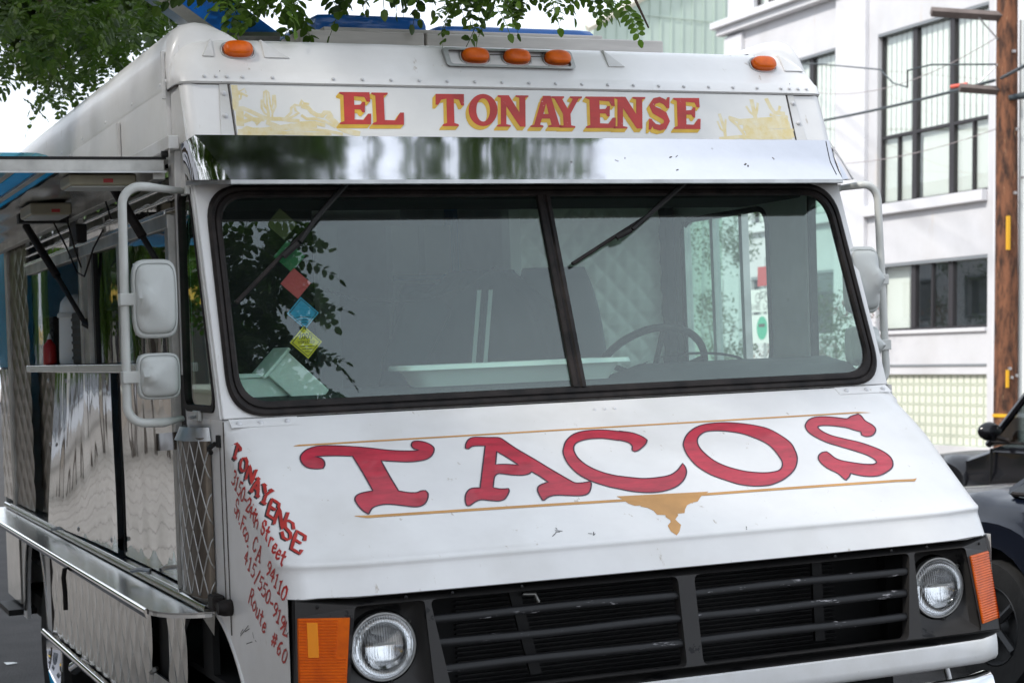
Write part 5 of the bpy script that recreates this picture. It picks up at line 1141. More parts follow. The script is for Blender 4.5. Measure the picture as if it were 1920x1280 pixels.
BAKED = {'t_T':[[-971.6,417.3,1491.5,-959.9,431.1,1500.2,-940.8,444.3,1508.6,-911.0,453.2,1514.3,-878.0,453.0,1514.1,-837.4,448.2,1511.1,-791.6,439.9,1505.8,-754.9,431.6,1500.5,-718.7,421.5,1494.2,-684.3,414.6,1489.8,-648.9,410.2,1487.0,-627.6,409.2,1486.4,-614.3,411.5,1487.8,-627.1,417.0,1491.3,-631.2,428.2,1498.4,-626.3,440.9,1506.5,-617.0,448.9,1511.5,-602.5,449.9,1512.2,-583.3,442.9,1507.8,-569.7,429.5,1499.2,-566.0,415.2,1490.1,-574.7,397.2,1478.7,-588.8,381.3,1468.6,-608.7,370.3,1461.5,-635.3,365.4,1458.4,-666.3,364.8,1458.0,-701.0,370.1,1461.4,-744.0,377.3,1466.0,-741.6,314.0,1425.1,-736.9,254.5,1386.2,-712.0,245.3,1380.3,-686.0,242.5,1378.7,-671.9,247.8,1382.2,-658.4,247.7,1382.2,-655.7,235.5,1374.2,-665.4,214.7,1360.7,-681.4,196.9,1348.9,-700.7,189.3,1343.8,-720.9,190.8,1344.6,-750.3,199.4,1350.0,-777.2,206.1,1354.2,-800.1,207.9,1355.2,-825.3,203.0,1351.7,-838.5,195.0,1346.3,-852.3,178.4,1335.2,-854.8,178.0,1334.8,-866.3,194.3,1345.6,-872.6,217.8,1361.0,-873.0,234.9,1372.4,-865.1,247.5,1380.8,-850.5,255.6,1386.3,-828.3,260.0,1389.2,-810.5,262.0,1390.7,-814.2,324.8,1432.0,-821.3,402.7,1482.2,-862.9,408.5,1485.9,-898.0,410.8,1487.4,-930.9,410.3,1487.1,-915.5,403.1,1482.5,-910.5,391.0,1474.7,-913.5,374.9,1464.2,-923.3,361.4,1455.6,-941.1,361.1,1455.3,-960.4,364.9,1457.7,-972.9,376.1,1465.0,-977.1,390.8,1474.5,-976.4,405.1,1483.8]],'t_A':[[-470.5,405.6,1484.0,-464.3,420.4,1493.5,-450.0,439.1,1505.3,-434.7,449.0,1511.6,-417.7,451.1,1512.9,-380.8,446.7,1510.1,-349.6,444.0,1508.5,-339.9,436.5,1503.7,-314.3,392.0,1475.4,-278.5,342.8,1444.1,-241.9,289.8,1410.4,-202.7,237.1,1376.9,-192.4,231.8,1373.6,-169.8,231.8,1373.6,-150.7,234.2,1375.1,-148.5,227.6,1371.0,-157.2,211.5,1360.7,-174.3,190.2,1347.1,-191.5,181.5,1341.6,-211.4,180.2,1340.7,-244.2,184.8,1343.5,-280.0,189.7,1346.6,-304.1,185.6,1343.9,-325.5,173.5,1336.1,-330.0,174.0,1336.3,-329.9,197.7,1351.5,-327.1,213.9,1361.8,-319.1,227.6,1370.6,-305.4,236.6,1376.4,-279.4,244.5,1381.5,-293.4,269.1,1397.2,-310.4,291.1,1411.2,-322.0,283.3,1406.1,-342.9,279.3,1403.6,-376.0,283.3,1406.1,-412.7,293.1,1412.3,-426.8,286.1,1407.8,-435.1,276.4,1401.6,-455.1,239.2,1377.6,-439.5,232.3,1373.2,-421.6,230.5,1372.1,-410.6,230.6,1372.2,-412.9,220.5,1365.8,-428.1,201.7,1353.7,-443.0,189.2,1345.5,-463.2,185.2,1342.9,-485.9,189.6,1345.6,-511.2,195.2,1349.0,-532.3,188.7,1344.7,-554.4,176.0,1336.3,-562.6,178.0,1337.6,-559.3,195.5,1348.9,-548.8,218.4,1363.7,-534.1,235.0,1374.5,-518.6,242.8,1379.6,-494.2,241.9,1379.2,-451.2,324.1,1432.1,-405.9,411.0,1487.5,-427.2,413.7,1489.2,-446.9,412.3,1488.3,-462.2,402.7,1482.2],[-380.2,383.7,1470.1,-407.3,330.7,1436.4,-374.8,328.6,1435.1,-337.8,322.2,1431.0,-359.2,356.5,1452.9]],'t_C':[[-169.5,372.8,1463.2,-141.2,410.7,1487.3,-100.6,439.1,1505.3,-54.7,450.0,1512.2,2.7,449.0,1511.6,64.3,435.6,1503.1,51.8,440.2,1506.0,93.8,427.7,1498.1,117.1,408.2,1485.7,124.4,392.6,1475.8,111.2,376.4,1465.5,89.9,361.0,1455.7,68.2,348.2,1447.6,55.9,345.8,1446.1,51.6,353.5,1451.0,60.5,368.4,1460.5,59.2,383.3,1469.9,45.9,393.4,1476.3,30.7,399.6,1480.2,27.9,398.6,1479.6,-16.4,411.5,1487.8,-66.6,412.5,1488.5,-104.9,403.1,1482.4,-124.5,389.0,1473.5,-136.2,367.6,1459.9,-138.6,334.6,1439.0,-123.6,298.2,1415.9,-90.0,266.9,1396.0,-50.3,248.1,1384.1,-48.1,247.9,1384.0,-23.1,240.9,1379.5,28.6,230.0,1372.6,87.5,231.5,1373.5,120.3,237.9,1377.6,151.3,254.0,1387.8,185.6,282.0,1405.6,185.4,265.3,1394.9,176.1,242.3,1380.3,153.8,216.0,1363.6,125.6,195.2,1350.4,96.3,181.7,1341.9,54.7,171.9,1335.7,11.5,171.5,1335.5,-37.0,180.8,1341.4,-75.2,196.0,1351.0,-103.6,208.4,1358.8,-145.1,235.7,1376.1,-171.3,268.1,1396.7,-182.3,312.3,1424.8,-178.2,351.4,1449.6]],'t_O':[[227.3,349.1,1448.2,240.0,372.9,1463.3,270.6,405.5,1484.0,312.9,432.5,1501.2,359.9,446.7,1510.2,420.2,449.7,1512.0,475.0,442.6,1507.6,525.5,428.2,1498.4,564.3,408.8,1486.1,588.1,377.2,1466.0,602.3,341.5,1443.2,597.5,308.2,1421.7,583.4,272.0,1398.3,552.5,233.5,1373.6,519.5,207.9,1357.2,474.7,183.6,1341.8,437.5,170.8,1333.8,411.5,165.1,1330.3,364.1,166.4,1331.4,321.9,177.2,1338.5,288.8,196.6,1351.0,250.2,226.1,1369.8,225.2,266.5,1395.6,220.4,310.4,1423.6],[291.5,378.5,1466.9,309.9,397.1,1478.7,339.9,412.4,1488.4,372.3,414.9,1489.9,415.4,408.7,1486.1,463.9,391.9,1475.4,503.5,360.7,1455.5,519.8,337.8,1440.9,525.5,310.0,1423.0,524.3,276.9,1401.7,519.7,256.7,1388.7,505.8,237.4,1376.3,487.9,224.7,1368.2,472.4,220.8,1365.7,444.9,218.3,1364.2,409.5,221.5,1366.5,366.8,232.4,1373.6,323.8,255.4,1388.4,295.7,284.4,1406.9,281.4,324.7,1432.7,281.4,354.4,1451.5]],'t_S':[[701.0,407.4,1485.2,715.3,424.0,1495.7,737.9,440.1,1506.0,768.1,449.0,1511.6,802.6,448.5,1511.3,842.9,440.8,1506.4,876.0,432.8,1501.3,896.5,442.1,1507.2,933.4,452.0,1513.5,937.5,442.5,1507.5,936.0,417.6,1491.7,947.5,398.6,1479.6,948.9,380.7,1468.1,939.3,366.1,1458.7,921.7,352.1,1449.7,902.6,344.9,1445.1,885.4,345.4,1445.5,877.1,353.5,1450.7,884.0,368.3,1460.2,868.5,376.1,1465.2,844.1,391.3,1475.0,800.3,403.7,1482.9,768.3,407.7,1485.4,749.7,405.6,1484.1,743.3,398.6,1479.6,749.3,379.2,1467.2,769.9,358.7,1454.1,808.5,339.5,1441.8,847.8,321.4,1429.9,876.2,302.6,1417.3,902.0,280.4,1402.0,913.1,257.2,1386.3,908.8,233.1,1370.2,889.6,207.8,1353.7,857.3,189.2,1342.3,820.5,175.8,1333.9,788.4,173.5,1332.7,755.1,178.8,1336.5,724.0,192.1,1345.5,709.5,178.3,1336.7,688.8,165.2,1328.3,685.1,169.5,1331.1,679.1,194.9,1347.7,658.6,218.8,1363.4,650.7,241.8,1378.4,653.5,262.1,1391.6,666.2,277.7,1401.7,685.3,288.5,1408.7,703.4,290.3,1409.9,708.8,278.3,1402.0,714.2,261.4,1390.8,729.2,248.6,1382.5,761.8,237.1,1374.7,799.1,227.2,1367.9,831.5,224.8,1366.1,847.5,230.5,1369.7,849.0,244.6,1379.1,835.3,264.2,1392.1,805.4,285.2,1406.1,768.9,306.8,1420.4,732.5,328.6,1434.8,706.8,356.5,1452.7,695.9,381.4,1468.6]],'stripe_top':[[-978.4,460.0,1518.6,-961.6,466.3,1522.6,-80.7,465.8,1522.3,941.5,464.4,1521.4,982.7,455.0,1515.4,933.8,453.2,1514.3,-85.9,455.4,1515.7,-964.7,456.5,1516.4]],'stripe_bottom':[[-893.8,176.7,1332.6,-855.8,175.2,1333.0,-44.8,154.4,1324.6,944.9,158.6,1317.9,913.7,143.6,1309.6,-51.4,141.9,1316.7,-868.7,163.1,1324.8]],'finial':[[-97.2,167.2,1332.7,183.3,158.7,1327.1,203.2,158.2,1326.8,188.2,151.3,1322.4,177.5,148.7,1320.8,161.3,136.4,1313.0,145.7,122.0,1303.9,126.1,119.3,1302.2,125.1,114.9,1299.4,122.0,118.4,1301.6,103.0,110.3,1296.5,87.2,93.8,1286.1,78.2,80.4,1277.6,55.5,80.0,1277.4,52.5,72.8,1272.8,35.6,59.0,1264.1,37.0,50.1,1258.4,41.6,36.5,1249.7,22.9,11.3,1234.5,4.0,-5.7,1225.6,-3.9,14.6,1236.3,-1.1,37.4,1250.4,15.8,50.1,1258.4,18.8,58.6,1263.8,11.2,70.4,1271.3,14.2,78.9,1276.7,-10.4,82.3,1278.9,-13.4,99.5,1289.8,-24.4,111.8,1297.5,-43.1,119.5,1302.4,-42.5,123.9,1305.2,-59.9,124.3,1305.5,-75.4,134.9,1312.2,-83.8,152.3,1323.3]],'box':[('E',-0.6674,2.5011,-0.5605,2.5023,-0.6514,2.6087),('L',-0.5607,2.5005,-0.4502,2.5018,-0.5439,2.6089),('T',-0.3431,2.4985,-0.2435,2.4996,-0.3245,2.6084),('O',-0.228,2.4997,-0.1254,2.5009,-0.2084,2.6106),('N',-0.1257,2.499,-0.0148,2.5002,-0.1058,2.6078),('A',-0.0067,2.4985,0.1058,2.4997,0.0143,2.6081),('Y',0.0684,2.4974,0.1757,2.4986,0.09,2.6076),('E',0.1917,2.4978,0.3051,2.499,0.2144,2.6088),('N',0.2987,2.4971,0.4172,2.4983,0.3225,2.6098),('S',0.4241,2.4946,0.5131,2.4955,0.4496,2.6111),('E',0.5228,2.4975,0.6296,2.4986,0.5482,2.6099)],'a_0':[[-1135.5,510.8,1531.8,-1132.8,510.9,1533.6,-1127.9,485.3,1520.4,-1130.1,477.0,1514.0],[-1129.7,499.7,1527.8,-1147.4,471.9,1494.9],[-1148.5,479.1,1497.7,-1146.2,464.7,1492.1],[-1125.1,440.7,1493.5,-1131.3,445.7,1493.6,-1138.9,439.8,1483.5,-1144.8,425.5,1468.6,-1144.1,410.8,1459.5,-1139.0,402.8,1458.6,-1131.1,408.8,1469.7,-1125.1,424.7,1483.3,-1125.1,440.7,1493.5],[-1141.8,378.5,1439.7,-1121.2,408.2,1474.4,-1132.7,351.1,1426.5,-1111.6,380.9,1460.7],[-1138.4,336.8,1408.2,-1113.5,349.0,1438.4,-1128.3,308.0,1395.0],[-1130.2,339.4,1419.4,-1123.0,321.8,1410.4],[-1139.9,341.0,1410.1,-1136.8,332.0,1406.0],[-1130.0,312.8,1397.2,-1126.9,303.8,1393.1],[-1115.3,353.4,1440.7,-1112.8,347.6,1437.6],[-1104.5,325.7,1423.1,-1109.2,294.1,1396.5,-1090.1,299.8,1407.4],[-1109.2,294.1,1396.5,-1120.1,278.9,1377.7],[-1122.8,284.8,1380.7,-1117.4,273.1,1374.7],[-1105.7,327.8,1424.4,-1102.4,321.8,1420.8],[-1092.3,303.7,1409.8,-1089.0,297.8,1406.2],[-1088.4,245.2,1365.1,-1084.0,254.8,1373.5,-1097.1,276.4,1386.7,-1120.7,242.3,1347.9,-1108.7,217.2,1335.3,-1103.4,222.0,1342.2],[-1108.9,258.5,1368.1,-1100.0,242.4,1359.1],[-1112.3,207.4,1325.3,-1086.2,243.5,1364.5,-1098.0,180.0,1311.4,-1069.8,221.4,1349.4],[-1069.4,171.0,1311.1,-1066.1,187.6,1324.0,-1074.7,198.5,1331.4,-1085.3,195.6,1327.5,-1089.1,181.4,1315.3,-1081.6,159.6,1300.8,-1085.5,145.6,1288.8,-1095.4,144.5,1284.8,-1102.4,156.5,1291.0,-1101.1,171.8,1303.9],[-1051.1,130.3,1282.3,-1046.0,141.2,1291.3,-1062.8,162.4,1305.2,-1092.5,116.4,1264.1,-1076.6,92.5,1250.9,-1069.6,100.8,1258.1],[-1077.6,138.4,1285.6,-1065.8,124.1,1275.9]],'a_1':[[-1155.5,452.9,1459.3,-1154.3,442.0,1457.9,-1154.9,435.7,1449.9,-1155.4,445.1,1441.5,-1155.5,460.7,1440.4,-1155.2,452.8,1433.4,-1155.2,460.0,1423.5,-1155.4,480.7,1419.5,-1155.6,490.8,1425.8],[-1155.1,424.3,1440.6,-1153.3,415.6,1444.0,-1154.6,452.7,1405.7],[-1154.9,459.6,1407.4,-1154.4,445.8,1404.1],[-1150.5,383.8,1427.3,-1152.4,398.6,1432.1,-1153.9,413.9,1416.1,-1153.2,398.4,1415.3,-1152.9,401.9,1401.8,-1153.6,422.9,1391.5,-1154.0,435.8,1398.0],[-1149.7,369.8,1416.1,-1151.6,380.2,1412.9,-1152.5,394.4,1400.3,-1152.8,405.7,1385.2,-1152.6,400.0,1378.5,-1152.0,385.5,1381.0,-1151.4,368.8,1394.9,-1149.8,363.8,1408.4,-1149.7,369.8,1416.1],[-1151.1,366.4,1385.0,-1150.1,349.5,1381.5],[-1148.7,339.5,1383.4,-1146.0,332.1,1389.7,-1144.4,322.7,1384.7,-1146.9,320.2,1374.7,-1150.7,363.9,1354.0,-1149.0,334.2,1350.8],[-1148.3,321.9,1337.5,-1142.2,305.2,1373.7,-1148.7,330.2,1354.1,-1146.7,301.3,1348.8],[-1140.9,288.6,1361.3,-1146.9,300.9,1329.8,-1146.5,295.6,1323.8],[-1145.7,296.4,1352.3,-1142.9,278.7,1348.1],[-1140.6,275.0,1349.8,-1146.4,292.4,1313.7],[-1145.3,278.9,1330.5,-1143.1,264.9,1334.7,-1143.1,259.9,1327.0,-1144.9,269.0,1310.3]],'a_2':[[-1131.6,224.0,1321.7,-1129.0,231.4,1330.7,-1131.3,237.8,1333.4,-1135.4,238.7,1328.4,-1137.7,234.3,1319.5,-1136.5,223.1,1312.0,-1138.8,218.7,1303.2,-1141.2,225.9,1297.5,-1142.3,235.4,1299.5,-1141.7,237.4,1308.7],[-1126.4,211.8,1317.2,-1138.7,201.8,1288.4,-1138.6,196.2,1282.6],[-1133.3,211.9,1308.9,-1129.2,200.0,1304.5],[-1130.1,185.1,1291.4,-1137.7,181.3,1270.5],[-1132.8,182.6,1283.8,-1127.5,180.3,1290.2,-1126.4,173.7,1285.9],[-1131.4,160.6,1267.2,-1126.4,147.2,1264.3,-1123.0,152.9,1272.5,-1124.4,159.4,1276.4,-1130.4,161.0,1269.8,-1134.3,157.3,1258.1,-1133.7,151.0,1253.9,-1129.9,143.7,1255.7],[-1128.3,136.4,1252.5,-1122.5,124.0,1249.5,-1119.1,129.5,1257.6,-1120.6,136.3,1261.5,-1127.2,136.9,1255.1,-1131.2,133.2,1243.4,-1130.6,126.6,1239.3,-1126.5,119.0,1241.1],[-1110.1,119.2,1257.0,-1126.2,102.5,1229.8,-1126.0,95.5,1224.4],[-1118.8,118.6,1249.1,-1113.1,105.9,1244.9]],'a_3':[[-1153.7,429.3,1367.1,-1153.6,426.2,1378.0,-1154.0,437.0,1381.0,-1154.4,449.7,1374.7,-1154.4,454.2,1364.1,-1154.1,443.3,1355.3,-1154.2,447.6,1344.7,-1154.6,460.4,1338.3,-1154.8,470.4,1340.9,-1154.8,469.4,1351.4],[-1153.9,435.3,1352.2,-1154.4,455.8,1327.3],[-1154.0,441.5,1344.1,-1153.5,424.6,1350.4,-1153.4,421.6,1342.9,-1153.8,436.9,1322.7],[-1153.7,430.7,1313.1,-1153.5,425.2,1311.8],[-1153.3,417.5,1297.8,-1151.8,384.5,1336.9,-1150.7,362.2,1331.6],[-1152.5,400.1,1318.2,-1151.8,384.1,1314.5],[-1150.9,362.5,1299.3,-1151.1,367.7,1306.8,-1152.0,384.9,1301.0,-1152.5,394.6,1289.3,-1152.3,388.8,1281.2,-1151.6,374.4,1283.7],[-1150.2,349.5,1292.2,-1151.1,366.1,1287.5,-1151.8,376.7,1274.8,-1151.6,370.6,1266.8,-1150.7,355.0,1270.4,-1150.0,344.6,1283.1,-1150.2,349.5,1292.2],[-1151.0,357.4,1255.1,-1150.7,351.4,1254.0]],'a_4':[[-1145.0,264.4,1275.1,-1145.2,268.8,1285.5,-1146.4,284.6,1282.5,-1147.8,301.4,1267.7,-1148.3,308.1,1251.5,-1147.8,298.9,1244.9,-1146.7,281.1,1251.7],[-1147.4,284.9,1224.2,-1143.5,240.4,1262.9,-1145.5,253.0,1220.9],[-1146.2,268.6,1238.3,-1144.8,247.7,1236.1],[-1147.7,289.5,1224.6,-1147.1,279.5,1223.6],[-1145.8,258.3,1221.5,-1145.2,248.5,1220.4],[-1143.8,245.4,1263.5,-1143.3,238.7,1262.7]],'a_5':[[-1137.8,165.1,1213.5,-1138.7,181.2,1207.1,-1139.9,187.7,1215.3,-1139.5,175.3,1227.1,-1138.3,161.7,1228.0,-1137.9,159.6,1218.9,-1138.1,179.5,1200.1,-1140.3,200.0,1191.3],[-1137.6,163.7,1176.2,-1135.1,133.9,1213.5,-1137.9,174.3,1192.1,-1135.5,144.2,1187.5],[-1133.4,127.1,1195.7,-1131.6,115.5,1199.7,-1136.0,139.3,1163.3],[-1136.7,147.2,1164.3,-1135.4,131.4,1162.3],[-1130.6,101.5,1181.5,-1127.2,95.0,1185.0,-1134.1,110.6,1149.8],[-1134.8,118.9,1150.6,-1133.2,103.1,1148.8],[-1122.3,76.4,1170.1,-1126.2,83.9,1166.9,-1130.3,88.2,1155.5,-1132.3,92.5,1141.6,-1130.8,87.5,1135.7,-1130.0,69.6,1139.4,-1124.1,71.0,1150.9,-1121.1,71.5,1163.2,-1122.3,76.4,1170.1]],'a_6':[[-1151.9,382.6,1202.5,-1150.9,351.5,1239.6,-1152.4,388.7,1219.3,-1151.3,361.7,1213.6],[-1150.3,335.7,1221.5,-1149.6,323.5,1225.4,-1150.9,353.9,1188.2],[-1151.1,361.0,1189.5,-1150.6,346.7,1187.0],[-1146.7,284.1,1207.9,-1148.0,302.7,1211.6,-1148.7,318.2,1195.7,-1147.8,303.5,1195.4,-1148.0,302.5,1182.8,-1149.2,319.9,1172.7,-1149.9,332.9,1178.4],[-1144.6,253.3,1194.8,-1148.7,306.5,1156.4],[-1142.9,224.5,1178.3,-1144.3,244.5,1181.5,-1145.5,258.5,1165.8,-1144.5,242.6,1165.8,-1144.7,241.1,1153.4,-1146.0,259.1,1143.0,-1146.8,273.5,1148.4],[-1140.9,195.8,1163.6,-1142.5,215.8,1166.7,-1144.0,228.8,1151.0,-1142.8,213.2,1151.2,-1143.0,211.1,1138.9,-1143.8,231.6,1128.1,-1144.8,245.7,1133.4],[-1139.9,179.0,1150.8,-1141.2,192.9,1146.8,-1141.9,206.8,1134.1,-1142.5,214.3,1119.6,-1141.9,207.2,1113.7,-1140.8,193.4,1116.8,-1139.7,180.2,1130.4,-1139.5,172.2,1143.9,-1139.9,179.0,1150.8],[-1139.4,176.5,1117.9,-1137.8,158.4,1115.7],[-1134.6,124.8,1107.4,-1136.0,139.4,1100.7,-1136.9,149.0,1107.9,-1136.0,139.0,1119.5,-1134.6,124.8,1121.0,-1134.3,121.1,1112.5,-1135.7,135.8,1094.3,-1137.7,157.5,1084.8],[-1133.7,115.8,1102.3,-1132.4,102.8,1106.8,-1135.0,129.2,1069.8],[-1135.8,137.0,1070.6,-1134.3,121.4,1069.1],[-1130.0,72.5,1078.9,-1131.0,89.5,1071.8,-1132.0,99.6,1078.7,-1131.0,89.6,1090.3,-1130.0,73.1,1092.3,-1130.0,67.5,1084.3,-1130.6,85.6,1065.5,-1132.9,107.6,1055.7],[-1130.0,71.7,1071.5,-1130.0,52.7,1079.8,-1131.5,94.7,1042.2,-1130.0,56.4,1042.6]],'a_7':[[-1151.7,364.8,1097.1,-1150.3,328.8,1139.7,-1149.1,313.0,1136.6,-1149.2,315.3,1125.6,-1150.1,333.0,1116.1,-1150.9,347.1,1118.4],[-1150.3,335.9,1116.5,-1150.5,339.8,1093.2],[-1148.5,303.0,1106.7,-1149.5,320.3,1100.8,-1150.1,331.6,1087.0,-1149.7,325.1,1079.0,-1148.9,308.6,1083.7,-1148.2,297.7,1097.5,-1148.5,303.0,1106.7],[-1147.6,288.4,1090.8,-1148.6,303.5,1070.4,-1148.3,299.4,1063.0,-1147.3,282.9,1069.1],[-1146.3,267.5,1088.0,-1147.5,286.4,1061.4],[-1144.5,241.3,1087.5,-1146.4,268.9,1051.8,-1146.1,263.7,1045.9],[-1145.9,261.8,1075.8,-1144.4,239.4,1073.2],[-1145.0,247.8,1044.8,-1143.2,223.9,1044.1,-1142.9,219.6,1054.0,-1143.6,228.2,1057.5,-1144.8,245.3,1048.0,-1145.3,252.9,1034.0,-1144.8,246.1,1029.9,-1143.7,230.3,1033.5]],'a_8':[[-1137.3,152.6,1036.7,-1139.6,179.3,1003.3],[-1135.8,137.3,1035.3,-1138.2,163.5,1002.0],[-1138.7,169.1,1026.7,-1135.8,137.1,1025.4],[-1139.6,179.5,1013.3,-1136.7,147.2,1012.1],[-1132.0,99.4,1018.6,-1133.7,115.2,1016.1,-1135.6,135.7,1000.0,-1136.1,140.2,986.4,-1135.0,129.3,983.5,-1133.7,115.4,992.3,-1133.8,116.5,1002.3,-1135.6,134.7,999.2],[-1130.0,70.0,1005.4,-1130.7,87.0,1000.3,-1132.0,99.2,987.5,-1132.8,106.5,972.9,-1132.0,99.4,967.4,-1130.6,85.9,971.0,-1130.0,70.1,985.5,-1130.0,61.5,999.3,-1130.0,70.0,1005.4]],'desert':[([-989.9,933.6,2618.9,-990.0,923.1,2588.3,-994.8,909.9,2550.2,-984.7,907.4,2542.8],5),([-989.4,924.8,2593.4,-970.2,926.7,2598.9,-953.9,923.7,2590.3],2),([-991.0,916.9,2570.6,-974.9,920.5,2581.0,-970.5,925.8,2596.3],1.5),([-977.0,928.4,2603.8,-958.3,932.0,2614.4,-954.9,927.7,2601.7],1.2),([-983.4,931.0,2611.4,-975.1,926.7,2598.8,-963.4,925.0,2593.9],1.5),([-991.5,909.1,2547.8,-971.4,910.1,2550.6,-950.4,906.7,2540.8,-920.1,901.6,2526.0,-896.6,898.2,2516.1,-856.5,898.4,2516.7,-822.1,896.8,2512.0,-799.5,896.4,2511.0],3.4),([-983.2,904.8,2535.2,-986.5,892.6,2499.9],6),([-987.4,893.5,2502.4,-946.3,898.0,2515.5,-911.8,897.3,2513.4],3),([-891.6,898.2,2516.2,-890.1,905.2,2536.5,-892.6,914.9,2564.5,-889.3,929.9,2608.0],1.6),([-897.2,928.9,2605.3,-903.2,916.6,2569.5,-893.2,907.0,2541.6,-896.6,898.2,2516.1],1.4),([-882.8,898.3,2516.3,-878.8,905.3,2536.7,-882.0,913.2,2559.6,-882.5,928.1,2603.1,-889.2,930.3,2609.3,-897.5,928.0,2602.8],1.4),([-908.4,919.2,2577.0,-911.8,910.4,2551.5,-904.2,904.3,2533.8,-894.9,902.6,2528.9],1.8),([-903.1,920.1,2579.7,-902.4,912.2,2556.7,-895.0,908.7,2546.7],1.2),([-863.8,924.7,2593.1,-866.1,912.4,2557.3,-878.8,905.3,2536.7],1.8),([-870.0,924.7,2593.0,-873.8,915.0,2564.8,-881.2,908.8,2546.9],1.4),([-838.6,899.3,2519.4,-818.5,905.6,2537.6,-816.4,910.9,2552.9,-802.3,914.5,2563.4,-787.5,913.7,2561.1,-777.3,919.9,2579.2,-773.7,916.4,2569.0,-758.8,915.6,2566.7],2.2),([-777.7,912.8,2558.7,-760.6,911.2,2553.8,-752.2,906.8,2541.1,-735.9,903.3,2531.0,-718.3,902.5,2528.7,-709.2,906.1,2539.1,-693.8,906.2,2539.3,-690.2,902.6,2529.0],4),([-805.2,913.6,2560.8,-802.7,907.4,2542.9,-793.2,905.7,2537.9,-809.8,902.1,2527.5,-831.4,898.5,2517.0],2),([-698.6,900.8,2523.8,-680.3,895.6,2508.6,-667.6,889.4,2490.7,-648.5,886.0,2480.7,-608.8,882.6,2470.8],5),([-988.8,883.1,2472.3,-951.2,884.9,2477.6,-914.0,885.1,2478.0,-870.9,887.4,2484.8,-824.9,889.7,2491.6,-748.3,891.8,2497.5],5),([-994.6,880.5,2464.7,-927.8,881.5,2467.8,-852.7,882.7,2471.0,-752.5,881.7,2468.2,-701.4,882.3,2469.9],3),([-898.2,893.8,2503.5,-879.3,891.3,2496.1,-860.3,888.7,2488.7,-824.5,890.6,2494.1],4),([-784.5,902.2,2527.8,-770.8,898.7,2517.7,-740.2,898.9,2518.1,-708.5,895.5,2508.2,-682.6,890.3,2493.1],2.5),([-798.2,893.4,2502.1,-747.2,894.4,2505.2,-717.7,891.9,2497.9],3.4),([-853.1,881.8,2468.5,-811.5,885.4,2479.0,-763.2,886.5,2482.1,-715.2,885.7,2480.0,-663.1,881.9,2469.0],2.6),([-975.2,886.6,2482.4,-967.2,888.3,2487.5,-945.9,885.8,2480.2],3),([-964.4,902.3,2527.9,-941.6,897.1,2513.1,-922.8,894.6,2505.7,-933.4,892.8,2500.5],3.5),([859.0,928.7,2604.8,858.9,917.3,2571.7,858.9,906.0,2538.8],4),([833.4,921.0,2582.4,841.0,914.7,2564.1,857.5,909.8,2549.7],2.4),([880.6,925.1,2594.1,869.3,914.9,2564.5,858.6,908.5,2546.1],2.4),([920.9,930.4,2609.6,929.8,920.2,2580.2,941.5,914.0,2561.9,977.4,912.9,2558.7],4),([967.6,921.7,2584.4,958.8,915.3,2565.8,941.5,914.0,2561.9],2.6),([718.3,910.4,2551.5,722.4,899.2,2518.9,725.1,891.7,2497.2,721.3,880.5,2464.7],3),([704.3,901.6,2525.9,710.2,892.9,2500.7,723.4,889.2,2490.0],2),([737.8,904.2,2533.6,728.0,892.9,2500.9],2),([755.5,906.8,2541.1,792.8,903.2,2530.6,853.9,904.7,2535.0,919.6,906.3,2539.5,975.8,905.2,2536.6],3.4),([757.7,904.3,2533.8,780.3,896.9,2512.3,797.2,886.9,2483.5,796.8,880.7,2465.4],3),([786.1,899.4,2519.6,859.3,901.0,2524.1,931.3,900.0,2521.3,989.4,901.5,2525.7],2.4),([800.8,891.9,2498.0,865.9,893.4,2502.3,932.9,891.2,2495.7,999.1,892.6,2500.0],2.6),([701.6,880.4,2464.6,778.6,883.1,2472.4,857.8,882.1,2469.5,983.9,883.1,2472.4],3.4),([813.2,887.0,2483.6,882.4,888.5,2487.9,961.7,886.2,2481.3],2),([923.3,911.3,2554.3,953.2,907.7,2543.6,986.8,909.1,2547.8],3),([791.4,901.3,2525.2,860.6,902.8,2529.6,933.1,902.5,2528.7,982.6,903.4,2531.1],5),([807.4,895.7,2509.0,888.1,896.3,2510.6,986.1,897.0,2512.8],4.5),([811.0,889.5,2490.9,875.7,890.3,2493.3,964.4,889.7,2491.6,993.3,890.3,2493.4],4.5),([811.0,883.9,2474.5,904.0,884.8,2477.2,993.7,885.3,2478.7],4)],'scuffs':[[-347.9,47.8,1255.6,-364.5,35.4,1247.6],[-346.3,56.4,1261.1,-326.6,51.8,1258.3],[-347.5,50.7,1257.5,-335.0,49.7,1257.0],[-338.8,59.7,1263.3,-339.9,66.2,1267.4],[-244.6,31.5,1245.9,-253.9,34.5,1247.8],[-242.2,27.2,1243.2,-236.4,37.8,1249.9],[-242.7,25.4,1242.1,-234.6,31.6,1246.0],[-1149.8,327.3,1001.9,-1150.4,337.5,1016.8],[-1150.7,343.4,990.5,-1153.1,400.6,976.9],[-1149.3,317.3,998.2,-1148.7,306.8,995.7],[],[-1130.0,42.3,1054.3,-1130.0,68.1,1041.8],[-1130.0,58.3,1055.7,-1130.4,84.3,1070.1],[],[-1153.4,410.8,1009.4,-1151.7,365.0,1024.0],[-1154.8,459.4,996.7,-1154.0,428.9,1014.4],[-1154.8,458.0,991.9,-1152.1,374.9,1031.6],[564.1,280.4,1403.8,561.4,279.2,1403.0],[232.4,-4.6,1225.6,234.0,-3.7,1226.4],[235.9,-0.1,1228.4,239.2,7.0,1231.7]]}
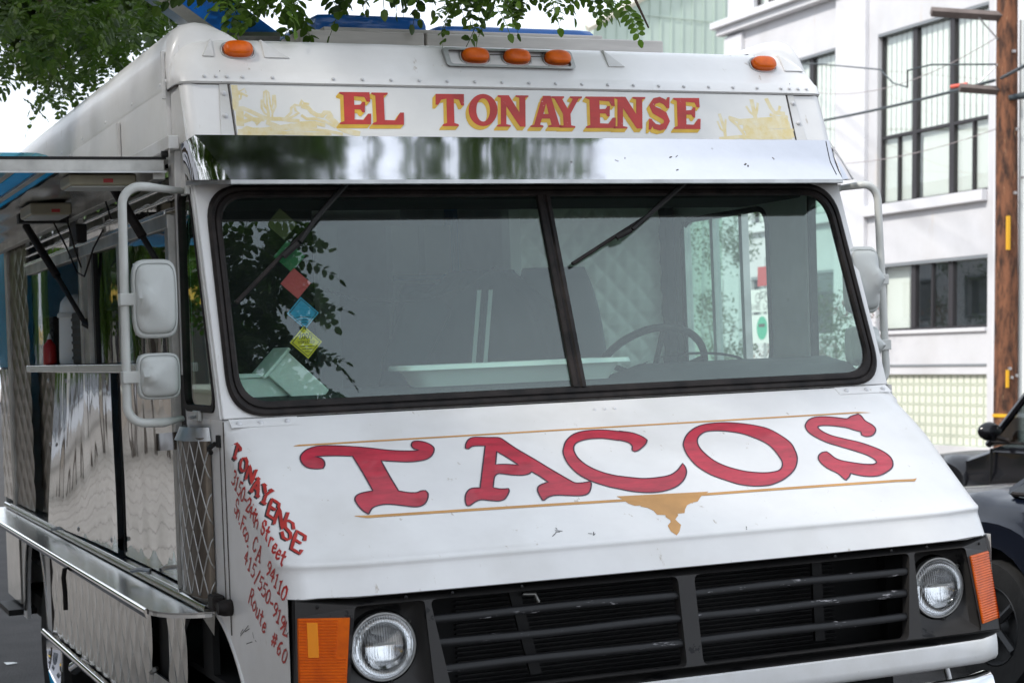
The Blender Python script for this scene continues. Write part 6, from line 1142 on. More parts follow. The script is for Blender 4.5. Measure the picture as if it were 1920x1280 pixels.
# ------------------------------------------------------------------ lower front
def ybow(x): x = abs(x); return 0.022 * x * x + (0.55 * (x - 0.98) if x > 0.98 else 0)
def gp(x, z, d): return (x, -0.045 - (1.135 - z) * 0.15 + ybow(x) + d - 0.012, z)
def dense(poly, step=0.12):
    out = []
    for i in range(len(poly)):
        a, b = Vector(poly[i]), Vector(poly[(i + 1) % len(poly)]); m = max(1, int((b - a).length / step))
        out += [tuple(a.lerp(b, k / m)) for k in range(m)]
    return out
gl = {}
for s in (-1, 1):
    gl[s] = round_poly([(s * 0.026, 0.868), (s * 0.724, 0.868), (s * 0.764, 1.118), (s * 0.026, 1.118)], 0.018, 3)
    gl[s, 'b'] = round_poly([(s * 0.772, 0.866), (s * 1.006, 0.866), (s * 0.972, 1.118), (s * 0.780, 1.118)], 0.012, 3)
    gl[s, 't'] = [(s * 1.012, 0.885), (s * 1.118, 0.885), (s * 1.107, 1.090), (s * 0.988, 1.090)]
outer = round_poly([(-1.128, 0.842), (1.128, 0.842), (1.112, 1.140), (-1.110, 1.140)], 0.008, 2)
grille = MB().plate(dense(outer), [dense(gl[s]) for s in (-1, 1)] + [dense(gl[s, 'b']) for s in (-1, 1)] + [dense(gl[s, 't']) for s in (-1, 1)], gp, 0.0, 0.035).build('grille_surround', M['black'], T, bevel=0.004)
for s in (-1, 1):
    MB().rows([[(s * (1.128 - (z - 0.842) * 0.054), gp(1.12, z, 0)[1], z), (s * (1.129 - (z - 0.842) * 0.054), gp(1.12, z, 0.010)[1], z)] for z in (0.842, 1.139)]).build('corner_moulding', M['black'], T)
    # turn signal
    q = gl[s, 't']
    ts = MB().rows([[gp(x, z, d) for (x, z) in (q[0], q[1], q[2], q[3])] for d in (0.01, -0.006)], closed=True).add([gp(x, z, -0.006) for (x, z) in q], [(0, 1, 2, 3)])
    ts.rows([[(s * (1.118 - (z - 0.885) * 0.05), gp(1.108, z, -0.006)[1], z), (s * (1.122 - (z - 0.885) * 0.05), gp(1.108, z, 0.03)[1], z)] for z in (0.885, 1.090)])
    sgl = ts.build('turn_signal', M['amber'], T)
    mb = MB()
    for k in range(26):
        z = 0.893 + k * 0.0077
        xo = 1.118 - (z - 0.885) * 0.05; xi = 1.012 - (z - 0.885) * 0.117
        mb.tube([gp(s * (xi + (0.028 if s < 0 and z > 0.99 else 0.004)), z, -0.0062), gp(s * (xo - 0.001), z, -0.0062)], 0.0026, 5)
    tag(mb.build('lens_rib', M['amber'], sgl), kind='stuff')
    if s < 0:
        MB().plate([(-1.092, 0.990), (-1.067, 0.990), (-1.064, 1.080), (-1.089, 1.080)], [], gp, -0.010, -0.006).build('reflector_strip', M['amber_bright'], sgl)
    # funnel from the bezel opening to the round lamp
    hx, hz, hr = 0.888, 1.000, 0.098
    op = dense(gl[s, 'b'], 0.03); mm = len(op)
    def circ(p, r): 
        a = atan2(p[1] - hz, p[0] - s * hx); return (s * hx + r * cos(a), hz + r * sin(a))
    rows = []
    for (t, d) in ((0, 0.001), (0.0, 0.010), (0.30, 0.045), (0.72, 0.062), (1.0, 0.066), (1.0, 0.095)):
        rows.append([gp(p[0] * (1 - t) + circ(p, hr)[0] * t, p[1] * (1 - t) + circ(p, hr)[1] * t, d) for p in op])
    MB().rows(rows, closed=True).build('headlight_bezel', M['black'], T, smooth=True, angle=35)
    c = Vector((s * hx, gp(hx, hz, 0)[1] + 0.052, hz))
    tilt = Matrix.Rotation(radians(0), 3, 'X')
    hl = MB().lathe([(0.089 - 0.004 * k * k * 0.1, 0.0) for k in range(1)] + [(0.0885, 0.012), (0.093, 0.008), (0.094, 0.0), (0.091, -0.006), (0.0865, -0.006), (0.086, 0.004)], c, 'y', 48).build('headlight', M['steel_dull'], T, smooth=True, angle=50)
    MB().lathe([(0.0865, 0.000), (0.075, -0.011), (0.055, -0.019), (0.03, -0.024), (0.0005, -0.026)], c, 'y', 48).build('lens', M['lens'], hl, smooth=True)
    MB().lathe([(0.086, 0.004), (0.078, 0.020), (0.06, 0.038), (0.035, 0.050), (0.012, 0.055), (0.0005, 0.056)], c, 'y', 40).build('reflector', M['chrome'], hl, smooth=True)
    mb = MB().tube([c + Vector((-0.018, 0.02, 0.004)), c + Vector((0.018, 0.02, 0.004))], 0.004, 6)
    mb.tube([c + Vector((0, 0.05, 0)), c + Vector((0, 0.02, 0.004))], 0.006, 6)
    mb.box(c.x - 0.03, c.x + 0.03, c.y - 0.004, c.y - 0.002, c.z + 0.004, c.z + 0.010)
    mb.build('bulb', M['steel_dull'], hl)
    for a in (40, 160, 280):
        MB().lathe([(0.006, -0.008), (0.007, 0.0), (0.004, 0.004)], c + Vector((0.094 * cos(radians(a)), -0.001, 0.094 * sin(radians(a)))), 'y', 8).build('ring_screw', M['steel_dull'], hl)
    # grille bars
    for (z, zt) in ((1.066, 0), (1.001, 0), (0.934, 0)):
        xo = 0.728 + (z - 0.868) * 0.16
        bm_ = MB(); pr = [(0.000, 0.011), (-0.006, 0.007), (-0.010, -0.002), (-0.006, -0.011), (0.006, -0.013), (0.030, -0.006), (0.030, 0.004)]
        rows = []
        for k in range(13):
            x = s * (0.022 + (xo - 0.018) * k / 12)
            rows.append([gp(x, z + dz + 0.0015 * sin(x * 9 + z * 40), d + 0.016 + 0.0015 * sin(5 * x + z * 30)) for (d, dz) in pr])
        bm_.rows(rows, closed=True, cap=True).build('grille_bar', M['black_bar'], T, smooth=True, angle=60)
    # screws
    rivet_part('bezel_screw', [(s * 0.70, 1.130), (s * 0.83, 1.130), (s * 1.06, 1.118), (s * 0.5, 1.130)], lambda p: (gp(p[0], p[1], 0), (0, -1, 0)), r=0.005, h=0.002, m='void')
# behind the grille
box('radiator', M['void'], T, -0.81, 0.81, 0.165, 0.20, 0.80, 1.14)
box('grille_floor', M['void'], T, -0.80, 0.80, 0.0, 0.16, 0.80, 0.83)
for s in (-1, 1):
    box('grille_cheek', M['void'], T, s * 0.79, s * 1.10, 0.12, 0.16, 0.80, 1.13)
mb = MB()
for k in range(22): mb.box(-0.62, 0.62, 0.145, 0.158, 0.84 + k * 0.013, 0.844 + k * 0.013)
tag(mb.build('radiator_fin', M['iron'], T), kind='stuff')
for (xa, xb, w) in ((-0.485, -0.425, 0.030), (0.500, 0.500, 0.032)):
    MB().add([(xa - 0.017, 0.05, 1.125), (xa + 0.017, 0.05, 1.125), (xb + 0.017, 0.045, 0.87), (xb - 0.017, 0.045, 0.87), (xa - 0.017, 0.062, 1.125), (xa + 0.017, 0.062, 1.125), (xb + 0.017, 0.057, 0.87), (xb - 0.017, 0.057, 0.87)], [(0, 1, 2, 3), (4, 5, 6, 7), (0, 3, 7, 4), (1, 2, 6, 5)]).build('grille_brace', M['iron'], T)
tube('brass_pipe', M['alu_frame'], T, [(-0.46, 0.04, 1.095), (-0.425, 0.035, 1.093), (-0.415, 0.035, 1.07)], 0.006)
# white valance
vl = MB(); rows = []
def vpath():
    pts = [(-1.160, 0.42), (-1.160, 0.24), (-1.158, 0.17), (-1.150, 0.10), (-1.130, 0.035)]
    xs_ = [-1.08, -1.0, -0.8, -0.6, -0.4, -0.2, 0]
    pts += [(x, gp(x, 0.84, 0)[1] - 0.010) for x in xs_]
    return pts + [(-p[0], p[1]) for p in pts[-2::-1]]
vp = vpath()
for (dz, off) in ((0.838, 0.02), (0.842, 0.004), (0.838, -0.002), (0.80, -0.006), (0.782, -0.006), (0.770, 0.004), (0.764, 0.03)):
    row = []
    for i, (x, y) in enumerate(vp):
        sx = -1 if x < 0 else 1
        side = max(0, min(1, (abs(x) - 1.05) / 0.10))
        row.append((x - sx * off * side, y + off * (1 - side), dz if i not in () else dz))
    rows.append(row)
MB().rows(rows).build('front_valance', M['white_old'], T, smooth=True, angle=50)
box('under_tray', M['void'], T, -0.735, 0.735, 0.02, 0.30, 0.42, 0.752)
# chrome bumper
rows = []
for k in range(25):
    x = -1.035 + 2.07 * k / 24; e = max(0, abs(x) - 0.85)
    y = -0.155 + 0.03 * x * x + 1.6 * e * e
    rows.append([(x, y + a, 0.64 + b) for a, b in ((0.05, 0.095), (0.015, 0.098), (0.0, 0.085), (-0.014, 0.045), (0.0, 0.005), (-0.006, -0.05), (0.012, -0.11), (0.05, -0.12))])
MB().rows(rows, cap=True).build('chrome_bumper', M['chrome'], T, smooth=True, angle=50, bevel=0)
for s in (-1, 1): box('bumper_bracket', M['iron'], T, s * 0.5 - 0.03, s * 0.5 + 0.03, -0.12, 0.25, 0.56, 0.70)

# ------------------------------------------------------------------ mirrors
def mirror_set(s):
    y0 = 0.78; k0 = 0.0 if s < 0 else 0.115
    pts = [(s * 1.165, 0.90, 2.292)] + [(s * (1.30), y0 + 0.015, 2.296)]
    cor = []
    for k in range(8):
        a = radians(90 * k / 7); cor.append((s * (1.325 + 0.056 * sin(a)), y0, 2.242 + 0.054 * cos(a)))
    for k in range(8):
        a = radians(90 * k / 7); cor.append((s * (1.335 + 0.054 * cos(a)), y0, 1.648 - 0.052 * sin(a)))
    pts += cor + [(s * 1.28, y0 + 0.01, 1.594), (s * 1.215, 0.83, 1.602)]
    pts = [(x - s * k0 * max(0, min(1, (abs(x) - 1.17) / 0.15)), y, z) for x, y, z in pts]
    arm = MB().tube(pts, [0.009] + [0.0135] * (len(pts) - 2) + [0.009], 12).build('mirror_arm', M['arm'], T, smooth=True)
    MB().tube([(s * 1.195, 0.83, 1.602), (s * 1.165, 0.86, 1.605)], 0.005, 6).build('arm_bolt', M['galv'], arm)
    box('arm_foot', M['arm'], arm, s * 1.158, s * 1.170, 0.82, 0.90, 1.59, 1.622, 0.003)
    box('arm_foot', M['arm'], arm, s * 1.158, s * 1.172, 0.86, 0.93, 2.280, 2.305, 0.003)
    for (z0, z1, x0, x1) in ((1.842, 2.083, 1.228 - k0, 1.366 - k0), (1.662, 1.804, 1.228 - k0, 1.360 - k0)):
        cx, cz, hx, hz = (x0 + x1) / 2, (z0 + z1) / 2, (x1 - x0) / 2, (z1 - z0) / 2
        def fn(u, v):
            a = 2 * pi * u; c, s_ = cos(a), sin(a)
            e = 0.42
            ox = (abs(c) ** e) * (1 if c >= 0 else -1) * 0.97; oz = (abs(s_) ** e) * (1 if s_ >= 0 else -1) * 0.97
            pr = [(0.96, 0.034), (1.0, 0.026), (1.0, 0.006), (0.965, -0.002), (0.90, -0.004), (0.885, 0.0), (0.86, -0.012), (0.78, -0.020), (0.6, -0.026), (0.35, -0.030), (0.0, -0.031)]
            t = v * 10; i = min(9, int(t)); f = t - i
            k = pr[i][0] * (1 - f) + pr[i + 1][0] * f; d = pr[i][1] * (1 - f) + pr[i + 1][1] * f
            X, Z = ox * k, oz * k
            # wedge shaped swelling around the clamp on the outboard edge
            if k < 0.9:
                wv = min(1, 1.6 * max(0, 1 - abs(Z) / (0.20 + 0.45 * max(0, 1 - X)))) * max(0, (X + 0.25)) * 0.034
                d -= wv * min(1, (0.9 - k) * 30)
            return (s * (cx + X * hx), y0 - 0.018 + d, cz + Z * hz)
        mir = MB().grid(fn, 48, 21, closed_u=True).build('mirror_shell', M['mirror_shell'], T, smooth=True, angle=60)
        MB().plate([(s * (cx + 0.84 * hx * (1 if i in (1, 2) else -1)), cz + 0.88 * hz * (1 if i > 1 else -1)) for i in range(4)], [], lambda u, v, d: (u, y0 + 0.010 + d, v), 0, 0.004).build('mirror_glass', M['chrome'], mir)
        box('mirror_clamp', M['arm'], mir, s * (x1 - 0.008), s * (1.402 - k0), y0 - 0.020, y0 + 0.018, cz - 0.018, cz + 0.018, 0.003)
mirror_set(-1); mirror_set(1)

# ------------------------------------------------------------------ cab door details on the kerb side
MB().tube([(-1.157, 0.562, 1.595), (-1.157, 0.558, 1.10), (-1.157, 0.555, 0.98)], 0.0022, 4).build('door_seam', M['seam'], T)
MB().tube([(-1.158, 0.61, 1.55), (-1.158, 0.605, 1.05)], 0.0015, 4).build('panel_crease', M['seam'], T)
box('hinge_pocket', M['void'], T, -1.162, -1.150, 0.60, 0.64, 1.520, 1.555)
tube('door_handle', M['iron'], T, [(-1.165, 0.64, 1.53), (-1.175, 0.675, 1.515), (-1.165, 0.69, 1.50)], 0.007, 6)
MB().lathe([(0.0, -0.04), (0.018, -0.04), (0.024, -0.02), (0.024, 0.0), (0.018, 0.006)], (-1.158, 0.545, 1.062), 'x', 16).build('rubber_stop', M['rubber'], T, smooth=True, angle=50)
box('rubber_stop', M['rubber'], T, -1.196, -1.158, 0.61, 0.68, 1.045, 1.090, 0.008)
tube('rubber_stop', M['rubber'], T, [(-1.18, 0.56, 1.062), (-1.18, 0.63, 1.066)], 0.012, 8)
# quilted column with polished cap
def quilt(u, v, nu, nv):
    a = u * nu; b = v * nv
    p = abs(((a + b) % 1) - 0.5) * 2; q = abs(((a - b) % 1) - 0.5) * 2
    return min(1.0, min(1 - abs(2 * p - 1) * 0 if False else p, q) * 1.0)
def qd(u, v, nu, nv):
    a = u * nu; b = v * nv
    p = abs(((a + b) % 1.0) - 0.5); q = abs(((a - b) % 1.0) - 0.5)   # 0 in the middle, .5 on the crease
    return 1 - max(p, q) * 2
def col_fn(u, v):
    a = pi * u; y = 0.868 - 0.150 * cos(a); x = -1.160 - 0.052 * sin(a) ** 0.6
    d = 0.0
    return (x - d * sin(a), y - d * cos(a) * 0.3, 1.070 + 0.475 * v)
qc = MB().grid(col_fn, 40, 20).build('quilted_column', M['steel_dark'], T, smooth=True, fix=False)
mb = MB()
for sg_ in (1, -1):
    for k in range(-5, 12):
        pts = []
        for q in range(61):
            u = q / 60; v = (k + 0.35 - u * 6.0) * sg_ / 3.6
            if 0 <= v <= 1: pts.append(col_fn(u, v))
            elif pts: break
        if len(pts) > 2: mb.tube(pts, 0.0026, 5)
tag(mb.build('lattice_rib', M['steel_dull'], qc, smooth=True), kind='stuff')
cap = MB().grid(lambda u, v: (-1.160 - 0.066 * sin(pi * u) * (1 - 0.3 * v), 0.868 - 0.158 * cos(pi * u) * (1 - 0.1 * v), 1.535 + 0.040 * v), 24, 3).build('column_cap', M['steel_dull'], T, smooth=True)
MB().grid(lambda u, v: (-1.170 - 0.055 * u, 1.03 + 0.15 * u, 1.500 + 0.055 * v - 0.01 * u), 4, 3).build('cap_tab', M['steel_mirror'], T)
MB().grid(lambda u, v: (-1.158, 1.045 + 0.055 * u, 1.07 + 0.66 * v), 2, 2).build('dark_reveal', M['iron'], T)
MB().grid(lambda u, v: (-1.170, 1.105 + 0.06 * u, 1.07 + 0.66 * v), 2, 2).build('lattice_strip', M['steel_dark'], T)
mb = MB()
for k in range(9):
    z0 = 1.07 + 0.66 * k / 9; z1 = z0 + 0.66 / 9
    mb.tube([(-1.172, 1.108, z0), (-1.172, 1.162, z1)], 0.003, 5).tube([(-1.172, 1.162, z0), (-1.172, 1.108, z1)], 0.003, 5)
tag(mb.build('lattice_rib', M['steel'], T, smooth=True), kind='stuff')

# ------------------------------------------------------------------ serving side
XW = -1.17
box('upper_wall', M['white'], T, XW, XW + 0.03, 1.095, 5.45, 2.412, 2.632)
box('hinge_cover', M['white_old'], T, XW - 0.035, XW - 0.001, 0.93, 1.62, 2.425, 2.468, 0.004)
MB().add([(-1.20, 0.99, 2.46), (-1.20, 0.93, 2.46), (-1.20, 0.93, 2.40), (-1.19, 0.99, 2.40)], [(0, 1, 2, 3)]).build('hinge_plate', M['white_old'], T)
box('corner_post', M['white_old'], T, XW - 0.006, XW + 0.03, 0.985, 1.075, 2.30, 2.425, 0.003)
tube('hinge_bolt', M['iron'], T, [(-1.215, 0.985, 2.415), (-1.195, 0.985, 2.415)], 0.010, 8)
# header track and rails
box('track', M['alu_frame'], T, XW - 0.012, XW + 0.03, 1.10, 4.25, 2.195, 2.238, 0.003)
box('track', M['steel'], T, XW - 0.020, XW - 0.013, 1.10, 4.25, 2.236, 2.250, 0.002)
MB().grid(lambda u, v: (XW + 0.045, 1.10 + 3.8 * u, 2.245 + 0.16 * v), 2, 2).build('mirror_band', M['steel_mirror'], T)
for z in (2.285, 2.325):
    tube('rail', M['steel'], T, [(XW - 0.002, 1.10, z), (XW - 0.002, 4.3, z)], 0.006, 8)
# panes
for (a, b, x) in ((1.15, 1.93, XW), (1.98, 2.62, XW + 0.004), (3.66, 4.20, XW + 0.002)):
    MB().grid(lambda u, v: (x + 0.004 * sin(u * 5 + a), a + (b - a) * u, 1.772 + 0.42 * v), 12, 4).build('serving_window', M['kitchen_glass'], T, smooth=True)
box('window_post', M['alu_frame'], T, XW - 0.014, XW + 0.01, 2.735, 2.770, 1.77, 2.36, 0.002)
box('window_post', M['alu_frame'], T, XW - 0.006, XW + 0.03, 2.62, 2.73, 1.77, 2.20, 0.002)
box('window_post', M['alu_frame'], T, XW - 0.010, XW + 0.03, 1.935, 1.975, 1.77, 2.20, 0.002)
box('window_post', M['iron'], T, XW - 0.008, XW + 0.03, 2.46, 2.50, 1.77, 2.20)
box('window_post', M['alu_frame'], T, XW - 0.010, XW + 0.03, 1.10, 1.15, 1.06, 2.20, 0.002)
MB().grid(lambda u, v: (XW - 0.02, 2.75 + 0.20 * u * (1 - v * 0.35), 2.20 + 0.16 * v), 2, 6).build('hinge_block', M['iron'], T)
# sill shelf
box('serving_sill', M['steel'], T, XW - 0.045, XW + 0.03, 1.16, 2.69, 1.738, 1.768, 0.003)
box('serving_sill', M['steel'], T, XW - 0.045, XW + 0.03, 2.696, 4.12, 1.738, 1.768, 0.003)
# lower panels, slightly buckled mirrors
def pan(name, a, b, z0, z1, x0, amp, m, tilt=0.0, seed=0):
    return MB().grid(lambda u, v: (x0 + amp * sin(3.1 * u + seed) * sin(2.4 * v + 0.6 + seed) - tilt * (1 - v), a + (b - a) * u + 0.02 * (v - 0.5) * (seed > 0), z0 + (z1 - z0) * v), 16, 12).build(name, m, T, smooth=True)
pan('steel_panel', 1.17, 2.06, 1.07, 1.735, XW, 0.004, M['steel_mirror'], 0.0, 0)
pan('steel_panel', 2.12, 3.60, 1.075, 1.735, XW - 0.004, 0.016, M['steel_mirror'], 0.03, 1.3)
box('panel_joint', M['iron'], T, XW + 0.004, XW + 0.02, 2.06, 2.12, 1.07, 1.735)
for (y, z) in ((2.16, 1.70), (3.55, 1.70), (2.16, 1.12), (3.55, 1.12), (2.9, 1.10), (3.56, 1.42)):
    rivet_part('rivet', [(y, z)], lambda p: ((XW - 0.03, p[0], p[1]), (-1, 0, 0)), r=0.010, h=0.006, m='steel_dull')
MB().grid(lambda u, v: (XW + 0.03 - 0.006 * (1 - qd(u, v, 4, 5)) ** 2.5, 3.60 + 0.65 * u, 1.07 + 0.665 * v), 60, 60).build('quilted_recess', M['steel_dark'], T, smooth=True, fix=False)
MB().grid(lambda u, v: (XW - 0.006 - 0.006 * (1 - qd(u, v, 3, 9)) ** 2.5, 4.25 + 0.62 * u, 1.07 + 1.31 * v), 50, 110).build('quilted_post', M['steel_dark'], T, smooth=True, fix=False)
box('edge_post', M['alu_frame'], T, XW - 0.02, XW + 0.02, 4.87, 4.96, 1.05, 2.40, 0.003)
MB().grid(lambda u, v: (XW + 0.001 - 0.005 * (1 - qd(u, v, 3, 4)) ** 2.5, 4.97 + 0.48 * u, 1.07 + 0.68 * v), 40, 50).build('rear_quilted_panel', M['steel_quilt'], T, smooth=True, fix=False)
box('rear_glass', M['cyan'], T, XW, XW + 0.01, 4.97, 5.45, 1.76, 2.40)
# ledge and counter
box('ledge', M['steel'], T, XW - 0.03, XW + 0.04, 1.06, 5.0, 1.040, 1.062, 0.003)
MB().rows([[(x, y, z) for (x, z) in ((-1.165, 1.045), (-1.180, 1.050), (-1.192, 1.056), (-1.200, 1.050), (-1.202, 1.034))] for y in (0.70, 1.5, 3.0, 5.25)]).build('counter_ridge', M['steel'], T, smooth=True)
co = [(-1.19, 5.25), (-1.325, 5.25), (-1.325, 0.93)] + [(-1.325 + 0.16 * (1 - cos(radians(a))), 0.93 - 0.20 * sin(radians(a))) for a in range(8, 90, 8)] + [(-1.165, 0.72), (-1.165, 0.80), (-1.19, 0.80)]
counter = MB().plate(co, [], lambda u, v, d: (u, v, 1.028 - d), 0, 0.006).build('counter', M['steel'], T)
MB().rows([[(-1.325 - 0.010 * sin(radians(a)) , y, 1.018 + 0.010 * cos(radians(a)) - (0.010 if a > 150 else 0)) for a in range(0, 200, 20)] for y in (0.93, 2, 3.5, 5.25)]).build('counter_edge', M['chrome'], counter, smooth=True)
MB().rows([[(p[0], p[1], 1.027), (p[0], p[1], 1.012)] for p in co[2:-3]]).build('counter_end', M['steel'], counter)
MB().add([(-1.19, 0.79, 1.02), (-1.165, 0.72, 1.02), (-1.165, 0.74, 0.955), (-1.168, 0.90, 1.00)], [(0, 1, 2, 3)]).build('counter_bracket', M['alu_frame'], counter)
for y in (1.55, 3.3):
    tube('counter_catch', M['steel_dull'], counter, [(-1.185, y, 1.068), (-1.215, y + 0.03, 1.072), (-1.235, y + 0.07, 1.064)], 0.008, 6)
# skirt, quilted
def skirt(name, a, b, z0, z1, nu, nv, m='steel_quilt'):
    return MB().grid(lambda u, v: (XW - 0.005 * (1 - qd(u, v, nu, nv)) ** 3 - 0.008 + 0.02 * (1 - v) * 0.0, a + (b - a) * u, z0 + (z1 - z0) * v), int(12 * nu), int(16 * nv)).build(name, M[m], T, smooth=True, fix=False)
skirt('skirt_panel', 1.60, 3.82, 0.555, 1.012, 14, 2.4)
box('skirt_panel', M['steel_dull'], T, XW - 0.008, XW, 1.30, 1.60, 0.555, 0.72)
skirt('skirt_panel', 1.06, 1.33, 0.555, 1.012, 2, 2.4)
box('locker_opening', M['void'], T, XW + 0.02, XW + 0.03, 1.30, 1.62, 0.70, 1.01)
tube('rub_rail', M['chrome'], T, [(-1.200, 1.05, 0.542), (-1.200, 3.97, 0.542)], 0.016, 10)
box('skirt_joint', M['seam'], T, XW - 0.014, XW - 0.008, 3.82, 3.832, 0.56, 1.01)
box('skirt_end', M['white_old'], T, XW - 0.012, XW, 3.835, 3.97, 0.55, 1.01, 0.002)
tube('hanging_strap', M['iron'], T, [(-1.335, 2.42, 1.00), (-1.333, 2.47, 0.96), (-1.325, 2.50, 0.90), (-1.322, 2.52, 0.83)], 0.009, 6, 0.4)
box('red_decal', M['sign_red'], T, -1.184, -1.1795, 1.28, 1.36, 0.655, 0.705)
tube('skirt_latch', M['alu_frame'], T, [(-1.175, 1.56, 0.735), (-1.20, 1.52, 0.730), (-1.20, 1.48, 0.745)], 0.009, 6)
# rear quarter with its wheel arch
ra = [(3.99, 0.50)] + [(4.36 + 0.39 * cos(radians(a)), 0.50 + 0.50 * sin(radians(a))) for a in range(170, 9, -10)] + [(4.74, 0.50), (4.86, 0.50), (4.86, 1.045), (3.975, 1.045), (3.975, 0.50)]
MB().plate(ra, [], lambda u, v, d: (XW + d, u, v), 0, 0.02).build('rear_quarter', M['white_old'], T)
MB().tube([(XW - 0.006, 4.36 + 0.39 * cos(radians(a)), 0.50 + 0.50 * sin(radians(a))) for a in range(175, 4, -10)], 0.010, 6).build('arch_lip', M['steel'], T, smooth=True)
box('rear_locker', M['steel_quilt'], T, XW, XW + 0.02, 4.95, 5.45, 0.55, 1.04)
box('rear_step', M['iron'], T, -1.24, -1.10, 4.90, 5.30, 0.50, 0.53, 0.004)
box('floor_pan', M['void'], T, -1.10, 1.10, 0.25, 5.40, 0.50, 0.60)
box('rear_wall', M['white_old'], T, -1.165, 1.155, 5.42, 5.45, 0.55, 1.70)
MB().plate([(-1.165, 1.70), (1.125, 1.70), (1.125, 2.63), (-1.165, 2.63)], [], lambda u, v, d: (u, 5.42 + d, v), 0, 0.03).build('rear_wall_upper', M['white_old'], T)
for s in (-1, 1):
    box('inner_arch', M['void'], T, s * 0.70, s * 0.72, 0.25, 1.6, 0.35, 1.05)
    box('inner_arch', M['void'], T, s * 0.60, s * 0.62, 3.8, 5.0, 0.35, 1.05)
# wheels
def wheel(x, y, s):
    r, c = 0.385, (x, y, 0.385)
    ty = MB().lathe([(0.24, -0.11), (0.35, -0.12), (r, -0.09), (r, 0.09), (0.35, 0.12), (0.24, 0.11)], c, 'x', 40).build('wheel', M['tyre'], T, smooth=True, angle=45)
    MB().lathe([(0.245, 0.10 * s), (0.225, 0.115 * s), (0.21, 0.07 * s), (0.13, 0.02 * s), (0.11, 0.05 * s), (0.05, 0.07 * s), (0.001, 0.07 * s)], c, 'x', 32).build('rim', M['chrome'], ty, smooth=True, angle=40)
for s in (-1, 1):
    wheel(s * 0.97, 0.86, s); wheel(s * 0.99, 4.36, s)
tube('exhaust_pipe', M['chrome'], T, [(-0.98, 3.3, 0.44), (-1.08, 3.52, 0.47), (-1.13, 3.60, 0.42)], 0.03, 12)

# ------------------------------------------------------------------ raised awning
aw = MB().rows([[(-1.19, 1.02, 2.402), (-1.19, 5.1, 2.402)], [(-1.505, 1.02, 2.402), (-1.505, 5.1, 2.402)]]).build('awning_skin', M['white_old'], T)
MB().grid(lambda u, v: (-1.505 + 0.30 * u, 1.045 + 4.0 * v, 2.372 - 0.004 * sin(60 * v) * 0.6 - 0.003 * sin(23 * v + 9 * u)), 10, 220).build('awning_soffit', M['steel'], T, smooth=True, fix=False)
box('awning_inner_rail', M['alu_frame'], T, -1.235, -1.195, 1.03, 5.08, 2.340, 2.398, 0.003)
fb = box('awning_end_beam', M['alu_frame'], T, -2.35, -1.205, 0.995, 1.035, 2.364, 2.400, 0.002)
MB().box(-2.35, -1.20, 0.990, 0.996, 2.399, 2.407).build('beam_lip', M['iron'], fb)
MB().box(-2.35, -1.20, 0.990, 0.996, 2.358, 2.364).build('beam_lip', M['steel_dull'], fb)
for (a, b) in ((-1.542, -1.508), (-1.625, -1.568), (-1.76, -1.675), (-2.34, -1.785)):
    MB().box(a, b, 1.04, 5.08, 2.378, 2.384).build('acrylic_panel', M['cyan'], T)
for x in (-1.555, -1.650, -1.772):
    box('awning_rib', M['alu_frame'], T, x - 0.011, x + 0.011, 1.04, 5.08, 2.370, 2.392, 0.002)
MB().grid(lambda u, v: (-1.98 + 0.44 * (min(1, max(0, u * 1.2 - 0.1))), 1.06 + 3.9 * v, 2.404 + 0.022 * min(1, 6 * min(u, 1 - u) + 0.01)), 20, 2).build('acrylic_hood', M['cyan_clear'], T)
for (y0, y1, x0, x1, z) in ((1.10, 1.28, -1.480, -1.27, 2.330), (2.15, 2.42, -1.45, -1.30, 2.322)):
    lm = box('awning_lamp', M['beige'], T, x0, x1, y0, y1, z, 2.366, 0.008)
    MB().box(x0 + 0.01, x1 - 0.01, y0 + 0.02, y1 - 0.02, z - 0.004, z).build('lamp_diffuser', M['mirror_shell'], lm)
    MB().box((x0 + x1) / 2, (x0 + x1) / 2 + 0.03, y0 - 0.002, y0 + 0.002, z + 0.008, z + 0.020).build('lamp_switch', M['sign_red'], lm)
box('strut_rail', M['iron'], T, -1.43, -1.24, 2.60, 2.66, 2.325, 2.362)
for (a, m_, b) in (((-1.335, 3.10, 2.350), (-1.252, 2.87, 2.13), (-1.185, 2.66, 1.935)), ((-1.300, 1.36, 2.355), (-1.225, 1.27, 2.18), (-1.185, 1.21, 2.08))):
    st = MB().tube([a, m_], 0.016, 8).build('gas_strut', M['rubber'], T, smooth=True)
    MB().tube([m_, b], 0.010, 8).build('strut_rod', M['iron'], st, smooth=True)
    MB().tube([b, (b[0] + 0.02, b[1] - 0.02, b[2] - 0.015)], 0.018, 8).build('strut_mount', M['iron'], st)
for pts in (((-1.33, 2.45, 2.33), (-1.28, 2.44, 2.22), (-1.25, 2.40, 2.12), (-1.24, 2.3, 2.10), (-1.22, 2.2, 2.20), (-1.20, 2.1, 2.26)), ((-1.30, 2.3, 2.33), (-1.26, 2.36, 2.2), (-1.23, 2.42, 2.14)), ((-1.26, 1.7, 2.33), (-1.24, 1.72, 2.27))):
    tube('hanging_wire', M['rubber'], T, pts, 0.0035, 5)
box('strut_motor', M['iron'], T, -1.26, -1.22, 2.32, 2.40, 2.23, 2.30, 0.006)

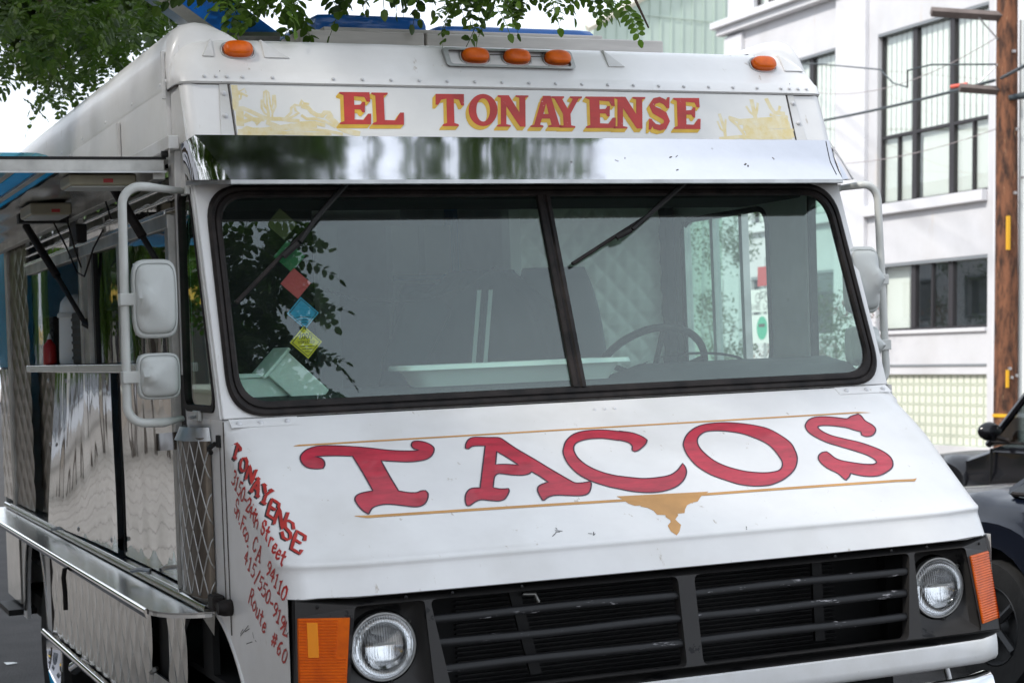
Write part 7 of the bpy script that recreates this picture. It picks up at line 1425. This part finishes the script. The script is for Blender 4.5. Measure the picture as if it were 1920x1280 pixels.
# ------------------------------------------------------------------ inside the cab
box('cab_floor', M['interior'], T, -1.12, 1.12, 0.62, 5.40, 0.78, 0.80)
box('engine_cover', M['interior'], T, -0.30, 0.34, 0.70, 1.60, 0.80, 1.45, 0.03)
MB().plate([(-1.12, 0.98), (1.12, 0.98), (1.12, 5.4), (-1.12, 5.4)], [[(-0.60, 1.40), (0.69, 1.40), (0.69, 2.06), (-0.60, 2.06)]], lambda u, v, d: (u, v, 2.585 + d), 0, 0.015).build('headliner', M['wall_in'], T)
box('inner_lining', M['interior'], T, 1.100, 1.122, 0.95, 1.28, 0.80, 1.62)
box('inner_lining', M['interior'], T, -1.122, -1.10, 0.95, 1.08, 0.80, 1.60)
box('inner_lining', M['wall_in'], T, 1.100, 1.122, 2.05, 4.48, 0.80, 2.58)
# dashboard
rows = []
for k in range(19):
    x = -1.10 + 2.20 * k / 18
    hump = 0.035 if x > 0.30 else (0.0 if x < 0.25 else 0.02)
    rows.append([(x, ws_y(1.62) + 0.04, 1.615), (x, 0.74, 1.655 + hump * 0.6), (x, 0.90, 1.668 + hump), (x, 0.97, 1.655 + hump), (x, 1.00, 1.60), (x, 1.00, 1.05)])
MB().rows(rows).build('dashboard', M['dash'], T, smooth=True, angle=45)
MB().grid(lambda u, v: (0.58 + 0.20 * cos(pi * u), 0.90 + 0.03 * v, 1.690 + 0.045 * sin(pi * u) * (1 - v * 0.2)), 14, 3).build('gauge_hood', M['dash'], T)
# steering wheel
sw = thing('x', '', '') if False else None
Mw = Matrix.Translation((0.50, 1.10, 1.655)) @ Matrix.Rotation(radians(-52), 4, 'X')
rim_pts = [Mw @ Vector((0.215 * cos(2 * pi * k / 40), 0.215 * sin(2 * pi * k / 40), 0)) for k in range(41)]
stw = MB().tube(rim_pts, 0.0135, 8).build('steering_wheel', M['rubber'], T, smooth=True)
for a in (200, 340, 90 + 180):
    MB().tube([Mw @ Vector((0, 0, -0.03)), Mw @ Vector((0.205 * cos(radians(a)), 0.205 * sin(radians(a)), 0))], 0.011, 6).build('spoke', M['rubber'], stw)
MB().tube([Mw @ Vector((0, 0, 0.01)), Mw @ Vector((0, 0, -0.05)), Mw @ Vector((0.0, -0.02, -0.4))], [0.045, 0.04, 0.03], 12).build('steering_hub', M['rubber'], stw)
# driver's seat and the passenger side seat
def seat(x0, x1, y, ztop):
    def back(u, v):
        a = 2 * pi * u; w = (x1 - x0) / 2; cx = (x0 + x1) / 2
        t = v; wz = w * (1 - 0.30 * t ** 6) * (0.94 + 0.06 * (1 - t))
        e = 0.55
        return (cx + wz * (abs(cos(a)) ** e) * (1 if cos(a) > 0 else -1), y + 0.10 * t + 0.065 * (abs(sin(a)) ** e) * (1 if sin(a) > 0 else -1) * (1 - 0.5 * t ** 8), 1.25 + (ztop - 1.25) * (1 - (1 - t) ** 1.0))
    st = MB().grid(back, 28, 16, closed_u=True)
    st.add([back(k / 28, 1.0) for k in range(28)], [tuple(range(28))])
    b = st.build('seat_back', M['seat'], T, smooth=True, angle=70)
    box('seat_cushion', M['seat'], T, x0 - 0.02, x1 + 0.02, y - 0.48, y + 0.02, 1.18, 1.32, 0.04)
    box('seat_base', M['iron'], T, x0 + 0.05, x1 - 0.05, y - 0.40, y - 0.05, 0.80, 1.18)
seat(0.24, 0.62, 1.62, 2.07); seat(-0.26, 0.20, 1.62, 2.02)
# quilted bulkhead behind the driver
MB().grid(lambda u, v: (0.42 + 0.68 * u, 2.06 - 0.022 * qd(u, v, 7.0, 17.0) ** 0.5, 0.80 + 1.78 * v), 90, 200).build('quilted_bulkhead', M['padding'], T, smooth=True, fix=False)
box('bulkhead_post', M['interior'], T, 1.06, 1.10, 1.99, 2.07, 0.80, 2.58)
box('bulkhead_post', M['wall_in'], T, 0.37, 0.42, 2.00, 2.08, 0.80, 2.58, 0.005)
box('kerb_bulkhead', M['interior'], T, -1.10, -0.42, 2.05, 2.08, 0.80, 2.58)
box('overhead_cabinet', M['interior'], T, -1.05, 1.05, 0.93, 1.36, 2.265, 2.58, 0.01)  # dark box stretched down to keep the upper windshield dark
# kitchen
box('kitchen_cabinet', M['wall_in'], T, 0.55, 1.09, 2.6, 4.6, 0.80, 1.55, 0.01)
box('kitchen_cabinet', M['steel_dull'], T, -0.55, 0.02, 3.9, 4.6, 0.80, 2.20, 0.01)
box('pale_cupboard', M['sign_white_paint'], T, 0.40, 0.535, 3.50, 3.58, 1.80, 2.36, 0.004)
box('pale_cupboard', M['sign_white_paint'], T, 0.565, 0.70, 3.50, 3.58, 1.80, 2.36, 0.004)
box('blue_door_frame', M['blue_trim'], T, 0.70, 0.725, 3.46, 3.58, 1.60, 2.48, 0.002)
box('blue_door_frame', M['blue_trim'], T, 0.40, 0.74, 3.47, 3.50, 2.10, 2.125, 0.002)
box('pale_post', M['sign_white_paint'], T, 0.02, 0.12, 3.45, 3.55, 1.2, 2.36, 0.004)
tube('hanging_cord', M['rubber'], T, [(-0.62, 1.30, 2.00), (-0.50, 1.30, 1.955), (-0.30, 1.30, 1.945), (-0.10, 1.30, 1.985), (0.02, 1.30, 2.06)], 0.0035, 6)
# ------------------------------------------------------------------ loose things (each a thing of its own)
def placed(name, label, cat, loc_, rot=(0, 0, 0), group=None):
    return thing(name, label, cat, group, M=TW @ Matrix.Translation(loc_) @ Euler(rot, 'XYZ').to_matrix().to_4x4())
def open_tub(name, parent, x0, x1, y0, y1, z0, z1, m, t=0.006, flare=0.03):
    mb = MB(); r = 0.04
    def ring(e, z): return [(x, y, z) for x, y in rrect(x0 - e, x1 + e, y0 - e, y1 + e, r, 4)]
    mb.rows([ring(-t, z0 + t), ring(0, z0 + t)] if False else [ring(-flare, z0), ring(0, z1), ring(0.022, z1), ring(0.026, z1 - 0.014), ring(0.018, z1 - 0.014), ring(0.0, z1 - 0.012), ring(-flare - 0.0, z0 + 0.001)], closed=True)
    mb.add(ring(-flare, z0), [tuple(range(len(ring(0, 0))))])
    return mb.build(name, m, parent, smooth=True, angle=40)
o = placed('plastic_tub', 'wide shallow white plastic tub on the dashboard behind the centre of the windshield', 'tub', (-0.10, 0.83, 1.662))
open_tub('tub_shell', o, -0.40, 0.33, -0.085, 0.10, 0.0, 0.068, M['tub'])
o = placed('white_box', 'tilted white box leaning on the kerb side of the dashboard under the yellow sticker', 'box', (-0.845, 0.79, 1.628), (0, radians(-46), 0))
MB().box(-0.02, 0.075, -0.05, 0.10, -0.02, 0.155).build('box_body', M['tub'], o, bevel=0.004)
MB().box(-0.035, 0.085, -0.06, 0.11, 0.155, 0.166).build('lid', M['tub'], o, bevel=0.003)
o = placed('white_bin', 'plain white bin in the corner of the dashboard beside the left pillar', 'bin', (-1.0, 0.82, 1.63))
MB().plate(rrect(-0.075, 0.13, -0.06, 0.08, 0.02, 3), [], lambda u, v, d: (u, v, d), 0, 0.085).build('bin_body', M['tub'], o, bevel=0.004)
MB().plate(rrect(-0.08, 0.135, -0.065, 0.085, 0.02, 3), [], lambda u, v, d: (u, v, d), 0.086, 0.098).build('rim', M['tub'], o)
# jacket on the passenger seat
o = placed('jacket', 'dark jacket with two white stripes draped over the cab seat left of the windshield divider', 'jacket', (0.05, 1.58, 1.32))
def jk(u, v):
    a = 2 * pi * u; t = v
    w = (0.34 - 0.10 * t ** 3) * (1 - 0.55 * max(0, t - 0.82) / 0.18 * 1.0); d = 0.13 * (1 - 0.35 * t)
    wr = 0.012 * sin(7 * a + 5 * t) + 0.010 * sin(13 * a + 11 * t)
    return ((w + wr) * cos(a) + 0.05 * t, (d + wr) * sin(a) + 0.05 * t, 0.74 * t)
jb = MB().grid(jk, 60, 20, closed_u=True); jb.add([jk(k / 60, 1.0) for k in range(60)], [tuple(range(60))])
jb.build('cloth', M['jacket'], o, smooth=True, angle=80)
MB().tube([(-0.20, -0.05, 0.62), (-0.33, -0.10, 0.40), (-0.42, -0.16, 0.12)], [0.085, 0.075, 0.06], 12).build('sleeve', M['jacket'], o, smooth=True)
for k in (0, 1):
    mb = MB(); Lp, Rp = [], []
    for q in range(9):
        t = 0.25 + 0.65 * q / 8; xx = -0.10 + 0.045 * k + 0.13 * (t - 0.25)
        yy = -(0.13 * (1 - 0.35 * t)) - 0.012 + 0.05 * t
        Lp.append((xx, yy, 0.74 * t)); Rp.append((xx + 0.016, yy, 0.74 * t))
    mb.rows([Lp, Rp]).build('white_stripe', M['stripe_cloth'], o)
# things standing inside the serving window
o = placed('reflection_roll', 'tall white rounded roll added for a white reflection in the serving window', 'roll', (-1.11, 3.30, 1.77))  # solid roll stands in for a white reflection in the glass
MB().lathe([(0.001, 0), (0.075, 0), (0.078, 0.02), (0.072, 0.22), (0.065, 0.265), (0.045, 0.29), (0.001, 0.30)], (0, 0, 0), 'z', 24).build('roll_body', M['sign_white_paint'], o, smooth=True, angle=50)
MB().lathe([(0.079, 0.20), (0.081, 0.21), (0.078, 0.22)], (0, 0, 0), 'z', 24).build('roll_band', M['mirror_shell'], o, smooth=True)
for (y, lab) in ((3.85, 'black slatted crate behind the red bottle inside the serving window'), (3.02, 'black slatted crate beside the white roll inside the serving window')):
    o = placed('crate', lab, 'crate', (-1.06, y, 1.77))
    MB().box(-0.09, 0.09, -0.16, 0.16, 0, 0.215).build('crate_body', M['rubber'], o, bevel=0.006)
    mb = MB()
    for k in range(6): mb.box(-0.095, -0.09, -0.15, 0.15, 0.02 + k * 0.032, 0.032 + k * 0.032)
    mb.build('slats', M['dash'], o)
for (y, lab) in ((3.58, 'red sauce bottle on the sill left of the white roll'),):
    o = placed('sauce_bottle', lab, 'bottle', (-1.185, y, 1.77))
    MB().lathe([(0.001, 0), (0.028, 0), (0.030, 0.01), (0.028, 0.085), (0.012, 0.105), (0.010, 0.112), (0.001, 0.115)], (0, 0, 0), 'z', 16).build('bottle_body', M['red_plastic'], o, smooth=True)
    MB().lathe([(0.012, 0.103), (0.008, 0.12), (0.003, 0.138), (0.001, 0.139)], (0, 0, 0), 'z', 12).build('nozzle', M['sign_white_paint'], o, smooth=True)

# ------------------------------------------------------------------ painted lettering, laid on the bodywork
from mathutils.bvhtree import BVHTree
def skin_of(names):
    V, Fc = [], []
    for o in T.children:
        if o.type == 'MESH' and o.name.split('.')[0] in names:
            k0 = len(V); V += [v.co.copy() for v in o.data.vertices]; Fc += [[i + k0 for i in p.vertices] for p in o.data.polygons]
    return BVHTree.FromPolygons(V, Fc)
def trip(a): return [Vector((a[i] / 1000, a[i + 1] / 1000, a[i + 2] / 1000)) for i in range(0, len(a), 3)]
def lay(bvh, p, off):
    l, nn, i, dd = bvh.find_nearest(p)
    if nn.y > 0 and abs(nn.y) > 0.2 or (abs(nn.y) <= 0.2 and nn.x > 0): nn = -nn
    return l + nn * off, nn
def smooth3(P, lim=55):
    n_ = len(P); out = []
    def ang(i):
        v, w = P[i] - P[i - 1], P[(i + 1) % n_] - P[i]
        return math.degrees(v.angle(w, 0))
    A = [ang(i) for i in range(n_)]
    for i in range(n_):
        p0, p1, p2, p3 = P[i - 1], P[i], P[(i + 1) % n_], P[(i + 2) % n_]
        L = (p2 - p1).length; m = 2 if L < 0.02 else (3 if L < 0.045 else max(4, int(L / 0.04)))
        t1 = (p2 - p0) / 2 if A[i] < lim else (p2 - p1); t2 = (p3 - p1) / 2 if A[(i + 1) % n_] < lim else (p2 - p1)
        t1 *= min(1, L / max(t1.length, 1e-6)); t2 *= min(1, L / max(t2.length, 1e-6))
        for k in range(m):
            t = k / m
            out.append(p1 * (2*t**3 - 3*t*t + 1) + t1 * (t**3 - 2*t*t + t) + p2 * (-2*t**3 + 3*t*t) + t2 * (t**3 - t*t))
    return out
def paint_fill(name, loops, off, m, bvh, parent=None):
    flat = [p for l in loops for p in l]
    tri = tessellate_polygon([[Vector((p.x, p.z, 0)) for p in l] for l in loops])
    return MB().add([lay(bvh, p, off)[0] for p in flat], [tuple(t) for t in tri]).build(name, m, parent or T, fix=False)
def paint_strokes(name, sts, off, m, bvh, parent=None, shift=None, step=0.012, kind=None):
    mb = MB()
    for k, (P, w) in enumerate(sts):
        q = []
        for i in range(len(P) - 1):
            mm_ = max(1, int((P[i + 1] - P[i]).length / step)); q += [P[i].lerp(P[i + 1], j / mm_) for j in range(mm_)]
        q.append(P[-1])
        if shift: q = [p + shift for p in q]
        A_, B_ = [], []
        for i, p in enumerate(q):
            l, nn = lay(bvh, p, off + k * 0.00002)
            t = (q[min(i + 1, len(q) - 1)] - q[max(i - 1, 0)])
            if t.length < 1e-7: t = Vector((0, 0, 1))
            t.normalize(); sd = t.cross(nn).normalized() * w / 2
            e = t * w * 0.35 * (0 if 0 < i < len(q) - 1 else (1 if i else -1))
            A_.append(l + sd + e); B_.append(l - sd + e)
        mb.rows([A_, B_])
    o = mb.build(name, m, parent or T, fix=False)
    if kind: o['kind'] = kind
    return o
UG = GLYPHS
if BAKED:
    SN = skin_of({'hood', 'cheek_panel', 'corner_plate'}); SS = skin_of({'sign_panel'})
    for k in 'TACOS':
        loops = [smooth3(trip(l)) for l in BAKED['t_' + k]]
        o = paint_fill('painted_letter', loops, 0.0012, M['crimson'], SN)
        paint_strokes('letter_outline', [(l + [l[0], l[1]], 0.0042) for l in loops], 0.0019, M['outline'], SN, o)
    for k, w_ in (('stripe_top', 0.0075), ('stripe_bottom', 0.0115)):
        l = trip(BAKED[k][0]); cc = [l[0], (l[1] + l[7 if k == 'stripe_top' else 6]) / 2, (l[2] + l[6 if k == 'stripe_top' else 5]) / 2, (l[3] + l[5 if k == 'stripe_top' else 4]) / 2, l[4] if k == 'stripe_top' else l[3]]
        mb = MB(); q = []
        for i in range(4):
            m_ = max(1, int((cc[i + 1] - cc[i]).length / 0.03)); q += [(cc[i].lerp(cc[i + 1], j / m_), (0.25 + 0.75 * min(1, (j / m_) * 1.2)) if i == 0 else ((1 - 0.8 * j / m_) if i == 3 else 1.0)) for j in range(m_)]
        q.append((cc[4], 0.1))
        mb.rows([[lay(SN, p + Vector((0, 0.45, 0.29)).normalized() * w_ * 0.5 * f_ * sg_, 0.0012)[0] for p, f_ in q] for sg_ in (1, -1)])
        mb.build('painted_stripe', M['gold'], T, fix=False)
    for k in ('finial',):
        loops = [trip(l) for l in BAKED[k]]
        loops = [[l[i].lerp(l[(i + 1) % len(l)], j / m_) for i in range(len(l)) for m_ in (max(1, int((l[(i + 1) % len(l)] - l[i]).length / 0.06)),) for j in range(m_)] for l in loops]
        paint_fill('painted_finial' if k == 'finial' else 'painted_stripe', loops, 0.0009 if k == 'finial' else 0.0006, M['gold'], SN)
    def hfn(u, v, off): return (u, hdr_y(v) - 0.003 - off, v)
    for (g, ax, az, bx, bz, cx_, cz_) in BAKED['box']:
        A0, B0, C0 = Vector((ax, az)), Vector((bx, bz)), Vector((cx_, cz_))
        def gpt(a, b, dx=0, dz=0): p = A0 + (B0 - A0) * a + (C0 - A0) * b; return (p.x + dx, p.y + dz)
        polys = UG[g] if g != 'S' else None
        sets = [UG[g]] if g != 'S' else [[q] for q in UG['S']]
        def glyph(mb, off, dx=0, dz=0):
            for j, loops in enumerate(sets):
                LL = [[gpt(a, b, dx, dz) for a, b in l] for l in loops]
                tri = tessellate_polygon([[Vector((p[0], p[1], 0)) for p in l] for l in LL])
                mb.add([hfn(p[0], p[1], off + 0.00008 * j) for l in LL for p in l], [tuple(t) for t in tri])
            return mb
        o = glyph(MB(), 0.0030).build('painted_letter', M['red_letter'], T, fix=False)
        mb = MB()
        for q in range(1, 7): glyph(mb, 0.0026 - 0.0003 * q, -0.0125 * q / 6, -0.0130 * q / 6)
        mb.build('letter_shadow', M['yellow_letter'], o, fix=False)
    for k in range(9):
        w = 0.0090 if k == 0 else 0.0070
        sts = [(trip(s_), w) for s_ in BAKED['a_%d' % k] if len(s_) >= 6]
        o = paint_strokes('painted_address', sts, 0.0022 if k == 0 else 0.0012, M['red_letter'], SN)
        if k == 0: paint_strokes('letter_shadow', sts, 0.0008, M['shadow_paint'], SN, o, shift=Vector((-0.002, 0.006, -0.005)))
    for sd in (-1, 1):
        tag(paint_strokes('desert_drawing', [(trip(s_), w * 0.0040) for s_, w in BAKED['desert'] if s_[0] * sd > 0], 0.0002, M['pale_yellow'], SS), kind='stuff')
    SV = skin_of({'visor'})
    rr_ = random.Random(9); sts = []
    for (x, y, n_, q) in ((0.50, 0.80, 5, 0.02), (0.72, 0.74, 4, 0.02), (0.30, 0.78, 4, 0.03), (0.86, 0.78, 3, 0.015), (0.42, 0.72, 3, 0.02), (0.05, 0.76, 3, 0.03), (0.62, 0.86, 3, 0.02)):
        for _ in range(n_ // 2):
            a = Vector((x + rr_.gauss(0, q), y + rr_.gauss(0, 0.012), 2.39)); b = a + Vector((rr_.gauss(0, 0.008), rr_.gauss(0, 0.008), 0))
            sts.append(([a, b], rr_.uniform(0.002, 0.006)))
    paint_strokes('visor_scuff', sts, 0.0012, M['steel_dark'], SV, kind='stuff')
    paint_strokes('visor_crease', [([Vector((1.118, 0.868, 2.456)), Vector((1.078, 0.78, 2.38)), Vector((1.062, 0.72, 2.33))], 0.003)], 0.0008, M['iron'], SV)
    paint_strokes('paint_scuff', [(trip(s_), 0.0022) for s_ in BAKED['scuffs'] if len(s_) >= 6], 0.0010, M['shadow_paint'], SN, kind='stuff')
